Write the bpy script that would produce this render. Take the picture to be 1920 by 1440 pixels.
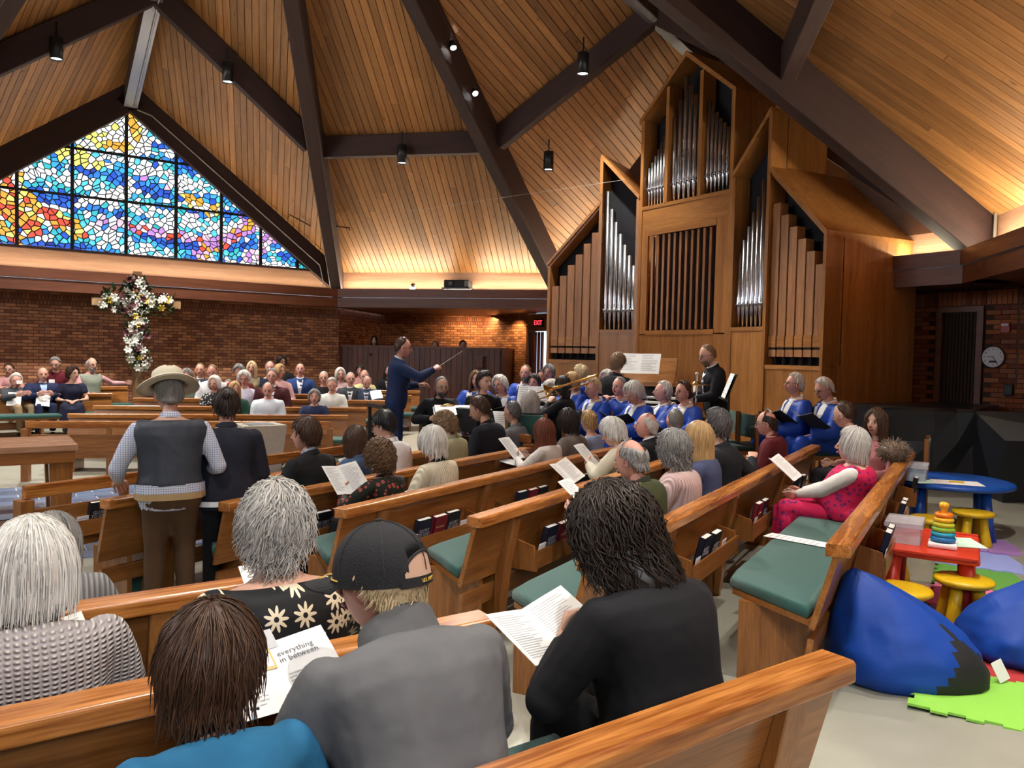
import bpy, bmesh, math, random
import numpy as np
from mathutils import Vector, Matrix, Euler

random.seed(7)
for o in list(bpy.data.objects):
    bpy.data.objects.remove(o, do_unlink=True)
scene = bpy.context.scene
COL = scene.collection
R = math.radians

# ------------------------------------------------------------------ camera
CAM_Z = 1.65
PITCH = math.atan(53 / 1440.0)
ROLL = 0.022
cam_data = bpy.data.cameras.new('camera')
cam_data.sensor_width = 36.0
cam_data.lens = 27.0
cam_data.clip_start = 0.05
cam_data.clip_end = 200
cam = bpy.data.objects.new('camera', cam_data)
COL.objects.link(cam)
_f = Vector((0, math.cos(PITCH), -math.sin(PITCH)))
_u0 = Vector((0, math.sin(PITCH), math.cos(PITCH)))
_r0 = Vector((1, 0, 0))
_r = math.cos(ROLL) * _r0 + math.sin(ROLL) * _u0
_u = -math.sin(ROLL) * _r0 + math.cos(ROLL) * _u0
_m = Matrix((_r, _u, -_f)).transposed().to_4x4()
_m.translation = Vector((0, 0, CAM_Z))
cam.matrix_world = _m
scene.camera = cam

# ------------------------------------------------------------------ colour management, world
vs = scene.view_settings
vs.view_transform = 'Standard'
vs.look = 'None'
vs.exposure = 0.38
vs.gamma = 1.0
vs.use_curve_mapping = False
world = bpy.data.worlds.new('sky')
scene.world = world
world.use_nodes = True
_bg = world.node_tree.nodes['Background']
_bg.inputs[0].default_value = (0.75, 0.85, 1.0, 1)
_bg.inputs[1].default_value = 1.0
try:
    scene.cycles.use_denoising = True
    scene.cycles.max_bounces = 4
    scene.cycles.diffuse_bounces = 3
    scene.cycles.glossy_bounces = 2
    scene.cycles.use_adaptive_sampling = True
    scene.cycles.adaptive_threshold = 0.10
    scene.cycles.adaptive_min_samples = 12
    scene.cycles.transmission_bounces = 4
    scene.cycles.transparent_max_bounces = 8
    scene.cycles.caustics_reflective = False
    scene.cycles.caustics_refractive = False
    scene.cycles.sample_clamp_indirect = 4.0
except Exception:
    pass

# ------------------------------------------------------------------ the plan of the room
def ang(a):
    return Vector((math.sin(R(a)), math.cos(R(a)), 0))
ROOM = Vector((-3.41, 9.3, 0))          # centre of the octagon
E1, E2 = ang(-34), ang(56)              # outward normals of the window wall and of the organ wall
APO, HALF = 8.55, 4.65
Z_EAVE, Z_BAND, Z_SOFFIT, Z_GABLE, Z_APEX = 3.6, 3.17, 2.73, 7.15, 10.5
BOWL = Vector((-3.5, 8.0, 0))
def fz(x, y):
    """height of the gently dished floor"""
    r = math.hypot(x - BOWL.x, y - BOWL.y)
    return -0.15 + 0.055 * min(max(0.0, r - 4.0), 8.5)

# ------------------------------------------------------------------ lights of the room
def spot(name, loc, aim, watts, size_deg, col=(1, .93, .82), blend=.6, r=.06):
    d = bpy.data.lights.new(name, 'SPOT')
    d.energy = watts; d.spot_size = R(size_deg); d.spot_blend = blend; d.color = col; d.shadow_soft_size = r
    o = bpy.data.objects.new(name, d); COL.objects.link(o)
    o.location = loc
    o.rotation_euler = (Vector(aim) - Vector(loc)).to_track_quat('-Z', 'Y').to_euler()
    return o
def area(name, loc, aim, sx, sy, watts, col=(1, .86, .62), along=None):
    d = bpy.data.lights.new(name, 'AREA')
    d.shape = 'RECTANGLE'; d.size = sx; d.size_y = sy; d.energy = watts; d.color = col
    o = bpy.data.objects.new(name, d); COL.objects.link(o)
    z = -(Vector(aim) - Vector(loc)).normalized()
    x = Vector(along).normalized() if along is not None else z.orthogonal().normalized()
    y = z.cross(x).normalized(); x = y.cross(z).normalized()
    m = Matrix((x, y, z)).transposed().to_4x4(); m.translation = Vector(loc)
    o.matrix_world = m
    return o
def wall_frame(n, half, apo=APO):
    """centre point, outward normal and running direction (clockwise seen from above)"""
    t = Vector((n.y, -n.x, 0))
    return ROOM + n * apo, n, t
N2 = ang(11); N4 = ang(101)
SHORT = (APO - HALF) * math.sqrt(2) / 2     # half length of a short wall
APO_S = (APO + HALF) / math.sqrt(2)         # distance of a short wall from the centre
COVE_W = 26.0                               # watts per metre of cove strip
for nm, n, apo, half in (('window', E1, APO, HALF), ('booth', N2, APO_S, SHORT), ('organ', E2, APO, HALF), ('stage', N4, APO_S, SHORT),
                         ('west', -E2, APO, HALF), ('north', -N4, APO_S, SHORT)):
    c, n_, t_ = wall_frame(n, half, apo)
    if nm == 'stage':
        half = 6.0; c = ROOM - E1 * HALF + E2 * APO + ang(191) * half
    p = c - n_ * .14 + Vector((0, 0, 3.12))
    area('cove_strip_' + nm, p, p + Vector((0, 0, 1)) - n_ * .55, half * 2 * .94, .05, COVE_W * half * 2 * (.28 if nm == 'window' else .85), (1, .87, .64), along=t_)
# can lights hung from the purlins and beams: (x, y, z, watts)
CANS = []

# ------------------------------------------------------------------ mesh helpers
class MB:
    def __init__(s):
        s.v = []; s.f = []; s.m = []
    def add(s, verts, faces, mat=0):
        b = len(s.v)
        s.v += [tuple(p) for p in verts]
        s.f += [tuple(i + b for i in f) for f in faces]
        s.m += [mat] * len(faces)
        return s
    def box(s, x0, x1, y0, y1, z0, z1, mat=0, M=None):
        vs_ = [(x0, y0, z0), (x1, y0, z0), (x1, y1, z0), (x0, y1, z0), (x0, y0, z1), (x1, y0, z1), (x1, y1, z1), (x0, y1, z1)]
        if M is not None: vs_ = [M @ Vector(p) for p in vs_]
        return s.add(vs_, [(3, 2, 1, 0), (4, 5, 6, 7), (0, 1, 5, 4), (1, 2, 6, 5), (2, 3, 7, 6), (3, 0, 4, 7)], mat)
    def cbox(s, c, sx, sy, sz, mat=0, M=None):
        return s.box(c[0] - sx / 2, c[0] + sx / 2, c[1] - sy / 2, c[1] + sy / 2, c[2] - sz / 2, c[2] + sz / 2, mat, M)
    def prism(s, poly, axis, a, b, mat=0, M=None):
        """2D polygon swept along an axis: axis 'x' poly=(y,z), 'y' poly=(x,z), 'z' poly=(x,y)"""
        n = len(poly)
        def P(p, t):
            return {'x': (t, p[0], p[1]), 'y': (p[0], t, p[1]), 'z': (p[0], p[1], t)}[axis]
        vs_ = [P(p, a) for p in poly] + [P(p, b) for p in poly]
        if M is not None: vs_ = [M @ Vector(p) for p in vs_]
        ar = sum(poly[i][0] * poly[(i + 1) % n][1] - poly[(i + 1) % n][0] * poly[i][1] for i in range(n))
        flip = (ar < 0) ^ (axis == 'y') ^ (b < a)
        fs = [tuple(range(n))[::-1], tuple(range(n, 2 * n))] + [(i, (i + 1) % n, n + (i + 1) % n, n + i) for i in range(n)]
        if flip: fs = [f[::-1] for f in fs]
        return s.add(vs_, fs, mat)
    def rings(s, rings, mat=0, caps=True, closed=True):
        """rings: list of equal length point lists"""
        b = len(s.v); n = len(rings[0])
        for r_ in rings: s.v += [tuple(p) for p in r_]
        k = n if closed else n - 1
        for i in range(len(rings) - 1):
            for j in range(k):
                a0 = b + i * n + j; a1 = b + i * n + (j + 1) % n
                s.f.append((a0, a1, a1 + n, a0 + n)); s.m.append(mat)
        if caps:
            s.f.append(tuple(range(b, b + n))[::-1]); s.m.append(mat)
            e = b + (len(rings) - 1) * n
            s.f.append(tuple(range(e, e + n))); s.m.append(mat)
        return s
    def lathe(s, prof, n=16, M=None, mat=0, caps=True):
        rs = []
        for r_, z in prof:
            ring = [Vector((r_ * math.cos(2 * math.pi * j / n), r_ * math.sin(2 * math.pi * j / n), z)) for j in range(n)]
            if M is not None: ring = [M @ p for p in ring]
            rs.append(ring)
        return s.rings(rs, mat, caps)
    def tube(s, pts, rad, n=8, mat=0, caps=True):
        pts = [Vector(p) for p in pts]
        if not isinstance(rad, (list, tuple)): rad = [rad] * len(pts)
        rs = []; prev = None
        for i, p in enumerate(pts):
            d = (pts[min(i + 1, len(pts) - 1)] - pts[max(i - 1, 0)])
            if d.length < 1e-9: d = Vector((0, 0, 1))
            d.normalize()
            if prev is None: x = d.orthogonal().normalized()
            else:
                x = prev - d * prev.dot(d)
                x = x.normalized() if x.length > 1e-6 else d.orthogonal().normalized()
            prev = x; y = d.cross(x)
            rs.append([p + (x * math.cos(2 * math.pi * j / n) + y * math.sin(2 * math.pi * j / n)) * rad[i] for j in range(n)])
        return s.rings(rs, mat, caps)
    def ellipsoid(s, c, rx, ry, rz, n=12, m=8, mat=0, M=None):
        rs = []
        for i in range(1, m):
            th = math.pi * i / m
            ring = [Vector((c[0] + rx * math.sin(th) * math.cos(2 * math.pi * j / n), c[1] + ry * math.sin(th) * math.sin(2 * math.pi * j / n), c[2] - rz * math.cos(th))) for j in range(n)]
            if M is not None: ring = [M @ p for p in ring]
            rs.append(ring)
        return s.rings(rs, mat, True)
    def mesh(s, name, mats, smooth=False):
        me = bpy.data.meshes.new(name)
        me.from_pydata(s.v, [], s.f)
        mats = mats if isinstance(mats, (list, tuple)) else [mats]
        for mt in mats: me.materials.append(mt)
        if len(mats) > 1: me.polygons.foreach_set('material_index', s.m)
        if smooth: me.polygons.foreach_set('use_smooth', [True] * len(me.polygons))
        me.update()
        return me
    def build(s, name, mats, parent=None, M=None, smooth=False, bevel=0, seg=2):
        return obj(name, s.mesh(name, mats, smooth), parent, M, bevel, seg)

def obj(name, me, parent=None, M=None, bevel=0, seg=2):
    o = bpy.data.objects.new(name, me)
    COL.objects.link(o)
    if parent is not None: o.parent = parent
    if M is not None: o.matrix_local = M if isinstance(M, Matrix) else Matrix.Translation(M)
    if bevel:
        b = o.modifiers.new('bevel', 'BEVEL'); b.width = bevel; b.segments = seg; b.limit_method = 'ANGLE'; b.angle_limit = R(40)
        b.harden_normals = False
    return o
def tag(o, label=None, cat=None, group=None, kind=None):
    if label: o['label'] = label
    if cat: o['category'] = cat
    if group: o['group'] = group
    if kind: o['kind'] = kind
    return o
def thing(name, label, cat, M=None, group=None):
    o = bpy.data.objects.new(name, None); COL.objects.link(o)
    o.empty_display_size = .1
    if M is not None: o.matrix_local = M if isinstance(M, Matrix) else Matrix.Translation(M)
    return tag(o, label, cat, group)
def copy_tree(o, parent=None):
    kids = list(o.children)
    c = o.copy(); COL.objects.link(c)
    if parent is not None: c.parent = parent
    for k in kids: copy_tree(k, c)
    return c
def TR(x, y, z, rz=0):
    """placement with the local x axis turned rz radians"""
    return Matrix.Translation((x, y, z)) @ Matrix.Rotation(rz, 4, 'Z')
def frame(origin, xdir, zdir=(0, 0, 1)):
    x = Vector(xdir).normalized(); z = Vector(zdir)
    y = z.cross(x).normalized(); z = x.cross(y).normalized()
    m = Matrix((x, y, z)).transposed().to_4x4(); m.translation = Vector(origin)
    return m

# ------------------------------------------------------------------ materials
MATS = {}
def srgb(r, g=None, b=None):
    if g is None: r, g, b = r
    f = lambda c: (c / 255) / 12.92 if c <= 10 else ((c / 255 + .055) / 1.055) ** 2.4
    return (f(r), f(g), f(b))
def new_mat(name):
    m = bpy.data.materials.new(name); m.use_nodes = True
    return m, m.node_tree, m.node_tree.nodes['Principled BSDF']
def nd(nt, t, **kw):
    n = nt.nodes.new(t)
    for k, v in kw.items():
        if k.startswith('i_'): n.inputs[int(k[2:])].default_value = v
        else: setattr(n, k, v)
    return n
def plain(name, col, rough=.5, metal=0, bump=0, bscale=60, var=0, spec=None, coat=0, sheen=0):
    if name in MATS: return MATS[name]
    m, nt, p = new_mat(name)
    p.inputs['Base Color'].default_value = (*col, 1)
    p.inputs['Roughness'].default_value = rough
    p.inputs['Metallic'].default_value = metal
    if spec is not None: p.inputs['Specular IOR Level'].default_value = spec
    if coat: p.inputs['Coat Weight'].default_value = coat
    if sheen: p.inputs['Sheen Weight'].default_value = sheen
    tc = nd(nt, 'ShaderNodeTexCoord')
    if bump or var:
        nz = nd(nt, 'ShaderNodeTexNoise'); nz.inputs['Scale'].default_value = bscale; nz.inputs['Detail'].default_value = 4
        nt.links.new(tc.outputs['Object'], nz.inputs['Vector'])
    if bump:
        b = nd(nt, 'ShaderNodeBump'); b.inputs['Strength'].default_value = bump; b.inputs['Distance'].default_value = .01
        nt.links.new(nz.outputs[0], b.inputs['Height']); nt.links.new(b.outputs[0], p.inputs['Normal'])
    if var:
        mx = nd(nt, 'ShaderNodeMix', data_type='RGBA')
        mx.inputs[6].default_value = (*[c * (1 - var) for c in col], 1); mx.inputs[7].default_value = (*[min(1, c * (1 + var)) for c in col], 1)
        nt.links.new(nz.outputs[0], mx.inputs[0]); nt.links.new(mx.outputs[2], p.inputs['Base Color'])
    MATS[name] = m
    return m
def wood(name, dark, light, axis='X', rough=.35, scale=1.0, vary=.25, knots=False, coat=0.0, grain=1.0):
    """long-grained timber; the grain runs along the object's own axis"""
    key = name + axis
    if key in MATS: return MATS[key]
    m, nt, p = new_mat(key)
    L = nt.links
    tc = nd(nt, 'ShaderNodeTexCoord'); oi = nd(nt, 'ShaderNodeObjectInfo')
    mp = nd(nt, 'ShaderNodeMapping')
    sc = {'X': (.9, 14, 14), 'Y': (14, .9, 14), 'Z': (14, 14, .9)}[axis]
    mp.inputs['Scale'].default_value = [c * scale for c in sc]
    off = nd(nt, 'ShaderNodeVectorMath', operation='SCALE'); cmb = nd(nt, 'ShaderNodeCombineXYZ')
    L.new(oi.outputs['Random'], cmb.inputs[0]); L.new(oi.outputs['Random'], cmb.inputs[1]); L.new(oi.outputs['Random'], cmb.inputs[2])
    L.new(cmb.outputs[0], off.inputs[0]); off.inputs['Scale'].default_value = 37.0
    ad = nd(nt, 'ShaderNodeVectorMath', operation='ADD')
    L.new(tc.outputs['Object'], ad.inputs[0]); L.new(off.outputs[0], ad.inputs[1]); L.new(ad.outputs[0], mp.inputs['Vector'])
    n1 = nd(nt, 'ShaderNodeTexNoise'); n1.inputs['Scale'].default_value = 1.0; n1.inputs['Detail'].default_value = 2; n1.inputs['Distortion'].default_value = .8
    n2 = nd(nt, 'ShaderNodeTexNoise'); n2.inputs['Scale'].default_value = 7.0; n2.inputs['Detail'].default_value = 1
    L.new(mp.outputs[0], n1.inputs['Vector']); L.new(mp.outputs[0], n2.inputs['Vector'])
    mix = nd(nt, 'ShaderNodeMix', data_type='FLOAT'); mix.inputs[0].default_value = .4
    L.new(n1.outputs[0], mix.inputs[2]); L.new(n2.outputs[0], mix.inputs[3])
    cr = nd(nt, 'ShaderNodeValToRGB')
    cr.color_ramp.elements[0].position = .5 - .18 / grain; cr.color_ramp.elements[1].position = .5 + .18 / grain
    cr.color_ramp.elements[0].color = (*dark, 1); cr.color_ramp.elements[1].color = (*light, 1)
    L.new(mix.outputs[0], cr.inputs[0])
    hs = nd(nt, 'ShaderNodeHueSaturation')
    mr = nd(nt, 'ShaderNodeMapRange'); mr.inputs[3].default_value = 1 - vary; mr.inputs[4].default_value = 1 + vary
    L.new(oi.outputs['Random'], mr.inputs[0]); L.new(mr.outputs[0], hs.inputs['Value']); L.new(cr.outputs[0], hs.inputs['Color'])
    out = hs.outputs[0]
    if knots:
        vo = nd(nt, 'ShaderNodeTexVoronoi'); vo.inputs['Scale'].default_value = 2.6
        mk = nd(nt, 'ShaderNodeMapping'); mk.inputs['Scale'].default_value = (.55, 1.3, 1.3)
        L.new(ad.outputs[0], mk.inputs['Vector']); L.new(mk.outputs[0], vo.inputs['Vector'])
        k = nd(nt, 'ShaderNodeMapRange'); k.inputs[1].default_value = .03; k.inputs[2].default_value = .09; k.inputs[3].default_value = .75; k.inputs[4].default_value = 0
        L.new(vo.outputs['Distance'], k.inputs[0])
        km = nd(nt, 'ShaderNodeMix', data_type='RGBA'); km.inputs[7].default_value = (*[c * .35 for c in dark], 1)
        L.new(k.outputs[0], km.inputs[0]); L.new(out, km.inputs[6]); out = km.outputs[2]
    L.new(out, p.inputs['Base Color'])
    p.inputs['Roughness'].default_value = rough
    if coat:
        p.inputs['Coat Weight'].default_value = coat; p.inputs['Coat Roughness'].default_value = .2
    MATS[key] = m
    return m
def emit(name, col, strength):
    if name in MATS: return MATS[name]
    m, nt, p = new_mat(name)
    p.inputs['Base Color'].default_value = (*[c * .2 for c in col], 1)
    p.inputs['Emission Color'].default_value = (*col, 1)
    p.inputs['Emission Strength'].default_value = strength
    p.inputs['Roughness'].default_value = .3
    MATS[name] = m
    return m
def brickmat(name, c1, c2, mortar, bw=.2, bh=.0677, msize=.007):
    if name in MATS: return MATS[name]
    m, nt, p = new_mat(name); L = nt.links
    tc = nd(nt, 'ShaderNodeTexCoord')
    sx = nd(nt, 'ShaderNodeSeparateXYZ'); cb = nd(nt, 'ShaderNodeCombineXYZ')
    L.new(tc.outputs['Object'], sx.inputs[0]); L.new(sx.outputs[0], cb.inputs[0]); L.new(sx.outputs[2], cb.inputs[1])
    bt = nd(nt, 'ShaderNodeTexBrick')
    bt.inputs['Scale'].default_value = 1.0; bt.inputs['Brick Width'].default_value = bw; bt.inputs['Row Height'].default_value = bh
    bt.inputs['Mortar Size'].default_value = msize; bt.inputs['Mortar Smooth'].default_value = .3
    bt.inputs['Color1'].default_value = (*c1, 1); bt.inputs['Color2'].default_value = (*c2, 1); bt.inputs['Mortar'].default_value = (*mortar, 1)
    bt.offset = .5; bt.inputs['Bias'].default_value = -.1
    L.new(cb.outputs[0], bt.inputs['Vector'])
    nz = nd(nt, 'ShaderNodeTexNoise'); nz.inputs['Scale'].default_value = 5; nz.inputs['Detail'].default_value = 4
    L.new(cb.outputs[0], nz.inputs['Vector'])
    hs = nd(nt, 'ShaderNodeHueSaturation'); mr = nd(nt, 'ShaderNodeMapRange'); mr.inputs[3].default_value = .7; mr.inputs[4].default_value = 1.3
    L.new(nz.outputs[0], mr.inputs[0]); L.new(mr.outputs[0], hs.inputs['Value']); L.new(bt.outputs['Color'], hs.inputs['Color'])
    L.new(hs.outputs[0], p.inputs['Base Color'])
    p.inputs['Roughness'].default_value = .85
    b = nd(nt, 'ShaderNodeBump'); b.inputs['Strength'].default_value = .9; b.inputs['Distance'].default_value = .012; b.invert = True
    L.new(bt.outputs['Fac'], b.inputs['Height']); L.new(b.outputs[0], p.inputs['Normal'])
    MATS[name] = m
    return m
W_PLANK = wood('pine_plank', (.225, .090, .024), (.385, .178, .055), 'X', .5, 1.0, .28, True)
W_BEAM = wood('dark_beam', (.022, .008, .007), (.042, .016, .012), 'X', .75, .6, .1)
W_FASCIA = wood('fascia_red', (.10, .028, .011), (.17, .055, .022), 'X', .45, .6, .15)
W_BAND = wood('cedar_band', (.34, .18, .105), (.47, .275, .175), 'X', .5, .7, .1)
W_OAKX = wood('oak', (.17, .058, .013), (.36, .145, .038), 'X', .28, 1.1, .12, coat=.12)
W_OAKZ = wood('oak', (.17, .058, .013), (.36, .145, .038), 'Z', .28, 1.1, .12, coat=.12)
W_OAKY = wood('oak', (.17, .058, .013), (.36, .145, .038), 'Y', .28, 1.1, .12, coat=.12)
W_CAP = wood('oak_cap', (.22, .062, .010), (.50, .195, .045), 'X', .26, 1.1, .10, coat=.2, grain=1.5)
W_ORGZ = wood('organ_oak', (.26, .10, .024), (.46, .205, .058), 'Z', .35, .8, .10)
W_ORGX = wood('organ_oak', (.26, .10, .024), (.46, .205, .058), 'X', .35, .8, .10)
W_PIPE = wood('pipe_oak', (.26, .105, .04), (.44, .21, .085), 'Z', .45, 1.2, .16)
W_WALNUT = wood('booth_plank', (.060, .014, .008), (.13, .036, .018), 'Z', .4, .8, .25)
M_BLACK = plain('black_matt', (.008, .008, .009), .6)
M_BLACKMETAL = plain('black_metal', (.012, .012, .014), .35, .3)
M_WHITE = plain('paper_white', (.80, .80, .78), .7)
M_CREAM = plain('cream', (.72, .68, .56), .6)
M_GREEN = plain('green_fabric', (.018, .078, .066), .9, 0, .35, 260, .35, sheen=.2)
M_STEEL = plain('pipe_tin', (.74, .76, .80), .27, 1.0)
M_CHROME = plain('chrome', (.8, .8, .8), .12, 1.0)
M_BRASS = plain('brass', (.75, .48, .16), .2, 1.0)
# ================================================================== THE ROOM
def zv(p, z):
    return Vector((p[0], p[1], z))
# ---- floor
M_FLOOR = plain('sealed_concrete', (.30, .295, .240), .42, 0, .08, 3, .16)
mb = MB()
nx, ny, x0, y0, st = 52, 58, -17.0, -5.0, .5
for j in range(ny + 1):
    for i in range(nx + 1):
        x, y = x0 + i * st, y0 + j * st
        mb.v.append((x, y, fz(x, y)))
for j in range(ny):
    for i in range(nx):
        a = j * (nx + 1) + i
        mb.f.append((a, a + 1, a + nx + 2, a + nx + 1)); mb.m.append(0)
FLOOR = tag(mb.build('floor', M_FLOOR, smooth=True), 'cream sealed concrete floor dishing gently towards the altar', kind='structure')
# slate tiles around the altar
M_GROUT = plain('tile_grout', (.50, .54, .60), .6)
M_SLATE = wood('slate_blue', (.10, .14, .23), (.19, .25, .38), 'X', .20, .5, .25)
SL = TR(-4.35, 8.35, -.15, R(90 - 55))
mb = MB().box(-2.55, 2.75, -2.0, 2.05, .001, .006)
mb.build('tile_bed', M_GROUT, FLOOR, SL)
tile = MB().box(-.185, .185, -.122, .122, 0, .012).mesh('tile', M_SLATE)
tile_h = MB().box(-.09, .09, -.122, .122, 0, .012).mesh('tile_half', M_SLATE)
for j in range(16):
    for i in range(14):
        x = -2.35 + i * .385 + (.1925 if j % 2 else 0)
        if x > 2.7: continue
        obj('tile', tile, FLOOR, SL @ Matrix.Translation((x, -1.87 + j * .2525, .004)))
# saw-cut joints of the concrete near the camera
M_JOINT = plain('floor_joint', (.10, .09, .07), .8)
for (ax, ay, bx, by) in ((2.0, 2.9, 5.6, 2.0), (-3.5, 3.2, -7.5, 5.8)):
    d = Vector((bx - ax, by - ay, 0)); m_ = frame((ax, ay, 0), d)
    mb = MB(); n = 12
    for k in range(n):
        p0, p1 = Vector((ax, ay, 0)) + d * k / n, Vector((ax, ay, 0)) + d * (k + 1) / n
        w = d.normalized().cross(Vector((0, 0, 1))) * .005
        mb.add([zv(p0 - w, fz(*p0[:2]) + .003), zv(p1 - w, fz(*p1[:2]) + .003), zv(p1 + w, fz(*p1[:2]) + .003), zv(p0 + w, fz(*p0[:2]) + .003)], [(0, 1, 2, 3)])
    mb.build('floor_joint', M_JOINT, FLOOR)

# ---- corners of the octagon
def corner(a, b):
    return ROOM + E1 * a + E2 * b
CA, CB, CC = corner(APO, HALF), corner(HALF, APO), corner(-HALF, APO)
CD = CC + ang(191) * 14.0                   # the stage side runs on past the camera
CE, CF, CG, CH = corner(-14.0, -HALF), corner(-HALF, -APO), corner(HALF, -APO), corner(APO, -HALF)
G1, G3, G5, G7 = ROOM + E1 * APO, ROOM + E2 * APO, (CD + CE) / 2, ROOM - E2 * APO
APEX = zv(ROOM, Z_APEX)
def e(c): return zv(c, Z_EAVE)
def g(c): return zv(c, Z_GABLE)

# ---- planked ceiling
def clip(poly, n, d):
    """keep n.p <= d, 2D"""
    out = []
    for i in range(len(poly)):
        a, b = poly[i], poly[(i + 1) % len(poly)]
        da, db = a[0] * n[0] + a[1] * n[1] - d, b[0] * n[0] + b[1] * n[1] - d
        if da <= 0: out.append(a)
        if (da < 0 < db) or (db < 0 < da):
            t = da / (da - db); out.append((a[0] + (b[0] - a[0]) * t, a[1] + (b[1] - a[1]) * t))
    return out
def roof_plane(a, b, c, board_angle, planks=True, width=.142, label=''):
    tri = [Vector(a), Vector(b), Vector(c)]
    nrm = (tri[1] - tri[0]).cross(tri[2] - tri[0]).normalized()
    if nrm.z > 0: nrm = -nrm                                     # towards the room
    h = ang(board_angle)
    x = Vector((h.x, h.y, -(nrm.x * h.x + nrm.y * h.y) / nrm.z)).normalized()   # along the boards, in the plane
    M = frame(tri[0], x, nrm)
    Mi = M.inverted()
    p2 = [(Mi @ p)[:2] for p in tri]
    ar = sum(p2[i][0] * p2[(i + 1) % 3][1] - p2[(i + 1) % 3][0] * p2[i][1] for i in range(3))
    if ar < 0: p2 = p2[::-1]
    mb = MB().prism(p2, 'z', -.10, -.022)
    back = obj('ceiling', mb.mesh('ceiling', M_BLACK if planks else W_PLANK), None, M)
    tag(back, label, kind='structure')
    if not planks: return back
    ys = [p[1] for p in p2]
    y = min(ys)
    rnd = random.Random(int(board_angle * 10))
    while y < max(ys):
        strip = clip(clip(p2, (0, 1), y + width - .013), (0, -1), -y)
        if len(strip) >= 3:
            xs = [p[0] for p in strip]; lo, hi = min(xs), max(xs)
            cuts = [lo]; q = lo + rnd.uniform(1.2, 5.0)
            while q < hi - .8:
                cuts.append(q); q += rnd.uniform(3.2, 6.0)
            cuts.append(hi)
            for k in range(len(cuts) - 1):
                piece = clip(clip(strip, (1, 0), cuts[k + 1] - (.003 if k < len(cuts) - 2 else 0)), (-1, 0), -cuts[k])
                if len(piece) < 3 or hi - lo < .02: continue
                cx, cy = sum(p[0] for p in piece) / len(piece), sum(p[1] for p in piece) / len(piece)
                dz = rnd.uniform(-.002, .002)
                m2 = MB().prism([(p[0] - cx, p[1] - cy) for p in piece], 'z', -.022, dz)
                obj('plank', m2.mesh('plank', W_PLANK), back, Matrix.Translation((cx, cy, 0)))
        y += width
    return back
roof_plane(e(CH), g(G1), APEX, -50.3, label='pine planked roof slope to the west of the stained glass gable')
roof_plane(e(CA), g(G1), APEX, -17.7, label='pine planked roof slope between stained glass gable and valley beam')
roof_plane(e(CA), e(CB), APEX, 11, label='pine planked roof slope above the projector wall')
roof_plane(e(CB), g(G3), APEX, 46, label='pine planked roof slope over the organ tower')
roof_plane(e(CC), g(G3), APEX, 72.3, label='shaded pine roof slope behind the organ')
roof_plane(e(CC), e(CD), APEX, 101, label='pine planked roof slope above the stage corner')
for tri, a_ in (((e(CD), g(G5), APEX), 140), ((e(CE), g(G5), APEX), 160), ((e(CE), e(CF), APEX), 191), ((e(CF), g(G7), APEX), 220), ((e(CG), g(G7), APEX), 250), ((e(CG), e(CH), APEX), 281)):
    roof_plane(*tri, a_, False, label='planked roof slope behind the camera')

# ---- beams
def beam(name, a, b, w, d, label, mat=W_BEAM, drop=0, up=None):
    a, b = Vector(a), Vector(b)
    M = frame(a, b - a, up or (0, 0, 1))
    L_ = (b - a).length
    mb = MB().box(0, L_, -w / 2, w / 2, -d - drop, -drop)
    o = mb.build(name, mat, None, M, bevel=.012, seg=1)
    return tag(o, label, kind='structure')
VAL = {}
names = {'A': 'between the window gable and projector wall', 'B': 'running down behind the organ', 'C': 'above the organ and stage', 'D': 'over the stage corner', 'E': 'behind the camera', 'F': 'behind the camera', 'G': 'on the far west side', 'H': 'at the left edge of the window gable'}
for k, c in zip('ABCDEFGH', (CA, CB, CC, CD, CE, CF, CG, CH)):
    VAL[k] = (zv(c, Z_EAVE), APEX)
    d_ = (ROOM - c).normalized()
    big = beam('roof_beam', zv(c - d_ * .25, Z_EAVE - .12), APEX, .26, .62, 'dark laminated valley beam ' + names[k])
    mb = MB().box(0, (APEX - zv(c, Z_EAVE)).length, -.21, .21, -.16, .02)
    # conduit clipped along one side of the beam
    if k in 'ABC':
        L_ = (APEX - zv(c - d_ * .25, Z_EAVE - .12)).length
        MB().tube([(.3, -.15, -.50), (L_ - .4, -.15, -.50)], .012, 6).build('conduit', plain('conduit_brown', (.10, .06, .045), .5), big)
for k, gp, lab in (('1', G1, 'ridge beam with painted-on window sheen at the peak of the stained glass gable'), ('3', G3, 'ridge beam above the organ'), ('5', G5, 'ridge beam behind the camera'), ('7', G7, 'ridge beam on the west side')):
    rb = beam('ridge_beam', g(gp) + Vector((0, 0, -.05)), APEX, .24, .46, lab, plain('ridge_sheen_grey', (.085, .07, .075), .4))  # dark wood; the lighter grey carries the window's bluish reflection
    if k == '1':
        L_ = (APEX - g(gp)).length
        MB().box(0, L_, -.13, .13, -.475, -.461).build('window_sheen', plain('sheen_blue_grey', (.23, .23, .27), .3, .35), rb)  # window light on the wooden underside, put in as a blue-grey strip
        MB().tube([(.05, .06, -.50), (L_, .06, -.50)], .014, 6).build('conduit', plain('conduit_grey', (.3, .3, .34), .35, .5), rb)
S_PUR = .345
def along(v, s):
    a, b = v
    return a + (b - a) * s
for a, b, gp in (('H', 'A', G1), ('B', 'C', G3)):
    rp = along((g(gp), APEX), S_PUR if gp is G1 else .19)
    for k in (a, b):
        beam('roof_beam', along(VAL[k], S_PUR if k != 'C' else .295), rp, .18, .42, 'dark purlin beam crossing the %s gable slope on its %s side' % ('stained glass' if gp is G1 else 'organ', {'H': 'outer', 'A': 'inner', 'B': 'window', 'C': 'stage'}[k]), drop=.02)
PUR2 = (along(VAL['A'], S_PUR), along(VAL['B'], S_PUR))
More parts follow.
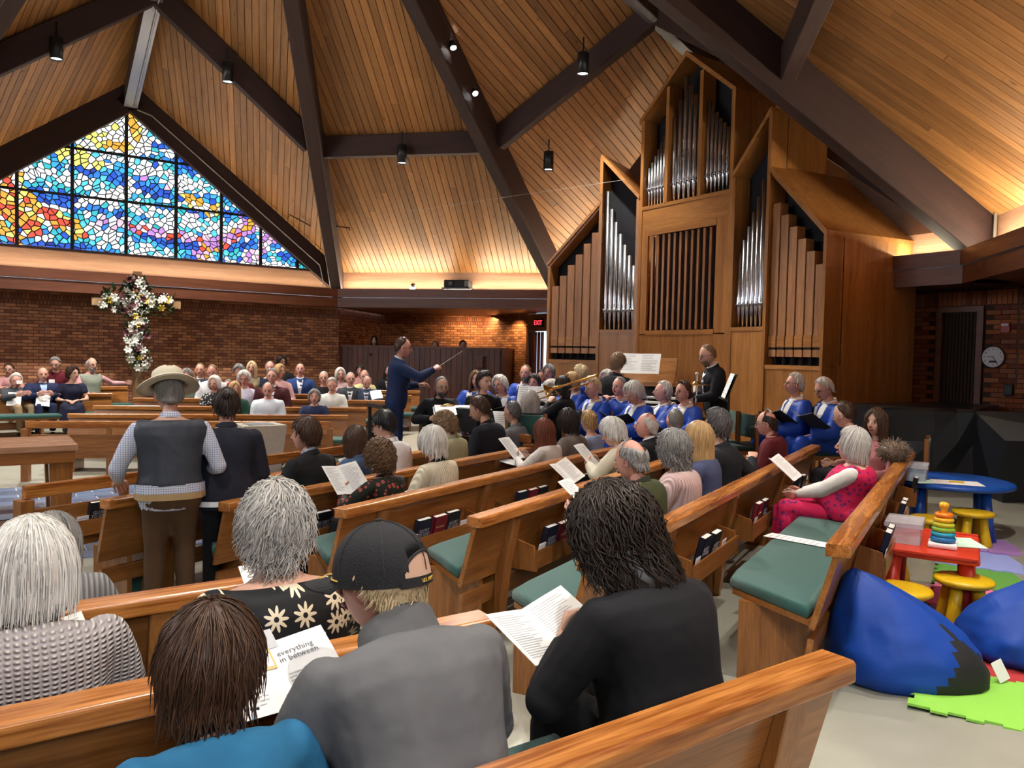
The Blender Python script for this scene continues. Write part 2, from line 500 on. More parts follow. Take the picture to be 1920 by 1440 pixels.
beam('roof_beam', *PUR2, .18, .42, 'level dark purlin beam above the projector wall', drop=.02)
PUR4 = (along(VAL['C'], .295), along(VAL['D'], .295))
beam('roof_beam', *PUR4, .2, .42, 'short level purlin beam above the stage corner', drop=.02)
for gp, nm, ca, cb in ((G1, 'stained glass', CH, CA), (G3, 'organ', CB, CC), (G5, 'rear', CD, CE), (G7, 'west', CF, CG)):
    for c in (ca, cb):
        beam('roof_beam', e(c), g(gp), .3, .52, 'dark rake beam framing the %s gable on its %s side' % (nm, 'lower' if c is ca else 'upper'), drop=-.06)

# ---- entablature round the room: cedar band, cove shelf, stepped fascia, soffit
def entab(nm, n, apo, half, out, lab, ends=None):
    c, n_, t_ = wall_frame(n, half, apo)
    if nm == 'stage': half = 7.0; c = (CC + CD) / 2
    if ends:
        c = (ends[0] + ends[1]) / 2; t_ = (ends[1] - ends[0]).normalized(); half = (ends[1] - ends[0]).length / 2
        n_ = Vector((t_.y, -t_.x, 0)); n_ = n_ if n_.dot(c - ROOM) > 0 else -n_
    M = frame(c, t_)          # x along, y = outward? (z cross x)
    s = 1 if (M.to_3x3() @ Vector((0, 1, 0))).dot(n_) > 0 else -1
    def B(x0, x1, ya, yb, z0, z1):
        ya, yb = ya * s, yb * s
        return MB().box(x0, x1, min(ya, yb), max(ya, yb), z0, z1)
    root = tag(B(-half, half, 0, .12, Z_BAND - .12, Z_EAVE + .05).build('trim_' + nm, W_BAND, None, M), lab, kind='structure')
    h2 = half - .12
    B(-h2, h2, -.36, .0, Z_BAND - .18, Z_BAND - .13).build('cove_shelf', W_FASCIA, root)
    B(-h2 - .02, h2 + .02, -.41, -.36, Z_BAND - .2, Z_BAND).build('fascia_board', W_FASCIA, root)
    B(-h2, h2, -.37, -.33, Z_SOFFIT, Z_BAND - .21).build('fascia_board', W_FASCIA, root)
    B(-half - .2, half + .2, -.33, out, Z_SOFFIT + .04, Z_SOFFIT + .10).build('soffit', W_FASCIA, root)
    return root
entab('window', E1, APO, HALF, .9, 'cedar band and red fascia below the stained glass')
entab('booth', N2, APO_S, SHORT, 4.2, 'cedar band and red fascia carrying the projector')
entab('organ', E2, APO, HALF, .9, 'cedar band and red fascia behind the organ')
entab('stage', N4, APO_S, SHORT, 3.0, 'cedar band and red fascia above the stage corner')
for nm, a, b in (('rear', CD, CE), ('southwest', CE, CF), ('west', CF, CG), ('north', CG, CH)):
    entab(nm, E1, APO, HALF, 5.0, 'cedar band and fascia outside the view', (a, b))

# ---- brick walls
BR1 = brickmat('brick_wall', srgb(192, 132, 92), srgb(118, 68, 50), (.070, .036, .025))
BR_S = brickmat('brick_soldier', srgb(152, 96, 68), srgb(120, 72, 54), (.060, .030, .020), .0677, .2)
def wall(name, p, q, z1, lab, out, mat=BR1, z0=-.4, soldier=True):
    p, q = Vector(p), Vector(q)
    M = frame(zv(p, 0), q - p)
    s = 1 if (M.to_3x3() @ Vector((0, 1, 0))).dot(out) > 0 else -1
    L_ = (q - p).length
    y0_, y1_ = (0, .25) if s > 0 else (-.25, 0)
    o = tag(MB().box(0, L_, y0_, y1_, z0, z1 + .1).build(name, mat, None, M), lab, kind='structure')
    if soldier:
        ya, yb = (-.006, .02) if s > 0 else (-.02, .006)
        MB().box(0, L_, ya, yb, z1 - .22, z1).build('soldier_course', BR_S, o)
    return o, M, s
w1c = ROOM + E1 * (APO + .7)
ALC = ROOM + N2 * 13.0
T2 = Vector((N2.y, -N2.x, 0))
P_AL = ALC + T2 * .06                     # inner corner of the alcove
W1_END = w1c + E2 * 4.95
wall('wall_left', w1c - E2 * 6.5, W1_END, Z_SOFFIT, 'red brown brick wall behind the flowered cross', E1)
wall('wall_alcove_side', W1_END, W1_END + N2 * 4.2, Z_SOFFIT, 'brick return beside the sound booth', -T2)
wall('wall_back', ALC - T2 * 5.0, P_AL, Z_SOFFIT, 'brick wall behind the sound booth', N2)
DIR3 = ang(146)
D3 = P_AL + DIR3 * 2.25                    # door jamb
wall('wall_right', P_AL, D3, Z_SOFFIT, 'lit brick wall beside the far exit door', E2)
WR0 = D3 + DIR3 * .95
# stage side: bricks laid one by one around the folding door
P_R0 = P_AL + DIR3 * 11.2
wall('wall_right_behind_organ', WR0, P_R0, Z_SOFFIT, 'brick wall hidden behind the organ case', E2)
M_MORTAR = plain('mortar_dark', (.055, .028, .018), .9)
WRB, MR, sR = wall('wall_right_stage', P_R0, P_R0 + DIR3 * 5.2, Z_SOFFIT, 'dim red brick wall with clock beside the organ', E2, M_MORTAR, soldier=False)
YR = -.012 * sR
rb_cols = [plain('brick_%d' % i, srgb(*c), .85, 0, .4, 40, .15) for i, c in enumerate(((150, 84, 48), (128, 66, 40), (164, 98, 58), (112, 56, 38), (140, 88, 66)))]
bm_full = [MB().box(-.097, .097, -.02, .02, -.0295, .0295).mesh('brick', c) for c in rb_cols]
bm_sold = [MB().box(-.0295, .0295, -.02, .02, -.1, .1).mesh('brick', c) for c in rb_cols]
DOOR2 = (1.70, 2.18)                       # along wall_right_stage
rr = random.Random(3)
zb = .98; row = 0
while zb < 2.50:
    x = .1 + (.1 if row % 2 else 0)
    while x < 3.35:
        if not (DOOR2[0] - .16 < x < DOOR2[1] + .16):
            obj('brick', rr.choice(bm_full), WRB, Matrix.Translation((x, YR + rr.uniform(-.002, .002), zb)))
        x += .2
    zb += .0677; row += 1
x = .05
while x < 3.35:
    obj('brick', rr.choice(bm_sold), WRB, Matrix.Translation((x, YR, 2.615))); x += .067
tag(MB().box(0, 5.2, min(0, YR * 2), max(0, YR * 2), -.3, .94).build('brick_dado', BR1, WRB), kind='structure')
# outer walls beyond the picture
BEY = [corner(APO + 5, -9.5), corner(-2, -13.5), corner(-13, -8), corner(-13.5, 6), P_R0 + DIR3 * 5.2]
wall('wall_west', w1c - E2 * 6.5, BEY[1], Z_SOFFIT, 'brick wall on the west side', -E2, soldier=False)
wall('wall_rear', BEY[1], BEY[2], Z_SOFFIT, 'brick wall behind the camera', -N2, soldier=False)
wall('wall_rear_side', BEY[2], BEY[3], Z_SOFFIT, 'brick wall behind the pews', -E1, soldier=False)
wall('wall_front', BEY[3], BEY[4], Z_SOFFIT, 'brick wall past the play corner', N4, soldier=False)
# gables above the entablature that the camera does not face
M_SKYGLASS = emit('daylight_glass', (.86, .93, 1.0), 3.2)
M_SKYGLASS.cycles.emission_sampling = 'NONE'
N5 = Vector((-(CE - CD).y, (CE - CD).x, 0)).normalized(); N5 = N5 if N5.dot(G5 - ROOM) > 0 else -N5
for gp, n in ((G5, N5), (G7, -E2)):
    M = frame(zv(gp, 0), Vector((n.y, -n.x, 0)))
    o = tag(MB().prism([(-4.4 if n is not N5 else -1.5, Z_EAVE), (4.4 if n is not N5 else 1.5, Z_EAVE), (0, Z_GABLE - .1)], 'y', -.03, .03).build('window_rear' if n is N5 else 'window_west', M_SKYGLASS, None, M), 'gable window full of daylight', kind='structure')
M = frame(zv(G3, 0), Vector((E2.y, -E2.x, 0)))
tag(MB().prism([(-4.6, Z_EAVE - .1), (4.6, Z_EAVE - .1), (0, Z_GABLE)], 'y', -.03, .08).build('wall_organ_gable', wood('gable_ply', (.10, .035, .012), (.16, .065, .022), 'X', .5), None, M), 'brown boarded gable wall behind the organ', kind='structure')

# ---- the stained glass window
WG = frame(zv(G1, 0), E2)                  # x to the viewer's right, z up; y points outward
PAL = [(.02, .10, .62), (.03, .22, .85), (.05, .42, .90), (.10, .62, .85), (.05, .55, .62), (.92, .95, 1.0), (.75, .90, 1.0),
       (.95, .10, .06), (.98, .42, .05), (1.0, .80, .18), (.62, .30, .80), (.95, .55, .70), (1.0, .96, .78), (.02, .05, .36)]
PSTR = [1.1, 1.15, 1.15, 1.15, 1.0, 1.45, 1.4, 1.0, 1.1, 1.2, 1.0, 1.1, 1.4, 1.0]
def glassmat(i):
    m, nt, p = new_mat('stained_glass_%d' % i); L = nt.links
    tc = nd(nt, 'ShaderNodeTexCoord'); nz = nd(nt, 'ShaderNodeTexNoise'); nz.inputs['Scale'].default_value = 9
    L.new(tc.outputs['Object'], nz.inputs['Vector'])
    mx = nd(nt, 'ShaderNodeMix', data_type='RGBA'); c = PAL[i]
    mx.inputs[6].default_value = (*[q * .55 for q in c], 1); mx.inputs[7].default_value = (*[min(1, q * 1.25 + .03) for q in c], 1)
    L.new(nz.outputs[0], mx.inputs[0]); L.new(mx.outputs[2], p.inputs['Emission Color'])
    p.inputs['Base Color'].default_value = (*[q * .3 for q in c], 1); p.inputs['Roughness'].default_value = .15
    p.inputs['Emission Strength'].default_value = PSTR[i] * .95
    m.cycles.emission_sampling = 'FRONT'
    return m
GM = [glassmat(i) for i in range(len(PAL))]
rg = random.Random(11)
GB, GT, GH = 3.62, 6.68, 4.22              # base, peak and half width of the glazed triangle
def inside(t, z):
    return z > GB and z < GB + (GT - GB) * (1 - abs(t) / GH)
def warp(t, z):
    return (t, z + .10 * math.sin(t * 1.9 + .6) + .05 * math.sin(t * 4.7 + z * 2) )
pts = []
tt = -4.6
CW, CH_ = .150, .078
j = 0; z = GB - .35
while z < GT + .35:
    t = -4.7 + (CW / 2 if j % 2 else 0)
    while t < 4.7:
        pts.append((t + rg.uniform(-.42, .42) * CW, z + rg.uniform(-.42, .42) * CH_)); t += CW
    z += CH_; j += 1
cells = {}
for i, p in enumerate(pts):
    cells.setdefault((int(math.floor(p[0] / .3)), int(math.floor(p[1] / .3))), []).append(i)
def colour(t, z):
    r_ = rg.random()
    ds = math.hypot((t + .32), (z - 6.28) * 1.05)
    if ds < .20: return rg.choice((9, 12, 12, 5))
    if ds < .36: return rg.choice((12, 5, 12, 9))
    if ds < .56: return rg.choice((8, 9, 8, 9, 12))
    if ds < .8: return rg.choice((5, 12, 6, 5, 3))
    # fire bird streaks on the left
    for (ax, az, bx, bz, w, cs) in ((-3.1, 5.05, -1.75, 4.05, .20, (7, 8, 9, 7, 8, 9)), (-3.35, 4.75, -2.0, 3.75, .13, (9, 8, 8, 7)), (-2.3, 4.75, -.9, 4.0, .16, (7, 7, 8, 9, 12)),
                                    (-2.7, 5.2, -2.1, 4.9, .2, (9, 7, 8, 5)), (-1.2, 5.55, -.6, 5.5, .16, (9, 9, 12)), (.2, 5.0, -.9, 4.6, .09, (5, 5, 12)), (1.2, 4.9, 1.75, 4.75, .15, (9, 12, 8)),
                                    (2.6, 4.55, 1.4, 3.75, .13, (10, 11, 7, 10, 8)), (3.1, 4.4, 2.6, 3.8, .12, (10, 11, 5)), (-.5, 4.25, 1.6, 4.05, .10, (11, 7, 10, 5)), (.1, 5.35, -.25, 4.6, .05, (5, 12))):
        d = Vector((bx - ax, bz - az)); q = Vector((t - ax, z - az)); u = max(0, min(1, q.dot(d) / d.length_squared))
        if (q - d * u).length < w: return rg.choice(cs)
    wv = math.sin(z * 7 + 1.3 * math.sin(t * 1.4) + t * .9)
    wv2 = math.sin(z * 12 - t * 1.2 + 2 * math.sin(t * .8))
    if wv > .45: return rg.choice((5, 5, 6, 3, 6))
    if wv2 > .6: return rg.choice((3, 4, 6, 2, 5))
    if wv < -.55: return rg.choice((0, 0, 1, 13, 1))
    if r_ < .16: return 5
    if r_ < .19: return 11
    if r_ < .21 and t > 0: return 10
    return rg.choice((0, 1, 1, 2, 2, 3, 4))
BARS = (-3.62, -2.85, -2.0, -1.05, -.06, .92, 1.87, 2.75, 3.62)
panes = []
for i, p in enumerate(pts):
    if not (GB - .15 < p[1] < GT + .15): continue
    ci, cj = int(math.floor(p[0] / .3)), int(math.floor(p[1] / .3))
    poly = [(p[0] - .3, p[1] - .3), (p[0] + .3, p[1] - .3), (p[0] + .3, p[1] + .3), (p[0] - .3, p[1] + .3)]
    for a_ in (-1, 0, 1):
        for b_ in (-1, 0, 1):
            for k in cells.get((ci + a_, cj + b_), ()):
                if k == i: continue
                q = pts[k]; dx, dz = q[0] - p[0], q[1] - p[1]; L_ = math.hypot(dx, dz)
                if L_ > .42: continue
                nx_, nz_ = dx / L_, dz / L_
                poly = clip(poly, (nx_, nz_), nx_ * p[0] + nz_ * p[1] + L_ / 2 - .0105)
                if len(poly) < 3: break
            if len(poly) < 3: break
        if len(poly) < 3: break
    if len(poly) < 3: continue
    poly = [warp(*q) for q in poly]
    s_ = (GT - GB) / GH; L_ = math.hypot(s_, 1)
    poly = clip(poly, (0, -1), -GB); poly = clip(poly, (s_ / L_, 1 / L_), GT / L_) if poly else poly; poly = clip(poly, (-s_ / L_, 1 / L_), GT / L_) if poly else poly
    if len(poly) < 3: continue
    ar = .5 * sum(poly[k][0] * poly[(k + 1) % len(poly)][1] - poly[(k + 1) % len(poly)][0] * poly[k][1] for k in range(len(poly)))
    if ar < .0006: continue
    c = (sum(q[0] for q in poly) / len(poly), sum(q[1] for q in poly) / len(poly))
    panes.append((ar, c, poly, colour(*c)))
panes.sort(key=lambda a: -a[0])
M_LEAD = plain('lead_came', (.006, .006, .010), .6)
WIN = tag(MB().prism([(-GH - .15, GB - .06), (GH + .15, GB - .06), (0, GT + .1)], 'y', .012, .03).build('window_1', M_LEAD, None, WG), 'triangular stained glass window of blue, white and flame colours', kind='structure')
rest = MB()
for k, (ar, c, poly, ci) in enumerate(panes):
    if k < 290:
        MB().prism([(q[0] - c[0], q[1] - c[1]) for q in poly], 'y', -.006, .006).build('pane', GM[ci], WIN, Matrix.Translation((c[0], 0, c[1])))
    else:
        rest.prism(poly, 'y', -.006, .006, ci)
tag(rest.build('small_panes', GM, WIN), kind='stuff')
for k, t in enumerate(BARS):
    top = GB + (GT - GB) * (1 - abs(t) / GH)
    MB().box(t - .032, t + .032, -.05, .02, GB, top).build('mullion', M_LEAD, WIN)
for z_ in (4.72, 5.68):
    hw = GH * (1 - (z_ - GB) / (GT - GB))
    MB().box(-hw, hw, -.04, .02, z_ - .025, z_ + .025).build('transom', M_LEAD, WIN)
MB().box(-GH - .1, GH + .1, -.10, .0, GB - .05, GB).build('sill', W_BEAM, WIN)
# conduit following the rake beam
MB().tube([(.12, -.22, 6.62), (.4, -.22, 6.55), (4.1, -.22, 3.72), (4.2, -.22, 3.3), (4.15, -.22, 3.1)], .013, 6).build('conduit', plain('conduit_pale', (.35, .33, .30), .5), WIN)
# daylight comes through the gable windows behind the camera
area('daylight_rear', zv(G5, 4.7) - N5 * .25, zv(ROOM, 2.0), 2.4, 2.0, 200, (.82, .91, 1.0), along=CE - CD)
area('daylight_west', zv(G7, 4.9) + E2 * .25, zv(ROOM, 2.0), 6.0, 2.2, 260, (.82, .91, 1.0), along=E1)
# ================================================================== THE ORGAN
L0 = Vector((2.176, 13.62, 0)); R0 = Vector((3.327, 11.92, 0))
ORGAN = thing('pipe_organ', 'tall oak pipe organ with gabled towers of silver and wooden pipes', 'organ')
FL = frame(L0, ang(122)); FC = frame(L0, R0 - L0); FR = frame(R0, ang(153.2))
CWID = (R0 - L0).length
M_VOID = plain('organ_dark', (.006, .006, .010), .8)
M_SLOT = plain('pipe_slot', (.004, .004, .004), .9)
OZ = -.12
def ob(F, x0, x1, y0, y1, z0, z1, name='panel', mat=None, bevel=0):
    """a board of the case; grain follows its longest side"""
    dx, dz = x1 - x0, z1 - z0
    c = ((x0 + x1) / 2, (y0 + y1) / 2, (z0 + z1) / 2)
    mat = mat or (W_ORGX if dx > dz else W_ORGZ)
    return MB().cbox((0, 0, 0), dx, y1 - y0, dz).build(name, mat, ORGAN, F @ Matrix.Translation(c), bevel=bevel, seg=1)
def op(F, poly, y0, y1, name, mat=None):
    return MB().prism(poly, 'y', y0, y1).build(name, mat or W_ORGX, ORGAN, F)
def tin_pipe(F, x, y, r, zf, zm, zt):
    """metal flue pipe: cone foot, mouth with ears and an upper lip, cylindrical body"""
    mb = MB().lathe([(r * .28, zf), (r * .95, zm - .02), (r, zm), (r, zt), (r * .86, zt), (r * .86, zt - .05)], 14, Matrix.Translation((x, y, 0)))
    # mouth: pointed upper lip (bright leaf) standing off the body, and two ears
    h = r * 3.4
    mb.add([(x - r * .62, y - r * .86, zm + .02), (x + r * .62, y - r * .86, zm + .02), (x, y - r * 1.16, zm + .02), (x, y - r * 1.02, zm + h)], [(0, 2, 3), (2, 1, 3), (0, 1, 2)], 0)
    mb.cbox((x, y - r * .95, zm), r * 1.5, r * .3, .014, 1)
    for s_ in (-1, 1): mb.cbox((x + s_ * r * .72, y - r * .95, zm + .005), .010, r * .5, .07, 0)
    return mb.build('silver_pipe', [M_STEEL, M_SLOT], ORGAN, F, smooth=False)
def shade(o):
    me = o.data; me.polygons.foreach_set('use_smooth', [len(p.vertices) == 4 for p in me.polygons]); return o
def wood_pipe(F, x, y, w, zb, zt):
    mb = MB()
    d = w * 1.15
    mb.box(x - w / 2, x + w / 2, y, y + d, zb + .13, zt, 0)                       # body
    mb.box(x - w / 2 - .002, x + w / 2 + .002, y - .012, y, zb + .135, zb + .30, 1)   # darker mouth cap
    mb.box(x - w / 2 + .012, x + w / 2 - .012, y - .004, y + .02, zb + .10, zb + .135, 2)  # slot
    mb.box(x - w / 2, x + w / 2, y - .004, y + d, zb, zb + .10, 0)                # block
    mb.lathe([(w * .22, zb - .12), (w * .26, zb)], 10, Matrix.Translation((x, y + d / 2, 0)), 2)
    return mb.build('wooden_pipe', [W_PIPE, W_ORGX, M_SLOT], ORGAN, F, bevel=0)
def lerp(a, b, t): return a + (b - a) * t
# --- left wing: wooden flat, then silver tower
D_W, D_T = 1.85, 1.16
def wing(F, xo, xi, sgn):
    """xo outer edge, xm between flat and tower, xi inner edge (all along local x); sgn +1 when outer is at the left"""
    xm = xi - sgn * .75
    def b(xa, xb, *a, **k): return ob(F, min(xa, xb), max(xa, xb), *a, **k)
    # flat
    b(xo, xo + sgn * .05, 0, .30, OZ, 3.36, name='post')
    b(xm - sgn * .03, xm + sgn * .03, -.01, .30, OZ, 5.28, name='post')
    b(xo + sgn * .05, xm - sgn * .03, .01, .04, OZ, 1.58, name='base_panel')
    b(xo + sgn * .05, xm - sgn * .03, 0, .30, 1.54, 1.60, name='ledge')
    op(F, [(xo + sgn * .03, OZ), (xo, OZ), (xo, 3.40), (xm, 4.45), (xm, 4.38), (xo + sgn * .05, 3.36)], .02, D_W, 'side_panel', W_ORGZ)
    op(F, [(xo - sgn * .01, 3.36), (xo - sgn * .01, 3.42), (xm, 4.50), (xm, 4.43)], -.02, D_W, 'roof_panel')
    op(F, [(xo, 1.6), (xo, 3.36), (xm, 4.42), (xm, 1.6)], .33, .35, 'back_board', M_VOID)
    n = 6; wtot = abs(xm - xo) - .10; w = wtot / n
    for i in range(n):
        x = xo + sgn * (.06 + w * (i + .5))
        wood_pipe(F, x, .05, w * .84, 1.72, lerp(2.98, 3.93, i / (n - 1)))
    # tower
    b(xm + sgn * .03, xi - sgn * .03, .01, .04, OZ, 2.14, name='base_panel')
    b(xm + sgn * .03, xi - sgn * .03, 0, .30, 2.10, 2.16, name='ledge')
    op(F, [(xm - sgn * .01, 5.24), (xm - sgn * .01, 5.33), (xi, 4.52), (xi, 4.44)], -.02, D_T, 'roof_panel')
    op(F, [(xm, 4.3), (xm, 5.28), (xm + sgn * .03, 5.26), (xm + sgn * .03, 4.3)], .02, D_T, 'side_panel', W_ORGZ)
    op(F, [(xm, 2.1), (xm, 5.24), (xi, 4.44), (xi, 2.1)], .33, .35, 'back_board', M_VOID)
    b(xi - sgn * .06, xi, 0, .3, OZ, 4.46, name='post')
    n = 7; wtot = abs(xi - xm) - .12; w = wtot / n
    for i in range(n):
        x = xm + sgn * (.05 + w * (i + .5))
        shade(tin_pipe(F, x, .10, w * .43, 2.16, 2.50, lerp(4.66, 3.30, (i / (n - 1)) ** .8)))
    return xm
wing(FL, -1.82, 0, 1)
wing(FR, 1.82, 0, -1)
# --- centre tower
def oc(*a, **k): return ob(FC, *a, **k)
PK = CWID / 2
m1, m2 = .62, 1.36
oc(0, .07, 0, .30, OZ, 5.80, name='post'); oc(CWID - .07, CWID, 0, .30, OZ, 5.80, name='post')
for mx in (m1, m2):
    oc(mx - .035, mx + .035, .0, .30, 4.28, 5.78 + (1 - abs(mx - PK) / PK) * .84 - .05, name='post')
op(FC, [(-.03, 5.74), (-.03, 5.82), (PK, 6.70), (PK, 6.61)], -.03, 1.3, 'roof_panel'); op(FC, [(CWID + .03, 5.74), (CWID + .03, 5.82), (PK, 6.70), (PK, 6.61)], -.03, 1.3, 'roof_panel')
oc(CWID - .03, CWID, .3, 1.3, OZ, 5.78, name='side_panel'); oc(0, .03, .3, 1.3, OZ, 5.78, name='side_panel')
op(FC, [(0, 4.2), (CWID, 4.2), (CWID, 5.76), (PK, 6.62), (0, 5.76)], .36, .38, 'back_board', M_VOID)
oc(.07, CWID - .07, 0, .3, 4.24, 4.30, name='ledge')
oc(.07, CWID - .07, .012, .05, 3.88, 4.24, name='frieze_panel')
oc(.07, .22, .01, .05, 2.08, 3.88, name='stile'); oc(CWID - .30, CWID - .07, .01, .05, 2.08, 3.88, name='stile')
oc(.22, CWID - .30, .0, .06, 3.78, 3.88, name='rail'); oc(.22, CWID - .30, .0, .06, 2.06, 2.14, name='rail')
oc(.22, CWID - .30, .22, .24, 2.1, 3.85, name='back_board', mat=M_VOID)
n = 12
for i in range(n):
    x = .27 + (CWID - .62) * i / (n - 1)
    MB().cbox((0, 0, 0), .036, .11, 1.62).build('slat', W_ORGZ, ORGAN, FC @ Matrix.Translation((x, .10, 2.96)) @ Matrix.Rotation(R(28), 4, 'Z'))
oc(.07, CWID - .07, .01, .05, OZ, 2.06, name='base_panel')
for bay, (xa, xb, tops) in enumerate(((.08, m1 - .04, (4.98, 5.06, 5.16, 5.26, 5.36, 5.47, 5.58)), (m1 + .04, m2 - .04, (5.72, 5.96, 6.34, 6.16, 5.98, 5.84)), (m2 + .04, CWID - .08, (5.80, 5.70, 5.58, 5.47, 5.38, 5.30, 5.2)))):
    w = (xb - xa) / len(tops)
    for i, zt in enumerate(tops):
        shade(tin_pipe(FC, xa + w * (i + .5), .11, w * .42, 4.31, 4.60, zt))
# small printed plate on the base panel
# --- console with music desk
CONS = thing('organ_console', 'oak organ console with open music on its desk', 'organ console', TR(2.08, 11.78, .15, R(-34)))
MB().box(-.75, .75, -.3, .35, 0, .72).build('body', W_ORGX, CONS, bevel=.01)
MB().prism([(-.35, .72), (.35, .72), (.35, 1.12), (.05, 1.12)], 'x', -.78, -.72).build('cheek', W_ORGZ, CONS)
MB().prism([(-.35, .72), (.35, .72), (.35, 1.12), (.05, 1.12)], 'x', .72, .78).build('cheek', W_ORGZ, CONS)
for k in range(3):
    MB().box(-.5, .5, -.3 + k * .09, -.17 + k * .09, .76 + k * .07, .79 + k * .07).build('keyboard', M_WHITE, CONS)
MB().box(-.72, .72, .05, .35, 1.08, 1.14).build('top', W_ORGX, CONS)
MB().box(-.72, .72, .28, .34, .72, 1.1).build('back', M_BLACK, CONS)
MB().prism([(.02, 1.14), (.05, 1.14), (.16, 1.52), (.13, 1.52)], 'x', -.42, .42).build('music_desk', W_ORGX, CONS)
# ================================================================== PEWS
DA, DB = ang(31), ang(55)
NA, NB = Vector((DA.y, -DA.x, 0)), Vector((DB.y, -DB.x, 0))
M_COVERS = [plain('cover_navy', (.010, .013, .032), .45), plain('cover_red', (.16, .010, .022), .45), plain('cover_black', (.010, .010, .013), .45)]
M_PAGES = plain('page_edges', (.82, .80, .74), .8)
M_GILT = plain('silver_print', (.45, .45, .50), .4)
def text_mesh(txt, size, mat, align='CENTER', extrude=.0004, spacing=1.0):
    cu = bpy.data.curves.new('lettering', 'FONT'); cu.body = txt; cu.size = size; cu.align_x = align; cu.align_y = 'CENTER'
    cu.extrude = extrude; cu.resolution_u = 2; cu.space_line = spacing
    o = bpy.data.objects.new('lettering', cu); COL.objects.link(o)
    dg = bpy.context.evaluated_depsgraph_get(); dg.update()
    me = bpy.data.meshes.new_from_object(o.evaluated_get(dg))
    bpy.data.objects.remove(o, do_unlink=True)
    me.materials.clear(); me.materials.append(mat)
    return me
T_GLORY = text_mesh('GLORY\nTO GOD', .034, M_GILT, spacing=.85)
T_SMALL = text_mesh('THE PRESBYTERIAN HYMNAL', .0085, M_GILT)
T_BIBLE = text_mesh('HOLY BIBLE', .018, plain('gilt_print', (.65, .45, .2), .4))
FACE_BACK = Matrix.Rotation(R(90), 4, 'X')      # lettering upright, read from -y
def book_mesh(c, w=.152, h=.232, t=.04):
    mb = MB()
    mb.box(-w / 2, w / 2, -t / 2, -t / 2 + .004, 0, h, 0); mb.box(-w / 2, w / 2, t / 2 - .004, t / 2, 0, h, 0); mb.box(-w / 2, -w / 2 + .004, -t / 2, t / 2, 0, h, 0)
    mb.box(-w / 2 + .004, w / 2 - .005, -t / 2 + .004, t / 2 - .004, .004, h - .004, 1)
    return mb.mesh('hymnal_block', [c, M_PAGES])
BOOKS = [book_mesh(c) for c in M_COVERS]
CARD = MB().box(-.045, .045, -.0015, .0015, 0, .14).mesh('card', plain('card_white', (.72, .74, .78), .6))
M_PRINT = plain('faint_print', (.30, .31, .34), .8)
CARD_LINES = MB()
for k in range(7): CARD_LINES.box(-.034, .034 - .012 * (k % 3), -.0022, -.0016, .022 + k * .016, .0245 + k * .016)
CARD_LINES = CARD_LINES.mesh('print', M_PRINT)
def book(kind, M, label, group='hymnals in the pew racks'):
    o = thing('hymnal' if kind != 1 else 'bible', label, 'book', M, group)
    obj('cover', BOOKS[kind], o)
    if kind == 1: obj('lettering', T_BIBLE, o, Matrix.Translation((0, -.0205, .15)) @ FACE_BACK)
    else:
        obj('lettering', T_GLORY, o, Matrix.Translation((0, -.0205, .135)) @ FACE_BACK)
        obj('lettering', T_SMALL, o, Matrix.Translation((0, -.0205, .06)) @ FACE_BACK)
    return o
def card(M, label):
    o = thing('visitor_card', label, 'card', M, 'cards in the pew racks')
    obj('sheet', CARD, o); obj('print', CARD_LINES, o)
    return o
def cushion_mesh(L_, ml, mr, y0, y1, z0, z1):
    mb = MB(); r = .022
    def outline(ins):
        return [(ins, y0 + ins), (L_ - ins, y0 + ins), (L_ - mr - ins, y1 - ins), (ml + ins, y1 - ins)]
    rs = []
    for z, ins in ((z0, .008), (z0 + .012, 0), (z1 - .018, 0), (z1 - .005, .007), (z1, .022)):
        o_ = outline(ins); ring = []
        for i in range(4):
            a, b = o_[i], o_[(i + 1) % 4]
            for t in (.03, .35, .65, .97): ring.append((a[0] + (b[0] - a[0]) * t, a[1] + (b[1] - a[1]) * t, z))
        rs.append(ring)
    mb.rings(rs)
    return mb.mesh('cushion', M_GREEN, smooth=True)
CAP_H, BACK_BOT = .80, .37
PMAT = {}
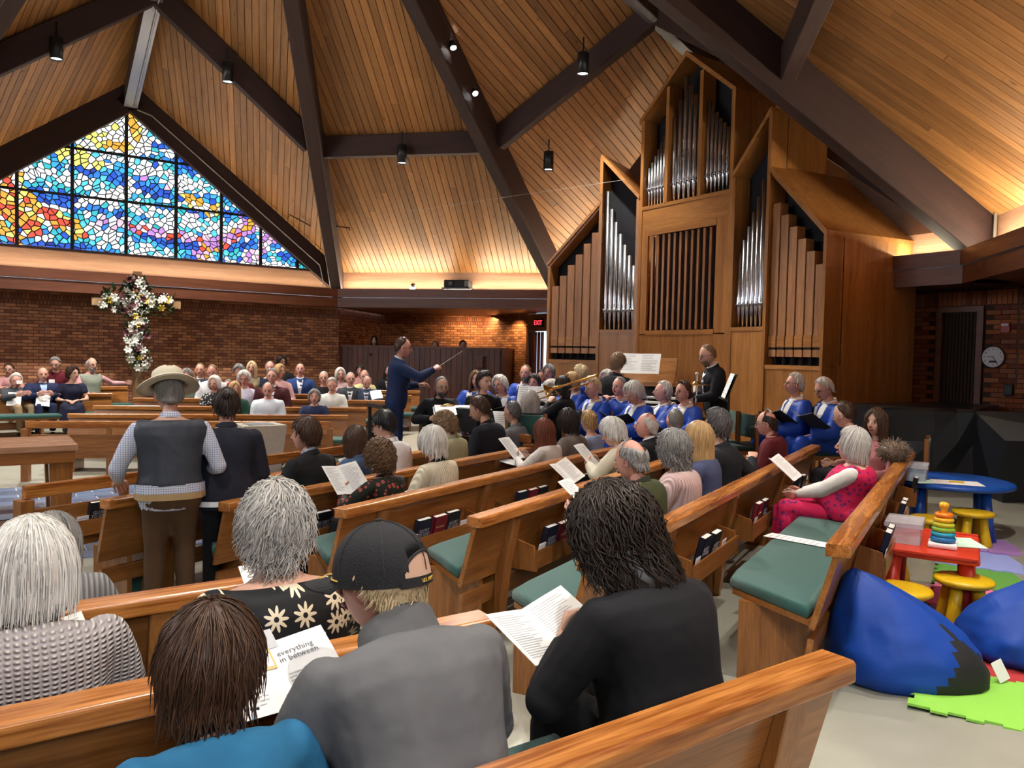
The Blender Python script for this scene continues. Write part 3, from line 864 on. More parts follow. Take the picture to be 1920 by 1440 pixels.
def pew(label, origin, xdir, L_, ml=0, mr=0, posts=(), zf=None, group='oak pews', cuts=()):
    o2 = Vector(origin)
    mid = o2 + Vector(xdir) * min(L_ / 2, 2)
    zf = fz(mid.x, mid.y) if zf is None else zf
    P = thing('pew', label, 'pew', frame((o2.x, o2.y, zf), xdir), group)
    PMAT[P.name] = frame((o2.x, o2.y, zf), xdir)
    segs = [0] + list(cuts) + [L_]
    for a, b in zip(segs[:-1], segs[1:]):
        g_ = .006 if b < L_ else 0
        MB().prism([(-.062, .742), (.048, .735), (.050, .795), (.04, .803), (-.052, .803), (-.062, .793)], 'x', a - .012 * (a == 0), b - g_ + .012 * (b == L_)).build('cap_rail', W_CAP, P, bevel=.006, seg=2)
        MB().prism([(-.014, .74), (.016, .74), (.116, BACK_BOT), (.086, BACK_BOT)], 'x', a, b - g_).build('back_panel', W_OAKX, P)
        MB().prism([(.105, .20), (.135, .20), (.120, .315), (.090, .315)], 'x', a + .03, b - g_ - .03).build('lower_rail', W_OAKX, P)
    MB().prism([(.0, .10), (L_, .10), (L_ - mr, .56), (ml, .56)], 'z', .385, .415).build('seat_board', W_OAKX, P)
    obj('cushion', cushion_mesh(L_, ml * 1.05, mr * 1.05, .105, .59, .415, .478), P)
    for x in posts:
        MB().prism([(-.048, .74), (-.012, .74), (.088, BACK_BOT), (.10, .02), (.06, .02), (.02, .40)], 'x', x - .045, x + .045).build('post', W_OAKZ, P, bevel=.004, seg=1)
        MB().prism([(.06, -.10), (.50, -.10), (.52, .385), (.08, .385)], 'x', x - .02, x + .02).build('trestle', W_OAKZ, P)
    for x, s_ in ((max(.22, ml * .75), 1), (L_ - max(.22, mr * .75), -1)):
        MB().prism([(.10, -.10), (.50, -.10), (.50, .385), (.10, .385)], 'x', x - .018, x + .018).build('end_support', W_OAKZ, P)
    return P

def rack(P, x0, w, plan, where):
    """book rack on the rear of a pew; plan is a string: n navy hymnal, r red bible, k black hymnal, c card, - gap"""
    zb = .40
    R_ = obj('book_rack', MB().box(x0, x0 + w, -.105, .06, zb - .012, zb).mesh('book_rack', W_OAKX), P)
    MB().box(x0, x0 + w, -.118, -.105, zb - .012, zb + .105).build('rack_front', W_OAKX, R_)
    for x in (x0, x0 + w):
        MB().prism([(-.118, zb - .03), (.07, zb - .03), (.03, zb + .16), (-.095, zb + .13)], 'x', x - .009, x + .009).build('rack_end', W_OAKZ, R_)
    x = x0 + .03
    MW = PMAT[P.name]
    for k, ch in enumerate(plan):
        wd = {'c': .10, '-': .06}.get(ch, .168)
        lean = Matrix.Rotation(R(11), 4, 'X')
        if ch == 'c':
            M = MW @ Matrix.Translation((x + wd / 2, -.085, zb + .001)) @ lean @ Matrix.Rotation(R(random.uniform(-3, 3)), 4, 'Y')
            card(M, 'white card in the %s, %s' % (where, 'beside the first book' if k == 0 else 'past the last book'))
        elif ch in 'nrk':
            M = MW @ Matrix.Translation((x + wd / 2, -.055 + random.uniform(-.008, .008), zb + .001)) @ Matrix.Rotation(R(12 + random.uniform(-2, 2)), 4, 'X')
            kind = 'nrk'.index(ch)
            order = [c for c in plan if c in 'nrk']; i = len([c for c in plan[:k] if c in 'nrk'])
            pos = {0: 'first', 1: 'second', 2: 'third', 3: 'fourth'}[i]
            book(kind, M, '%s, %s book in the %s' % (('navy hymnal', 'dark red bible', 'black hymnal')[kind], pos, where))
        x += wd
    return R_
def PA(s, n): return DA * s + NA * n
def PB(s, n): return DB * s + NB * n
# --- the block on the right (rows numbered from the play corner)
p4 = pew('oak pew of the woman in pink, beside the bean bags', PA(3.86, -.52), DA, 4.6, .31, 0, (2.0, 4.0), zf=0.0, cuts=(3.2,))
rack(p4, 1.15, .62, 'cnk', 'rack behind the woman in pink')
rack(p4, 2.3, .7, 'cnkc', 'rack beside the red play table')
rack(p4, 3.9, .6, 'krc', 'rack nearest the fur hood')
p3 = pew('oak pew seating the man in green fleece and the curly haired woman', PA(3.12, -1.46), DA, 5.75, .31, 0, (1.05, 2.42, 4.1), zf=-.05, cuts=(3.36,))
rack(p3, 1.22, .95, 'c-nk-c', 'rack behind the curly haired woman')
rack(p3, 2.62, .66, 'crk', 'rack behind the man in black jacket')
rack(p3, 4.3, .62, 'nkc', 'far rack of the fleece row')
p2 = pew('oak pew seating the white haired woman with cream jacket', PA(3.69, -2.45), DA, 4.6, .31, 0, (.42, 1.75, 3.2), zf=-.09)
rack(p2, .55, .95, 'cnrk', 'rack facing the man in green fleece')
rack(p2, 1.95, .85, 'nrkc', 'rack facing the woman in pink ribbed sweater')
p1 = pew('oak pew seating the woman in cream sweater', PA(3.52, -3.33), DA, 4.2, .31, 0, (.36, 1.62, 3.0), zf=-.12)
rack(p1, .50, .92, 'cnrkc', 'rack behind the cream sweater woman')
rack(p1, 1.86, .86, 'cnrkc', 'rack behind the red haired girl')
rack(p1, 3.2, .7, 'nk', 'rack in front of the white haired woman')
p0 = pew('oak pew seating the boy in black jacket', PA(3.32, -4.17), DA, 3.95, .31, 0, (.45, 1.9, 3.3), zf=-.15)
rack(p0, .68, .62, 'krc', 'rack in front of the dark floral blouse')
rack(p0, 2.95, .75, 'cnrkc', 'rack in front of the red haired girl')
pm = pew('oak pew beside the man in straw hat', PA(2.92, -4.84), DA, 3.6, .31, 0, (.5, 2.0), zf=-.15)
# front barrier with an open rail
def barrier(label, origin, xdir, L_, zf, posts, group='open front rails of the seating blocks'):
    P = thing('front_rail', label, 'pew rail', frame((origin.x, origin.y, zf), xdir), group)
    PMAT[P.name] = frame((origin.x, origin.y, zf), xdir)
    MB().prism([(-.03, .705), (.03, .705), (.03, .80), (-.03, .80)], 'x', 0, L_).build('top_rail', W_CAP, P, bevel=.006)
    MB().prism([(-.018, .30), (.018, .30), (.018, .62), (-.018, .62)], 'x', .04, L_ - .04).build('back_panel', W_OAKX, P)
    for x in (0, L_):
        MB().box(x - .045, x + .045, -.06, .06, -.08, .70).build('post', W_OAKZ, P, bevel=.006)
    for x in posts:
        MB().box(x - .03, x + .03, -.02, .02, .62, .705).build('baluster', W_OAKZ, P)
        MB().box(x - .03, x + .03, -.03, .03, -.08, .3).build('leg', W_OAKZ, P)
    return P
fr = barrier('open oak front rail before the altar table', PA(2.87, -5.75), DA, 3.6, -.15, (.75, 1.8, 2.7))
rack(fr, .28, .56, 'ckr', 'front rail rack next to the hat wearer')
# --- the block in the foreground
r0 = pew('nearest oak pew back, low in the picture', PB(-1.6, -1.20), DB, 3.55, 0, 0, (1.0, 2.0, 3.33), zf=.04)
ra = pew('oak pew in front of the cap wearer', PB(-2.2, -2.06), DB, 3.55, 0, .28, (.6, 1.9, 3.1), zf=.01)
rack(ra, 1.86, .42, 'nk', 'rack low at the picture edge')
rack(ra, 2.42, .5, 'k-c', 'rack in front of the short brown hair')
rb_ = pew('oak pew in front of the floral blouse', PB(-2.3, -2.96), DB, 3.3, 0, .28, (.8, 2.05, 2.85), zf=-.03)
# --- the far block facing the camera
FAR = [((-6.55, 11.35), (-2.60, 12.15), -.15), ((-6.75, 12.4), (-2.50, 13.2), -.10), ((-6.6, 13.4), (-2.15, 14.25), -.03), ((-6.2, 14.4), (-2.0, 15.25), .02), ((-5.4, 15.5), (-1.95, 16.2), .07)]
ordn = ('first', 'second', 'third', 'fourth', 'rearmost')
for k, (l, r_, z_) in enumerate(FAR):
    d = Vector((l[0] - r_[0], l[1] - r_[1], 0))
    pew('%s pew of the block facing the camera across the altar floor' % ordn[k], (*r_, 0), d, d.length, 0, 0, (1.0, 2.6), zf=z_, group='pews across the altar floor')
d = Vector((-6.4 + 2.6, 10.1 - 11.0, 0))
barrier('open oak front rail across the altar floor', Vector((-2.6, 11.0, 0)), d, d.length, -.15, (.9, 1.9, 2.9))
# --- two short rows at the far left
FC_ = ang(139); XC = Vector((FC_.y, -FC_.x, 0))
pew('short pew seating the man in navy suit', (-7.55, 14.45, 0), XC, 2.6, 0, 0, (1.2,), zf=-.02, group='pews by the window wall')
pew('short pew of the man with bow tie', (-7.9, 15.75, 0), XC, 3.2, 0, 0, (1.4,), zf=.05, group='pews by the window wall')
# --- chancel platform and choir rail
PLAT_Z = .15
poly = [(-2.05, 10.2), (-1.35, 9.35), (-.05, 8.3), (1.2, 8.75), (3.35, 8.75), (4.25, 9.35), (5.9, 11.6), (2.0, 16.6), (-.6, 17.5), (-2.3, 13.0)]
PLAT = tag(MB().prism(poly, 'z', -.2, PLAT_Z).build('floor_chancel', plain('chancel_carpet', (.30, .27, .21), .8, 0, .2, 80, .2)), 'raised chancel floor under the choir', kind='structure')
d = Vector((.24 + 1.3, 8.5 - 11.3, 0))
barrier('open oak rail between conductor and choir', Vector((-1.12, 10.95, 0)), d, 2.75, PLAT_Z - .18, (.7, 1.6, 2.2))
# ================================================================== PEOPLE
from mathutils import noise as mnoise
def arrays(me):
    n = len(me.vertices); v = np.empty(n * 3); me.vertices.foreach_get('co', v)
    return v.reshape(-1, 3), [tuple(p.vertices) for p in me.polygons]
_sc2 = bpy.data.scenes.new('workshop')
_tmp = bpy.data.objects.new('tmp', bpy.data.meshes.new('tmp')); _sc2.collection.objects.link(_tmp)
_rm = _tmp.modifiers.new('r', 'REMESH'); _rm.mode = 'VOXEL'
_sm = _tmp.modifiers.new('s', 'SMOOTH'); _sm.factor = .5
def fuse(mb, voxel, smooth=4):
    """melt overlapping closed shapes into one continuous skin"""
    me = bpy.data.meshes.new('fuse'); me.from_pydata(mb.v, [], mb.f); me.update()
    old = _tmp.data; _tmp.data = me; bpy.data.meshes.remove(old)
    _rm.voxel_size = voxel; _sm.iterations = smooth
    with bpy.context.temp_override(scene=_sc2, view_layer=_sc2.view_layers[0]):
        dg = bpy.context.evaluated_depsgraph_get(); dg.update()
    ev = _tmp.evaluated_get(dg); out = ev.to_mesh()
    r = arrays(out); ev.to_mesh_clear()
    return r
def wrinkle(V, amp, freq, seed, stretch=(1, 1, .6)):
    """gentle cloth relief: shift points along the line from the axis of the nearest part"""
    out = V.copy()
    for i in range(len(V)):
        p = Vector((V[i][0] * freq * stretch[0] + seed, V[i][1] * freq * stretch[1], V[i][2] * freq * stretch[2]))
        n_ = mnoise.noise_vector(p)
        out[i] += np.array((n_.x, n_.y, n_.z * .4)) * amp
    return out
def mesh_from(name, V, F, mats, midx=None, smooth=True):
    me = bpy.data.meshes.new(name)
    me.from_pydata(V.tolist() if hasattr(V, 'tolist') else V, [], F)
    for m_ in (mats if isinstance(mats, (list, tuple)) else [mats]): me.materials.append(m_)
    if midx is not None: me.polygons.foreach_set('material_index', midx)
    if smooth: me.polygons.foreach_set('use_smooth', [True] * len(me.polygons))
    me.update()
    return me
# ---- materials for people
def skin_mat(tone):
    return plain('skin_%s' % tone, {'light': (.58, .33, .24), 'pink': (.60, .30, .23), 'tan': (.44, .24, .16), 'brown': (.20, .10, .06)}[tone], .5, 0, .05, 90, .08)
M_LIP = plain('lip', (.30, .085, .08), .45); M_EYEW = plain('eye_white', (.75, .72, .70), .3); M_IRIS = plain('iris', (.03, .025, .02), .2)
def hair_mat(col, name):
    key = 'hair_' + name
    if key in MATS: return MATS[key]
    m, nt, p = new_mat(key); L = nt.links
    g_ = nd(nt, 'ShaderNodeNewGeometry'); mx = nd(nt, 'ShaderNodeMix', data_type='RGBA')
    mx.inputs[6].default_value = (*[c * .70 for c in col], 1); mx.inputs[7].default_value = (*[min(1, c * 1.25) for c in col], 1)
    L.new(g_.outputs['Random Per Island'], mx.inputs[0]); L.new(mx.outputs[2], p.inputs['Base Color'])
    p.inputs['Roughness'].default_value = .42; p.inputs['Specular IOR Level'].default_value = .35
    MATS[key] = m
    return m
HC = {'white': (.62, .60, .56), 'silver': (.42, .40, .37), 'grey': (.22, .21, .20), 'darkgrey': (.085, .08, .08), 'black': (.010, .009, .010), 'dark': (.022, .013, .009), 'brown': (.055, .026, .014),
      'lightbrown': (.13, .070, .035), 'blond': (.42, .26, .11), 'paleblond': (.55, .42, .24), 'red': (.13, .032, .012), 'sandy': (.25, .16, .09)}
def cloth(name, col, pattern=None, rough=.85, col2=None):
    key = 'cloth_' + name
    if key in MATS: return MATS[key]
    m, nt, p = new_mat(key); L = nt.links
    tc = nd(nt, 'ShaderNodeTexCoord'); out = None
    p.inputs['Roughness'].default_value = rough; p.inputs['Specular IOR Level'].default_value = .25
    nz = nd(nt, 'ShaderNodeTexNoise'); nz.inputs['Scale'].default_value = 11; nz.inputs['Detail'].default_value = 2
    L.new(tc.outputs['Object'], nz.inputs['Vector'])
    height = nz.outputs[0]; strength = .25; dist = .03
    c2 = col2 or tuple(min(1, c * 1.8 + .02) for c in col)
    mx = nd(nt, 'ShaderNodeMix', data_type='RGBA'); mx.inputs[6].default_value = (*col, 1); mx.inputs[7].default_value = (*c2, 1)
    if pattern is None:
        mx.inputs[7].default_value = (*[min(1, c * 1.15) for c in col], 1); mx.inputs[6].default_value = (*[c * .85 for c in col], 1)
        L.new(nz.outputs[0], mx.inputs[0])
    elif pattern in ('stripe', 'rib', 'knit', 'check'):
        def wave(ax, scale, prof='SIN', dis=0):
            w = nd(nt, 'ShaderNodeTexWave', wave_type='BANDS', bands_direction=ax, wave_profile=prof)
            w.inputs['Scale'].default_value = scale; w.inputs['Distortion'].default_value = dis
            L.new(tc.outputs['Object'], w.inputs['Vector']); return w.outputs['Fac']
        if pattern == 'stripe':
            a = wave('X', 30); gt = nd(nt, 'ShaderNodeMath', operation='GREATER_THAN'); gt.inputs[1].default_value = .62; L.new(a, gt.inputs[0]); L.new(gt.outputs[0], mx.inputs[0])
        elif pattern == 'check':
            a, b = wave('X', 22), wave('Z', 22); mu = nd(nt, 'ShaderNodeMath', operation='MAXIMUM'); L.new(a, mu.inputs[0]); L.new(b, mu.inputs[1])
            gt = nd(nt, 'ShaderNodeMath', operation='GREATER_THAN'); gt.inputs[1].default_value = .9; L.new(mu.outputs[0], gt.inputs[0]); L.new(gt.outputs[0], mx.inputs[0])
        elif pattern == 'rib':
            a = wave('X', 16, 'SIN', .4); L.new(a, mx.inputs[0]); height = a; strength = .8; dist = .008
        else:
            a, b = wave('X', 16, 'SIN', 1.5), wave('Z', 26, 'SIN', 1.0); mu = nd(nt, 'ShaderNodeMath', operation='MULTIPLY'); L.new(a, mu.inputs[0]); L.new(b, mu.inputs[1])
            L.new(mu.outputs[0], mx.inputs[0]); height = mu.outputs[0]; strength = 1.0; dist = .012
    elif pattern in ('floral', 'dots'):
        sxz = nd(nt, 'ShaderNodeSeparateXYZ'); cxz = nd(nt, 'ShaderNodeCombineXYZ'); L.new(tc.outputs['Object'], sxz.inputs[0]); L.new(sxz.outputs[0], cxz.inputs[0]); L.new(sxz.outputs[2], cxz.inputs[1])
        vo = nd(nt, 'ShaderNodeTexVoronoi', feature='F1', voronoi_dimensions='2D' if pattern == 'floral' else '3D'); vo.inputs['Scale'].default_value = 13 if pattern == 'floral' else 24; vo.inputs['Randomness'].default_value = .75
        L.new(cxz.outputs[0] if pattern == 'floral' else tc.outputs['Object'], vo.inputs['Vector'])
        # petals: the distance is modulated by the angle about each flower's centre
        sub = nd(nt, 'ShaderNodeVectorMath', operation='SUBTRACT'); L.new(vo.outputs['Position'], sub.inputs[1])
        sc_ = nd(nt, 'ShaderNodeVectorMath', operation='SCALE'); sc_.inputs['Scale'].default_value = vo.inputs['Scale'].default_value; L.new(cxz.outputs[0], sc_.inputs[0])
        L.new(cxz.outputs[0], sub.inputs[0])
        sp = nd(nt, 'ShaderNodeSeparateXYZ'); L.new(sub.outputs[0], sp.inputs[0])
        at_ = nd(nt, 'ShaderNodeMath', operation='ARCTAN2'); L.new(sp.outputs[0], at_.inputs[0]); L.new(sp.outputs[1], at_.inputs[1])
        m6 = nd(nt, 'ShaderNodeMath', operation='MULTIPLY'); m6.inputs[1].default_value = 9; L.new(at_.outputs[0], m6.inputs[0])
        sn = nd(nt, 'ShaderNodeMath', operation='SINE'); L.new(m6.outputs[0], sn.inputs[0])
        ms = nd(nt, 'ShaderNodeMath', operation='MULTIPLY_ADD'); ms.inputs[1].default_value = .13; ms.inputs[2].default_value = .34; L.new(sn.outputs[0], ms.inputs[0])
        lt = nd(nt, 'ShaderNodeMath', operation='LESS_THAN'); L.new(vo.outputs['Distance'], lt.inputs[0]); L.new(ms.outputs[0], lt.inputs[1])
        g2 = nd(nt, 'ShaderNodeMath', operation='GREATER_THAN'); L.new(vo.outputs['Distance'], g2.inputs[0]); g2.inputs[1].default_value = .10
        mu = nd(nt, 'ShaderNodeMath', operation='MULTIPLY'); L.new(lt.outputs[0], mu.inputs[0]); L.new(g2.outputs[0], mu.inputs[1])
        L.new(mu.outputs[0], mx.inputs[0])
    L.new(mx.outputs[2], p.inputs['Base Color'])
    b = nd(nt, 'ShaderNodeBump'); b.inputs['Strength'].default_value = strength; b.inputs['Distance'].default_value = dist
    L.new(height, b.inputs['Height']); L.new(b.outputs[0], p.inputs['Normal'])
    MATS[key] = m
    return m
# ---- the head
HEAD = {}
def head_parts(fem):
    """head in its own frame: origin at the middle of the skull, +y the face; list of (verts, faces, material)"""
    if fem in HEAD: return HEAD[fem]
    mb = MB(); rx, ry, rz = (.073, .092, .115) if fem else (.077, .096, .119)
    nth, nph = 20, 28; rs = []
    for i in range(1, nth):
        th = math.pi * i / nth; ring = []
        for j in range(nph):
            ph = 2 * math.pi * j / nph
            x, y, z = math.sin(th) * math.sin(ph), math.sin(th) * math.cos(ph), math.cos(th)
            X, Y, Z = rx * x, ry * y, rz * z
            if z < 0:
                X *= 1 - .30 * (-z) ** 1.3
                if y < 0: Y *= 1 - .42 * (-z) ** 1.2                     # nape
                else: Y = Y * (1 + .05 * (-z)) + .012 * (-z) ** 2          # jaw
            if y > 0 and abs(z) < .8: Y -= .012 * max(0, 1 - (X / .075) ** 2) * y * 0
            # eye sockets, brow, cheeks, chin
            if y > 0:
                for sx in (-1, 1):
                    d = ((X - sx * .031) / .017) ** 2 + ((Z - .004) / .013) ** 2
                    Y -= .014 * math.exp(-d)
                    d = ((X - sx * .028) / .03) ** 2 + ((Z - .026) / .010) ** 2
                    Y += .004 * math.exp(-d)
                d = (X / .022) ** 2 + ((Z + .098) / .016) ** 2
                Y += .008 * math.exp(-d)
                d = (X / .028) ** 2 + ((Z + .062) / .02) ** 2
                Y += .005 * math.exp(-d)
            ring.append((X, Y, Z))
        rs.append(ring[::-1])
    rs = rs[::-1]
    mb.rings(rs, 0)
    # nose: bridge and tip, nostril wings
    f = ry
    mb.tube([(0, f - .012, .022), (0, f + .001, .0), (0, f + .017, -.026), (0, f + .006, -.036)], [.007, .009, .0125, .008], 8, 0)
    for sx in (-1, 1):
        mb.ellipsoid((sx * .011, f + .003, -.031), .008, .009, .007, 8, 6, 0)
        mb.ellipsoid((sx * .031, f - .021, .003), .0135, .011, .0085, 10, 6, 2)      # eyeball
        mb.ellipsoid((sx * .031, f - .0125, .003), .0062, .0032, .0065, 8, 5, 3)      # iris
        mb.tube([(sx * .016, f - .008, .0245), (sx * .032, f - .010, .029), (sx * .046, f - .022, .024)], [.003, .0042, .0024], 5, 4)   # brow
        mb.tube([(sx * .018, f - .0105, .0095), (sx * .031, f - .0075, .0125), (sx * .044, f - .017, .0085)], [.0026, .0036, .0026], 5, 3)  # lashes
        # ear
        mb.ellipsoid((0, 0, 0), .009, .019, .031, 10, 8, 0, Matrix.Translation((sx * (rx + .003), -.008, -.010)) @ Matrix.Rotation(sx * R(-18), 4, 'Z') @ Matrix.Rotation(R(10), 4, 'X'))
        mb.ellipsoid((0, 0, 0), .006, .011, .020, 8, 6, 1, Matrix.Translation((sx * (rx + .008), -.004, -.008)) @ Matrix.Rotation(sx * R(-18), 4, 'Z'))
    mb.tube([(-.027, f - .009, -.0575), (-.010, f + .007, -.0545), (0, f + .0075, -.0555), (.010, f + .007, -.0545), (.027, f - .009, -.0575)], [.0024, .005, .0045, .005, .0024], 6, 1)
    mb.tube([(-.021, f - .006, -.0605), (0, f + .006, -.0645), (.021, f - .006, -.0605)], [.002, .0058, .002], 6, 1)
    HEAD[fem] = mb
    return mb
def make_hand(curl, spread=.0):
    """right hand, wrist at the origin, fingers along +y, palm towards -z"""
    mb = MB()
    mb.rings([[(x * w, y, z * t + .002) for x, z in ((-1, -.6), (-.6, -1), (.6, -1), (1, -.6), (1, .6), (.6, 1), (-.6, 1), (-1, .6))] for y, w, t in ((-.02, .022, .016), (.01, .028, .015), (.045, .040, .014), (.085, .042, .012), (.094, .036, .008))])
    for k, (x, ln, r_) in enumerate(((-.031, .068, .0085), (-.0105, .078, .0088), (.0105, .072, .0085), (.031, .056, .0075))):
        a = 0; p = Vector((x, .088, 0)); pts_ = [Vector((x, .07, 0)), p]
        for q, fr in enumerate((.45, .32, .25)):
            a += curl * (1.0, 1.2, .8)[q]
            p = p + Vector((spread * x * 2, math.cos(a), -math.sin(a))) * ln * fr; pts_.append(p)
        mb.tube(pts_, [r_ * 1.05, r_ * 1.05, r_, r_ * .95, r_ * .7], 7)
    mb.tube([(-.022, .015, -.004), (-.045, .045, -.012), (-.050, .070, -.020 - curl * .012), (-.043, .092, -.026 - curl * .02)], [.014, .0115, .010, .007], 7)
    return mb
HANDS = {'relaxed': make_hand(.42), 'grip': make_hand(1.05), 'flat': make_hand(.12)}
def add_hand(mb, wrist, fdir, palm, side, kind):
    h = HANDS[kind]
    y = Vector(fdir).normalized(); z = -Vector(palm); z = (z - y * z.dot(y))
    if z.length < 1e-4: z = y.orthogonal()
    z.normalize(); x = y.cross(z)
    M = Matrix((x, y, z)).transposed()
    vs_ = []
    for p in h.v:
        q = Vector(p)
        if side < 0: q.x = -q.x
        vs_.append(M @ q + Vector(wrist))
    fs = h.f if side > 0 else [f[::-1] for f in h.f]
    mb.add(vs_, fs, 0)
# ---- hair
def interp_len(tab, phi):
    a = np.abs(np.degrees((phi + np.pi) % (2 * np.pi) - np.pi))
    ks = sorted(tab); return np.interp(a, ks, [tab[k] for k in ks])
STYLES = {
    #            length front/temple/side/back, start of hair (same keys), thickness, lock count, lock length, lock radius, curl amplitude, curl turns, drop flare
    'short':     dict(L={0: .085, 50: .10, 75: .145, 95: .165, 130: .225, 180: .235}, t=.016, n=420, ll=.08, r=.0040, c=.003, w=1.0),
    'crop':      dict(L={0: .075, 50: .09, 75: .13, 95: .15, 130: .21, 180: .22}, t=.008, n=200, ll=.035, r=.0045, c=.002, w=1.0),
    'layered':   dict(L={0: .10, 50: .15, 80: .185, 100: .20, 140: .255, 180: .265}, t=.024, n=700, ll=.12, r=.0040, c=.006, w=.8),
    'bob':       dict(L={0: .10, 40: .14, 60: .25, 90: .285, 140: .285, 180: .28}, t=.026, n=600, ll=.27, r=.0042, c=.003, w=.6, s0=.0, fl=.03),
    'bouffant':  dict(L={0: .09, 50: .15, 80: .20, 110: .225, 150: .245, 180: .25}, t=.034, n=560, ll=.13, r=.0042, c=.007, w=1.0),
    'curly':     dict(L={0: .09, 50: .15, 80: .20, 110: .225, 150: .25, 180: .25}, t=.030, n=700, ll=.075, r=.0042, c=.013, w=2.2),
    'curlylong': dict(L={0: .11, 40: .19, 60: .31, 90: .35, 140: .37, 180: .37}, t=.034, n=800, ll=.26, r=.0044, c=.013, w=4.5, s0=0, fl=.10),
    'long':      dict(L={0: .10, 40: .18, 60: .38, 90: .46, 140: .50, 180: .50}, t=.018, n=480, ll=.46, r=.0042, c=.004, w=1.2, s0=0, fl=.02),
    'xlong':     dict(L={0: .10, 40: .18, 60: .50, 90: .62, 140: .66, 180: .66}, t=.018, n=500, ll=.62, r=.0042, c=.008, w=2.2, s0=0, fl=.02),
    'ring':      dict(L={0: .0, 55: .0, 70: .15, 95: .17, 130: .23, 180: .24}, S={0: 0, 55: 0, 70: .10, 95: .095, 140: .11, 180: .125}, t=.010, n=150, ll=.05, r=.0045, c=.003, w=1),
    'thin':      dict(L={0: .05, 50: .09, 75: .145, 95: .165, 130: .225, 180: .235}, t=.006, n=170, ll=.06, r=.0036, c=.003, w=1),
    'updo':      dict(L={0: .085, 50: .11, 75: .15, 95: .175, 130: .225, 180: .235}, t=.013, n=240, ll=.15, r=.0045, c=.004, w=1, rev=True),
}
def hair_path(phi, s, t, sc, fl):
    rx, ry, rz = .079 * sc + t, .100 * sc + t, .121 * sc + t
    th = s / .112; tmax = 1.72 + .16 * np.cos(phi)
    thc = np.minimum(th, tmax); over = np.maximum(0, th - tmax) * .112
    x, y, z = np.sin(thc) * np.sin(phi) * rx, np.sin(thc) * np.cos(phi) * ry, np.cos(thc) * rz
    tilt = -.24; c_, s_ = math.cos(tilt), math.sin(tilt)                        # crown sits a little behind the top
    y, z = y * c_ + z * s_, -y * s_ + z * c_
    k = 1 + over * fl * 10
    return np.stack([x * k, y * np.where(over > 0, .94 + over * fl * 6, 1) - over * .0, z - over], -1)
def hair_mesh(style, seed, dens=1.0, sc=1.0, extra=None):
    st = dict(STYLES[style]); st.update(extra or {})
    rng = np.random.default_rng(seed)
    t, fl = st['t'], st.get('fl', .0)
    V, F = [], []
    # under-shell
    nph, ns = 40, 12
    phi = np.linspace(-np.pi, np.pi, nph, endpoint=False)
    Lp = interp_len(st['L'], phi); S0 = interp_len(st['S'], phi) if 'S' in st else np.zeros(nph)
    Lp = np.maximum(Lp, S0 + .002)
    rows = []
    for k in range(ns + 1):
        f = k / ns; s = S0 + (Lp - S0) * f
        tk = t * min(1, (1 - f) * 6 + .15) * (min(1, f * 6 + .2) if 'S' in st else 1)
        rows.append(hair_path(phi, s, tk, sc, fl))
    rows.append(hair_path(phi, Lp * .985, -.012, sc, 0 if fl < .05 else fl * .5))
    base = 0
    A = np.concatenate(rows); A += rng.normal(0, .0012, A.shape); V.append(A)
    for k in range(ns + 1):
        for j in range(nph):
            a, b = k * nph + j, k * nph + (j + 1) % nph
            if Lp[j] - S0[j] < .004 and Lp[(j + 1) % nph] - S0[(j + 1) % nph] < .004: continue
            F.append((a, a + nph, b + nph, b))
    base = len(A)
    # locks
    n = int(st['n'] * dens); K = 9 if st['w'] > 2 else 6
    ph = rng.uniform(-np.pi, np.pi, n); L_ = interp_len(st['L'], ph); s0 = interp_len(st['S'], ph) if 'S' in st else np.zeros(n)
    ok = L_ - s0 > .03; ph, L_, s0 = ph[ok], L_[ok], s0[ok]; n = len(ph)
    ll = np.minimum(st['ll'] * rng.uniform(.6, 1.2, n), L_ - s0)
    if 's0' in st: st_s = rng.uniform(0, .05, n); ll = np.minimum(ll, L_ * rng.uniform(.88, 1.03, n) - st_s)
    else: st_s = s0 + rng.uniform(0, 1, n) ** .8 * (L_ - s0 - ll * .75)
    u = np.linspace(0, 1, K)
    S = st_s[:, None] + ll[:, None] * u[None]
    drift = rng.normal(0, st.get('dr', .10), n)[:, None] * u[None] ** 1.3 * np.minimum(1, .12 / np.maximum(ll, .05))[:, None]
    PH = ph[:, None] + drift
    tt_ = t * rng.uniform(.55, 1.08, n)[:, None] * np.ones(K)[None]
    P = hair_path(PH, S, tt_, sc, fl)
    nrm = P - np.array([0, -.01, 0]); nrm /= np.linalg.norm(nrm, axis=-1, keepdims=True)
    tan = np.gradient(P, axis=1); tan /= np.linalg.norm(tan, axis=-1, keepdims=True) + 1e-9
    side = np.cross(tan, nrm); side /= np.linalg.norm(side, axis=-1, keepdims=True) + 1e-9
    psi = rng.uniform(0, 6.28, n)[:, None]; w = st['w'] * rng.uniform(.7, 1.3, n)[:, None] * 2 * np.pi
    am = st['c'] * rng.uniform(.4, 1.3, n)[:, None] * (.3 + u[None])
    P = P + side * (am * np.sin(w * u[None] + psi))[..., None] + nrm * (am * .9 * np.cos(w * u[None] + psi) + st['c'] * .3)[..., None]
    tan = np.gradient(P, axis=1); tan /= np.linalg.norm(tan, axis=-1, keepdims=True) + 1e-9
    side = np.cross(tan, nrm); side /= np.linalg.norm(side, axis=-1, keepdims=True) + 1e-9
    n2 = np.cross(side, tan)
    rad = st['r'] * rng.uniform(.6, 1.25, n)[:, None] * (np.sin(np.pi * (.12 + .84 * u[None])) ** .6)
    m = 4; ring = []
    for q in range(m):
        a = 2 * np.pi * q / m
        ring.append(P + (side * math.cos(a) * 1.25 + n2 * math.sin(a) * .75) * rad[..., None])
    Rg = np.stack(ring, 2)                          # n, K, m, 3
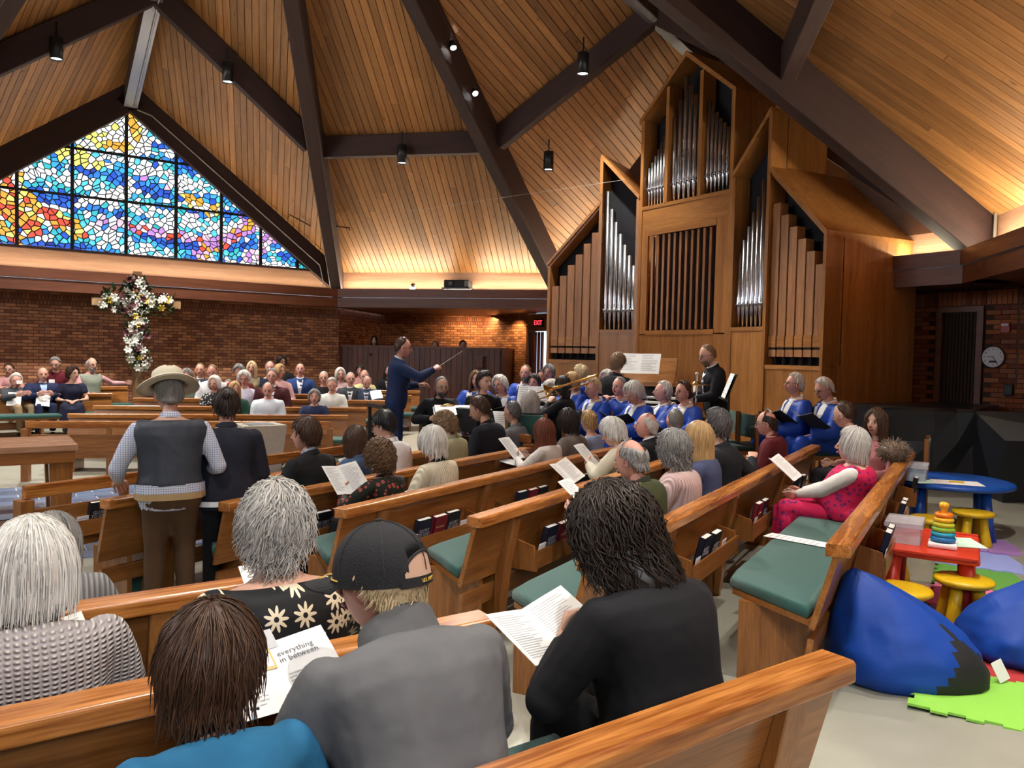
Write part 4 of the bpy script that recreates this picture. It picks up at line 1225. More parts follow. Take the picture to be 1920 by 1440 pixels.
    V.append(Rg.reshape(-1, 3))
    idx = base + np.arange(n * K * m).reshape(n, K, m)
    a = idx[:, :-1]; b = np.roll(idx, -1, 2)[:, :-1]; c = np.roll(idx, -1, 2)[:, 1:]; d = idx[:, 1:]
    Q = np.stack([a, b, c, d], -1).reshape(-1, 4)
    F += [tuple(q) for q in Q.tolist()]
    return np.concatenate(V), F
# ---- figure
class Fig:
    def __init__(s, h, sit, seat, lean, bend, fem, bulk, twist=0):
        s.h, s.sit, s.fem, s.bulk = h, sit, fem, bulk
        s.w = max(h, .97) if h > .70 else max(h, .88)
        s.hipz = seat + .070 * h if sit else .895 * h
        s.pts = []
        p = Vector((0, 0, s.hipz)); ds = .02
        for k in range(-8, 0): s.pts.append((k * ds * h, p + Vector((0, 0, k * ds * h)), R(lean) * .3))
        a = R(lean)
        for k in range(0, 46):
            f = k / 36.0
            a = R(lean) + R(bend) * min(1, f) ** 1.3
            s.pts.append((k * ds * h, p.copy(), a))
            p = p + Vector((0, math.sin(a), math.cos(a))) * ds * h
    def at(s, sv):
        i = int(round(sv / .02)) + 8
        i = max(0, min(len(s.pts) - 1, i))
        _, p, a = s.pts[i]
        return p, Vector((0, math.sin(a), math.cos(a))), Vector((0, math.cos(a), -math.sin(a)))
    def ring(s, sv, w, d, yo=0, n=20, inf=0):
        p, up, fw = s.at(sv); h = s.w; b = s.bulk
        if sv > .44: b = b + (b ** .3 - b) * min(1, (sv - .44) / .06)
        w, d = w * h * b + inf, d * h * (b * 1.25 - .25) + inf
        out = []
        for j in range(n):
            a = 2 * math.pi * j / n; c, q = math.cos(a), math.sin(a)
            out.append(p + Vector((1, 0, 0)) * (w * math.copysign(abs(c) ** .82, c)) + fw * (d * math.copysign(abs(q) ** .88, q) + yo * h))
        return out
    def torso(s, mb, inf=0, lo=-.11, hi=.60, belly=0):
        f = s.fem
        T = [(-.11, .150, .098, -.01), (-.04, .172, .118, -.01), (.05, .166 if not f else .170, .118 + belly * .3, 0), (.13, .152 if not f else .142, .112 + belly, belly * .8), (.22, .155 if not f else .140, .113 + belly * .6, .005 + belly * .4),
             (.31, .172 if not f else .155, .122 if not f else .125, .008), (.38, .190 if not f else .170, .116, .0), (.435, .188 if not f else .168, .096, -.008), (.475, .140, .078, -.012), (.505, .080, .064, -.008), (.54, .056, .056, 0), (.60, .052, .054, .006)]
        rs = [s.ring(sv, w, d, yo, inf=inf) for sv, w, d, yo in T if lo - .001 <= sv <= hi + .001]
        mb.rings(rs)
    def shoulder(s, sx):
        p, up, fw = s.at(.415)
        return p + Vector((sx * (.188 if not s.fem else .168) * s.w * (.5 + .5 * s.bulk), 0, 0)) - fw * .01
    def arm(s, sx, wrist, pole):
        sh = s.shoulder(sx); w = Vector(wrist); h = (s.h + s.w) / 2
        a, b = .285 * h, .255 * h
        d = w - sh; L_ = d.length
        if L_ > (a + b) * .985: d = d.normalized() * (a + b) * .985; L_ = d.length; w = sh + d
        if L_ < abs(a - b) + .06: L_ = abs(a - b) + .06; w = sh + d.normalized() * L_; d = w - sh
        x = (a * a - b * b + L_ * L_) / (2 * L_); q = math.sqrt(max(0, a * a - x * x))
        dn = d.normalized(); pl = Vector(pole); pl = (pl - dn * pl.dot(dn)).normalized()
        return sh, sh + dn * x + pl * q, w
    def legs(s, foot=None, spread=.10, knee_up=0):
        h = s.h if not s.sit else max(s.h, .9); out = []
        for sx in (-1, 1):
            hip = Vector((sx * .088 * h, 0, s.hipz - .02 * h))
            if s.sit:
                knee = Vector((sx * (spread + .02) * h, .43 * h, s.hipz + .01 + knee_up)); ank = Vector((sx * (spread + .01) * h, .43 * h + (.03 if foot is None else foot), .09))
            else:
                knee = Vector((sx * .095 * h, .02, .49 * h)); ank = Vector((sx * .10 * h, -.01, .09))
            out.append((hip, knee, ank))
        return out
def limb(mb, pts_, rad, n=10):
    """tapered limb with rounded joints"""
    P = []; Rr = []
    for i in range(len(pts_) - 1):
        a, b = Vector(pts_[i]), Vector(pts_[i + 1])
        for t in ((0, .18, .4, .6, .82) if i < len(pts_) - 2 else (0, .18, .4, .6, .82, 1)):
            P.append(a + (b - a) * t)
            bulge = 1 + .08 * math.sin(math.pi * min(1, t * 1.4))
            Rr.append((rad[i] + (rad[i + 1] - rad[i]) * t) * (bulge if t else 1))
    mb.tube(P, Rr, n)
    for p, r_ in ((pts_[0], rad[0]), (pts_[1], rad[1])): mb.ellipsoid(p, r_ * .99, r_ * .99, r_ * .99, 10, 8)
SHOE = {}
def shoe_mesh(mat):
    if mat.name in SHOE: return SHOE[mat.name]
    mb = MB(); rs = []
    for y, w, z0, z1 in ((-.065, .022, 0, .055), (-.06, .032, 0, .075), (-.02, .036, 0, .085), (.03, .038, 0, .075), (.09, .044, 0, .055), (.15, .044, 0, .045), (.19, .032, 0, .035), (.205, .012, .004, .02)):
        rs.append([(w * math.cos(a), y, (z0 + z1) / 2 + (z1 - z0) / 2 * math.sin(a)) for a in [2 * math.pi * k / 10 for k in range(10)]])
    SHOE[mat.name] = mb.rings(rs).mesh('shoe', mat, smooth=True)
    return SHOE[mat.name]
M_SHOE = plain('shoe_black', (.012, .011, .011), .4); M_SHOEB = plain('shoe_brown', (.045, .018, .010), .4)
PCOUNT = [0]
def person(label, x, y, face, ztop, sit=True, zf=None, seat=.455, lean=4, bend=8, head=(0, 0, 0), hair=('short', 'grey'), top=('shirt', None), bottom=None, hands='lap', fem=False, bulk=1.0, tone='light',
           vox=.02, dens=.8, group=None, glasses=False, beard=None, foot=None, handk='relaxed', bare=0, shoe=None, belly=0, palms=None, knee_up=0, hair_extra=None, brow=None, wr=.004, spread=.10, row=None):
    """one person; top is (kind, material[, shirt material, tie material])"""
    PCOUNT[0] += 1; seed = PCOUNT[0]
    zf = fz(x, y) if zf is None else zf
    # stature from the height of the crown
    yaw, pit, rol = [R(a) for a in head]
    f1 = Fig(1.0, sit, seat, lean, bend, fem, bulk)
    def crown(f):
        p, up, fw = f.at(.555); M3 = Matrix.Rotation(-yaw, 3, 'Z') @ Matrix.Rotation(-pit, 3, 'X') @ Matrix.Rotation(rol, 3, 'Y')
        return p + up * .012 * f.h + M3 @ Vector((0, .026, .100)) * (.4 + .6 * f.h), M3
    hc, _ = crown(f1)
    base = seat if sit else 0
    h = 1.0
    for _ in range(6):
        f = Fig(h, sit, seat, lean, bend, fem, bulk); hc, M3 = crown(f)
        hs = (1.07 if not fem else 1.04) if h > .68 or sit else .95
        h = max(.66, min(1.2, h * (ztop - zf - base) / (hc.z + .135 * hs - base)))
    f = Fig(h, sit, seat, lean, bend, fem, bulk); hc, M3 = crown(f)
    if row is not None:                       # slide along the row so that the head, not the hip, keeps the measured bearing
        off = Matrix.Rotation(-R(face), 3, 'Z') @ hc; cr = lambda a, b: a.x * b.y - a.y * b.x
        q = Vector((x, y, 0)); dl = -cr(off, q) / cr(row, q)
        x, y = x + row.x * dl, y + row.y * dl
    M = Matrix.Translation((x, y, zf)) @ Matrix.Rotation(-R(face), 4, 'Z')
    root = thing('person', label, 'person', M, group)
    # hands
    if hands == 'lap': W = [(-.09, .27, f.hipz + .13), (.09, .27, f.hipz + .13)]
    elif hands == 'paper': W = [(-.12, .33, f.hipz + .22), (.12, .33, f.hipz + .22)]
    elif hands == 'side': W = [(-.27 * f.w, .02, .80 * h), (.27 * f.w, .02, .80 * h)]
    elif hands == 'thigh': W = [(-.14, .33, f.hipz + .11), (.14, .33, f.hipz + .11)]
    else: W = hands
    arms = []
    for k, sx in enumerate((-1, 1)):
        pole = Vector((sx * .8, -.55, -.5)) if sit else Vector((sx * .35, -.9, -.2))
        arms.append(f.arm(sx, W[k], pole))
    legs = f.legs(foot, spread, knee_up)
    hv, h = h, f.w
    b_ = bulk ** .7
    # --- body: one continuous skin
    mb = MB(); f.torso(mb, -.008, belly=belly)
    for (sh, el, wr_), sx in zip(arms, (-1, 1)):
        limb(mb, [sh, el, wr_], [.043 * h * b_, .037 * h * b_, .025 * h])
    for hip, kn, an in legs:
        limb(mb, [hip, kn, an], [.075 * h * b_, .050 * h * b_, .034 * h])
    p0_, up_, fw_ = f.at(.50)
    mb.tube([p0_, f.at(.56)[0], hc + M3 @ Vector((0, -.015, -.06)) * hs], [.055 * h * b_ ** .5, .052 * h * b_ ** .5, .050 * h * b_ ** .5], 12)
    V, F_ = fuse(mb, max(vox, .026), 3)
    full = MB(); full.v = V.tolist(); full.f = F_; full.m = [0] * len(F_)
    hp = head_parts(fem)
    full.add([hc + M3 @ Vector(p) * hs for p in hp.v], hp.f, 0)
    full.m[-len(hp.f):] = hp.m
    for k, sx in enumerate((-1, 1)):
        sh, el, wr_ = arms[k]
        pd = palms[k] if palms else ((0, 0, -1) if hands in ('lap', 'thigh') else ((-sx, .2, .35) if hands == 'paper' else (-sx, 0, 0)))
        fd = (wr_ - el).normalized()
        if hands in ('lap', 'thigh'): fd = (fd + Vector((-sx * .45, .35, -.25))).normalized()
        add_hand(full, wr_ + fd * .012, fd, pd, sx, handk if isinstance(handk, str) else handk[k])
    hcol = hair[1]
    hm = hair_mat(HC[hcol], hcol)
    full.build('body', [skin_mat(tone), M_LIP, M_EYEW, M_IRIS, hair_mat(HC[brow or hcol], brow or hcol)], root, smooth=True)
    # --- clothes
    kind, cm = top[0], top[1]
    inf = {'shirt': .010, 'tshirt': .010, 'sweater': .018, 'jacket': .024, 'vest': .010, 'robe': .032, 'dress': .012}[kind]
    tb = MB(); f.torso(tb, inf, hi=.505 if kind in ('sweater', 'shirt', 'jacket') else .475, belly=belly)
    cuff = {'robe': .095, 'jacket': .046}.get(kind, .036)
    for k, (sh, el, wr_) in enumerate(arms):
        e2 = wr_ if not bare else (el + (wr_ - el) * max(.05, 1 - bare))
        if bare > 1: e2 = sh + (el - sh) * .55; limb(tb, [sh, sh + (el - sh) * .3, e2], [.052 * h * b_ + inf, .052 * h * b_ + inf, .048 * h * b_ + inf])
        else: limb(tb, [sh, el, e2], [.046 * h * b_ + inf, .042 * h * b_ + inf * (1 if kind != 'robe' else 1.7), cuff * h if kind != 'robe' else .085])
    if kind in ('robe', 'dress'):
        lo_ = legs
        if sit:
            for (hip, kn, an) in legs: limb(tb, [hip, kn, kn + (an - kn) * .8], [.11 * h * b_, .095 * h * b_, .10 * h])
            tb.box(-.12 * h, .12 * h, .0, .44 * h, f.hipz - .10, f.hipz + .04)
            tb.box(-.12 * h, .12 * h, .36 * h, .50 * h, .22, f.hipz)
        else:
            tb.rings([[(w * math.cos(2 * math.pi * j / 18), d * math.sin(2 * math.pi * j / 18), z) for j in range(18)] for z, w, d in ((.35 * h, .25, .2), (.9 * h, .19, .14))])
    V, F_ = fuse(tb, vox, 3)
    V = wrinkle(V, wr * (2.2 if kind == 'robe' else 1), 9, seed * 3.7)
    gname = {'robe': 'choir_robe', 'tshirt': 'shirt'}.get(kind, kind)
    obj(gname, mesh_from(gname, V, F_, cm), root)
    # fittings at the neck
    def neck_band(name, mat, s0, s1, r0, r1, th=.006, open_=False):
        rs = []
        for sv, r_ in ((s0, r0 + th), (s1, r1 + th), (s1, r1), (s0, r0)):
            p, up, fw = f.at(sv); ring = []
            for j in range(20):
                a = 2 * math.pi * j / 20
                ring.append(p + Vector((1, 0, 0)) * math.cos(a) * r_ * 1.05 + fw * (math.sin(a) * r_ - .004) + up * (-.022 * math.sin(a)))
            rs.append(ring)
        rs.append(rs[0])
        MB().rings(rs, caps=False).build(name, mat, root, smooth=True)
    def chest_patch(name, mat, pts_, lift, th=.006):
        """patch on the front of the chest; pts_ (x offset, s) outline"""
        outer, inner = [], []
        for (px_, sv) in pts_:
            p, up, fw = f.at(sv)
            d = .118 * h * (bulk * 1.25 - .25) + lift + belly * (1 if .05 < sv < .25 else .3)
            d *= {True: 1.0}.get(sv < .38, 1.0 - (sv - .38) * 4.2)
            yy = math.sqrt(max(.1, 1 - (px_ / (.20 * h * bulk)) ** 2)) * d
            outer.append(p + Vector((px_ * h, 0, 0)) + fw * yy); inner.append(p + Vector((px_ * h, 0, 0)) + fw * (yy - th))
        n_ = len(outer)
        m_ = MB().add(outer + inner, [tuple(range(n_)), tuple(range(2 * n_ - 1, n_ - 1, -1))] + [(i, n_ + i, n_ + (i + 1) % n_, (i + 1) % n_) for i in range(n_)])
        m_.build(name, mat, root)
    if kind in ('shirt', 'tshirt') and len(top) > 2: neck_band('collar', top[2], .485, .525, .066 * h, .060 * h)
    elif kind == 'shirt': neck_band('collar', cm, .485, .53, .068 * h, .060 * h)
    elif kind == 'sweater' and len(top) > 3: neck_band('collar', top[2], .470, .545, .092 * h, .082 * h, .014)
    elif kind == 'sweater': neck_band('collar', top[2] if len(top) > 2 else cm, .487, .515, .068 * h, .062 * h, .009)
    elif kind == 'jacket':
        neck_band('collar', cm, .478, .515, .080 * h, .070 * h, .010)
        if len(top) > 2 and top[2]:
            neck_band('shirt_collar', top[2], .495, .54, .062 * h, .058 * h)
            strips = ((.485, .42), (.42, .34), (.34, .24), (.24, .15))
            for a_, b2 in strips:
                wa, wb = .058 * (a_ - .10) / .385, .058 * (b2 - .10) / .385
                chest_patch('shirt_front', top[2], [(-wa, a_), (wa, a_), (wb, b2), (-wb, b2)], inf + .010)
            if len(top) > 3 and top[3]:
                for a_, b2 in strips[:3]: chest_patch('tie', top[3], [(-.016, a_), (.016, a_), (.02, b2), (-.02, b2)], inf + .017)
            for sx in (-1, 1):
                for a_, b2 in ((.47, .40), (.40, .32), (.32, .2)):
                    wa, wb = .058 * (a_ - .10) / .385, .058 * (b2 - .10) / .385
                    chest_patch('lapel', cm, [(sx * wa, a_), (sx * (wa + .035), a_), (sx * (wb + .03), b2), (sx * wb, b2)][::sx], inf + .016)
    elif kind == 'robe':
        neck_band('collar', top[2], .475, .51, .082 * h, .072 * h, .010)
        for sx in (-1, 1):
            for a_, b2, wa, wb, ia, ib in ((.485, .43, .115, .120, .035, .030), (.43, .37, .120, .105, .030, .018), (.37, .29, .105, .03, .018, 0.0)):
                chest_patch('stole', top[2], [(sx * ia, a_), (sx * wa, a_), (sx * wb, b2), (sx * ib, b2)][::sx], inf + .022, .014)
    elif kind == 'vest' and len(top) > 2:
        vb = MB(); f.torso(vb, inf + .014, lo=-.04 if fem or sit else .05, hi=.475, belly=belly)
        for sx in (-1, 1):
            s_ = f.shoulder(sx); vb.ellipsoid((s_.x * .86, s_.y, s_.z + .022), .055 * h, .068 * h, .052 * h)
        V, F_ = fuse(vb, vox, 3)
        obj('waistcoat', mesh_from('waistcoat', wrinkle(V, wr * .6, 8, seed), F_, top[2]), root)
        neck_band('collar', cm, .485, .53, .068 * h, .060 * h)
    if bottom is None: bottom = cloth('trousers_dark', (.02, .02, .026))
    if kind not in ('robe', 'dress') or True:
        bb = MB(); f.torso(bb, .014, lo=-.11, hi=.05, belly=belly * .4)
        for hip, kn, an in legs:
            limb(bb, [hip, kn, an], [.088 * h * b_, .066 * h * b_, .058 * h])
        V, F_ = fuse(bb, max(vox, .027), 3)
        obj('trousers', mesh_from('trousers', wrinkle(V, wr, 10, seed * 1.3), F_, bottom), root)
    for (hip, kn, an), sx in zip(legs, (-1, 1)):
        obj('shoe', shoe_mesh(shoe or M_SHOE), root, Matrix.Translation((an.x, an.y + .01, .0)) @ Matrix.Rotation(-sx * R(6), 4, 'Z'))
    # --- hair, beard, glasses
    HM = Matrix.Translation(hc) @ M3.to_4x4() @ Matrix.Scale(hs, 4)
    if hair[0]:
        V, F_ = hair_mesh(hair[0], seed, dens * .62, 1.0 if not fem else .96, hair_extra)
        obj('hair', mesh_from('hair', V, F_, hm), root, HM)
        if hair[0] == 'updo':
            rg_ = np.random.default_rng(seed); mbn = MB()
            for k in range(60):
                a0 = rg_.uniform(0, 6.28); c = Vector((0, -.085, .055)); ax = Vector(rg_.normal(0, 1, 3)).normalized(); q = ax.orthogonal().normalized(); q2 = ax.cross(q)
                rr_ = rg_.uniform(.024, .036)
                mbn.tube([c + (q * math.cos(a0 + t) + q2 * math.sin(a0 + t)) * rr_ for t in np.linspace(0, 3.6, 7)], [.002, .005, .006, .006, .006, .005, .002], 4)
            mbn.ellipsoid((0, -.085, .055), .03, .028, .03, 10, 8)
            mbn.build('bun', hm, root, HM, smooth=True)
    if beard:
        bm_ = hair_mat(HC[beard], beard); rgb = np.random.default_rng(seed + 5); mbb = MB()
        for k in range(110):
            a = rgb.uniform(-1.25, 1.25); z = rgb.uniform(-.118, -.045 if abs(a) > .35 else -.070)
            rr_ = 1 - .30 * min(1, -z / .118) ** 1.3
            p = Vector((math.sin(a) * .074 * rr_ * math.sqrt(max(.1, 1 - (z / .135) ** 2)), math.cos(a) * .100 * math.sqrt(max(.12, 1 - (z / .140) ** 2)) + .006, z))
            mbb.tube([p, p + Vector((p.x * .06, .004, -.012)), p + Vector((p.x * .06, .002, -.024))], [.004, .005, .0015], 4)
        mbb.build('beard', bm_, root, HM, smooth=True)
    if glasses:
        gb = MB(); fy = .104 if not fem else .100
        for sx in (-1, 1):
            gb.tube([(sx * .032 + .021 * math.cos(a), fy - .004 - .004 * abs(math.cos(a)), .002 + .016 * math.sin(a)) for a in np.linspace(0, 2 * math.pi, 15)], .0016, 5)
            gb.tube([(sx * .053, fy - .008, .004), (sx * .078, .02, .004), (sx * .080, -.015, -.004)], .0016, 5)
        gb.tube([(-.011, fy - .004, .006), (.011, fy - .004, .006)], .0016, 5)
        gb.build('glasses', M_BLACKMETAL, root, HM, smooth=True)
    return root, f, HM, arms
# ---- hats
def straw_hat(root, HM):
    M_ST = plain('straw', (.66, .60, .46), .8, 0, .5, 300, .12); M_BD = plain('hat_band', (.55, .50, .38), .7)
    n = 40; mb = MB(); rs = []
    for r_, z in ((.180, .046), (.178, .052), (.14, .048), (.108, .056), (.100, .075), (.096, .115), (.088, .148), (.070, .163), (.02, .155)):
        rs.append([(r_ * 1.0 * math.cos(2 * math.pi * j / n), r_ * 1.16 * math.sin(2 * math.pi * j / n), z - .014 * math.cos(4 * math.pi * j / n) * (r_ / .18) ** 2 - (.012 if abs(math.cos(2 * math.pi * j / n)) < .3 and z > .15 else 0)) for j in range(n)])
    mb.rings(rs, caps=False)
    mb.rings([[(p[0] * .985, p[1] * .985, p[2] - .006) for p in r_] for r_ in rs[::-1]], caps=False)
    h = mb.build('straw_hat', M_ST, root, HM @ Matrix.Rotation(R(-6), 4, 'X'), smooth=True)
    MB().rings([[(r_ * math.cos(2 * math.pi * j / n), r_ * 1.16 * math.sin(2 * math.pi * j / n), z) for j in range(n)] for r_, z in ((.110, .056), (.104, .074), (.1015, .088))], caps=False).build('hat_band', M_BD, h, smooth=True)
def ball_cap(root, HM):
    M_C = plain('cap_black', (.010, .010, .012), .85, 0, .3, 200, .2)
    mb = MB(); n, m = 36, 12; rs = []
    for i in range(m + 1):
        th = (math.pi / 2) * (1 - i / m) if i < m else .03
        ring = []
        for j in range(n):
            a = 2 * math.pi * j / n
            x, y, z = math.cos(a) * math.sin(th), math.sin(a) * math.sin(th), math.cos(th)
            zz = .128 * z ** .8
            if y < -.55 and abs(x) < .42 and i in (1, 2, 3): y *= .80                      # the opening above the strap stays behind the skin
            ring.append((.099 * x, .119 * y - .004, .004 + zz))
        rs.append(ring)
    base = [(p[0] * 1.0, p[1], p[2] - .012) for p in rs[0]]
    mb.rings([base] + rs, caps=False)
    cap = mb.build('ball_cap', M_C, root, HM @ Matrix.Rotation(R(3), 4, 'X'), smooth=True)
    MB().ellipsoid((0, -.004, .134 + .0), .009, .009, .006, 10, 6).build('cap_button', M_C, cap, smooth=True)
    # stitched panel seams
    sm = MB()
    for k in range(6):
        a = k * math.pi / 3 + math.pi / 6
        sm.tube([(.1003 * math.cos(a) * math.sin(t), .1203 * math.sin(a) * math.sin(t) - .004, .0045 + .1288 * math.cos(t) ** .8) for t in np.linspace(.1, 1.5, 9)], .0012, 4)
    sm.build('seam', plain('seam_black', (.022, .022, .025), .8), cap)
    # back opening with strap
    op_ = MB(); pts_ = []
    for a in np.linspace(-.62, .62, 11):
        z = .055 * math.sqrt(max(0, 1 - (a / .64) ** 2))
        pts_.append((.1005 * math.sin(a), -.1215 * math.cos(a) - .004 + z * .22, .008 + z))
    base_ = [(.1008 * math.sin(a), -.1218 * math.cos(a) - .004, .002) for a in np.linspace(-.62, .62, 11)]
    b0 = len(op_.v); op_.v += base_ + pts_
    for k in range(10): op_.f.append((k, k + 1, 11 + k + 1, 11 + k)); op_.m.append(0)
    op_.build('cap_opening', plain('nape_hair_skin', (.50, .31, .22), .6), cap)
    MB().tube(pts_, .0035, 6).build('opening_edge', M_C, cap)
    MB().rings([[(.1025 * math.sin(a), -.1235 * math.cos(a) - .004, z) for a in np.linspace(-.75, .75, 13)] for z in (-.012, .010)], caps=False, closed=False).build('cap_strap', M_C, cap)
    # brim
    br = MB(); rs = []
    for t in np.linspace(-1, 1, 15):
        a = t * 1.05
        x = .096 * math.sin(a) * 1.0; y0_ = .113 * math.cos(a); ext = .088 * math.sqrt(max(0, 1 - t * t * .92))
        drop = -.020 * t * t
        rs.append([(x, y0_ - .004, .006 + drop * .3), (x * 1.02, y0_ + ext, .004 + drop - ext * .12), (x * 1.02, y0_ + ext, .000 + drop - ext * .12), (x, y0_ - .004, .002 + drop * .3)])
    br.rings(rs)
    brim = br.build('cap_brim', M_C, cap, smooth=False)
    me = text_mesh('U.S. ARMY', .022, plain('gold_thread', (.72, .46, .08), .6), extrude=.0006)
    # bend the lettering round the front of the brim
    for v in me.vertices:
        x, y = v.co.x, v.co.y
        a = x / .105
        v.co = (.125 * math.sin(a) * .62, .114 + .048 * math.cos(a) + y * .9 - .012, .0068 - .3 * abs(a) ** 2 * .02 + v.co.z)
    obj('lettering', me, brim)
    me2 = text_mesh('U.S. ARMY', .012, plain('gold_thread', (.72, .46, .08), .6), extrude=.0006)
    for v in me2.vertices:
        a = v.co.x / .1175
        v.co = (-.1035 * math.sin(-a), -.1245 * math.cos(a) - .004 - v.co.z, -.001 + v.co.y)
    obj('lettering', me2, cap)
    # gold piping where brim meets crown
    MB().tube([(.1005 * math.sin(a), .1210 * math.cos(a) - .004, .008) for a in np.linspace(-1.0, 1.0, 13)], .002, 5).build('piping', plain('gold_thread', (.72, .46, .08), .6), cap)
# ---- clothes
TRD = cloth('trousers_dark', (.02, .02, .026)); TRT = cloth('trousers_tan', (.33, .23, .13)); TRB = cloth('trousers_brown', (.075, .040, .020)); TRN = cloth('trousers_navy', (.012, .018, .05)); TRG = cloth('trousers_grey', (.10, .10, .11))
JEAN = cloth('denim', (.045, .075, .14), 'stripe', .9, (.07, .11, .19)); WHT = cloth('white_shirt', (.70, .71, .74)); BLK = cloth('black_cloth', (.008, .008, .010)); NAVY = cloth('navy_cloth', (.010, .014, .035))
ROBE = cloth('robe_blue', (.012, .055, .36), None, .5); STOLE = cloth('stole_white', (.74, .73, .70)); SUIT = cloth('suit_navy', (.012, .020, .060)); BSUIT = cloth('suit_blue', (.020, .050, .17)); GSUIT = cloth('suit_grey', (.045, .05, .06))
TIE = cloth('tie_red', (.25, .03, .03)); TIEP = cloth('tie_pale', (.45, .48, .52), 'check'); CHK = cloth('check_shirt', (.62, .64, .70), 'check', .8, (.16, .22, .45))
A_, B_ = -59, -35
ROWA = 'congregation in the pews beside the choir'; ROWB = 'congregation in the nearest pews'; FARG = 'congregation across the altar floor'; CHOIR = 'choir in blue robes'; PLAY = 'instrumentalists'
T = {
    'short': (-0.55, 1.41, 1.11), 'cap': (-0.27, 1.61, 1.23), 'curlyb': (0.28, 1.99, 1.26), 'bob': (-1.23, 1.96, 1.17), 'floral': (-0.71, 2.32, 1.22),
    'greyb': (-1.66, 2.77, 0.94), 'hat': (-2.24, 5.01, 1.49), 'navy': (-1.97, 5.30, 1.39), 'green': (0.72, 4.56, 1.15), 'greycurl': (1.10, 5.18, 1.15),
    'blonde': (1.39, 5.67, 1.17), 'blackj': (1.63, 6.08, 1.25), 'red': (2.53, 7.58, 1.14), 'pink': (2.66, 5.96, 1.17), 'pinkman': (3.55, 7.44, 1.24),
    'pinkw': (5.03, 9.90, 1.11), 'child': (3.20, 7.56, 1.10), 'whitecream': (0.90, 6.78, 1.09), 'baldsuit': (1.33, 7.50, 1.13), 'greyman': (1.74, 8.17, 1.12),
    'curlbr': (-0.93, 5.44, 1.02), 'cream': (-0.61, 5.97, 1.07), 'redhair': (0.33, 7.54, 1.03), 'dkbrown': (0.59, 7.97, 1.10), 'bun': (0.85, 8.41, 1.07),
    'boy': (-1.60, 5.96, 1.13), 'denim': (-1.31, 6.45, 1.03), 'white': (-1.12, 6.76, 1.13), 'olive': (-0.65, 7.54, 1.07), 'blacksw': (-0.34, 8.05, 1.20),
    'greysw': (0.01, 8.65, 1.14), 'conductor': (-1.43, 10.00, 1.87), 'perc': (2.51, 9.90, 1.86), 'organist': (1.52, 11.05, 1.72), 'horn': (-0.92, 10.00, 1.37),
    'ch1': (-0.54, 11.40, 1.43), 'young': (-0.36, 10.20, 1.44), 'ch2': (-0.17, 10.90, 1.37), 'ch3': (0.21, 12.30, 1.52), 'ch4': (0.33, 11.60, 1.39),
    'ch5': (0.60, 12.60, 1.53), 'ch6': (0.52, 13.40, 1.43), 'greyw': (0.22, 9.00, 1.24), 'tromb': (0.63, 9.60, 1.42), 'flute': (0.52, 10.20, 1.34),
    'ch7': (0.85, 10.90, 1.44), 'ch8': (1.04, 11.70, 1.53), 'ch9': (1.02, 9.70, 1.41), 'ch10': (1.47, 11.90, 1.46), 'ch11': (1.44, 10.30, 1.41),
    'ch12': (1.48, 9.30, 1.37), 'ch13': (1.91, 9.70, 1.38), 'ch14': (2.01, 9.00, 1.41), 'ch15': (3.53, 9.60, 1.52), 'ch16': (3.78, 9.30, 1.48),
    'L1': (-8.79, 13.60, 1.16), 'L2': (-8.44, 13.80, 1.27), 'L3': (-7.95, 13.90, 1.29), 'L4': (-10.03, 15.30, 1.29), 'L5': (-9.05, 15.20, 1.44),
    'L6': (-8.22, 15.00, 1.44), 'bo1': (-3.59, 19.90, 2.10), 'bo2': (-2.01, 19.90, 2.01), 'bo3': (-1.28, 19.70, 2.02), 'fblack': (-2.76, 17.00, 1.40),
    'f_white': (-4.01, 12.61, 1.15), 'f_navy': (-3.28, 12.75, 1.03), 'f_green': (-4.52, 12.51, 1.15), 'f_mar': (-4.24, 13.55, 1.34), 'f_old': (-3.22, 13.74, 1.20),
    'f_wh': (-4.70, 13.46, 1.29), 'f_wh2': (-5.18, 13.36, 1.20), 'f_hat': (-5.32, 14.40, 1.11), 'f_77': (-3.59, 14.62, 1.29), 'f_81': (-3.10, 14.72, 1.28),
    'f_82': (-2.80, 14.78, 1.23), 'f_62': (-5.99, 14.14, 1.29), 'f_76': (-4.26, 15.43, 1.43), 'f_80': (-3.49, 15.58, 1.34), 'f_83': (-3.02, 15.68, 1.31),
    'f_63': (-6.12, 15.05, 1.38), 'f_64': (-5.55, 14.20, 1.38), 'f_69': (-5.09, 14.30, 1.38), 'f_70': (-5.17, 15.24, 1.44), 'f_73': (-4.83, 15.31, 1.45),
    'f_74': (-4.42, 14.60, 1.40), 'f_75': (-4.91, 16.35, 1.54), 'f_84': (-3.29, 16.63, 1.40),
}
def pp(key, label, face, **k):
    x, y, zt = T[key]
    k.setdefault('row', DA if face == A_ else DB if face == B_ else Vector((y, -x, 0)).normalized())
    return person(label, x, y, face, zt, **k)
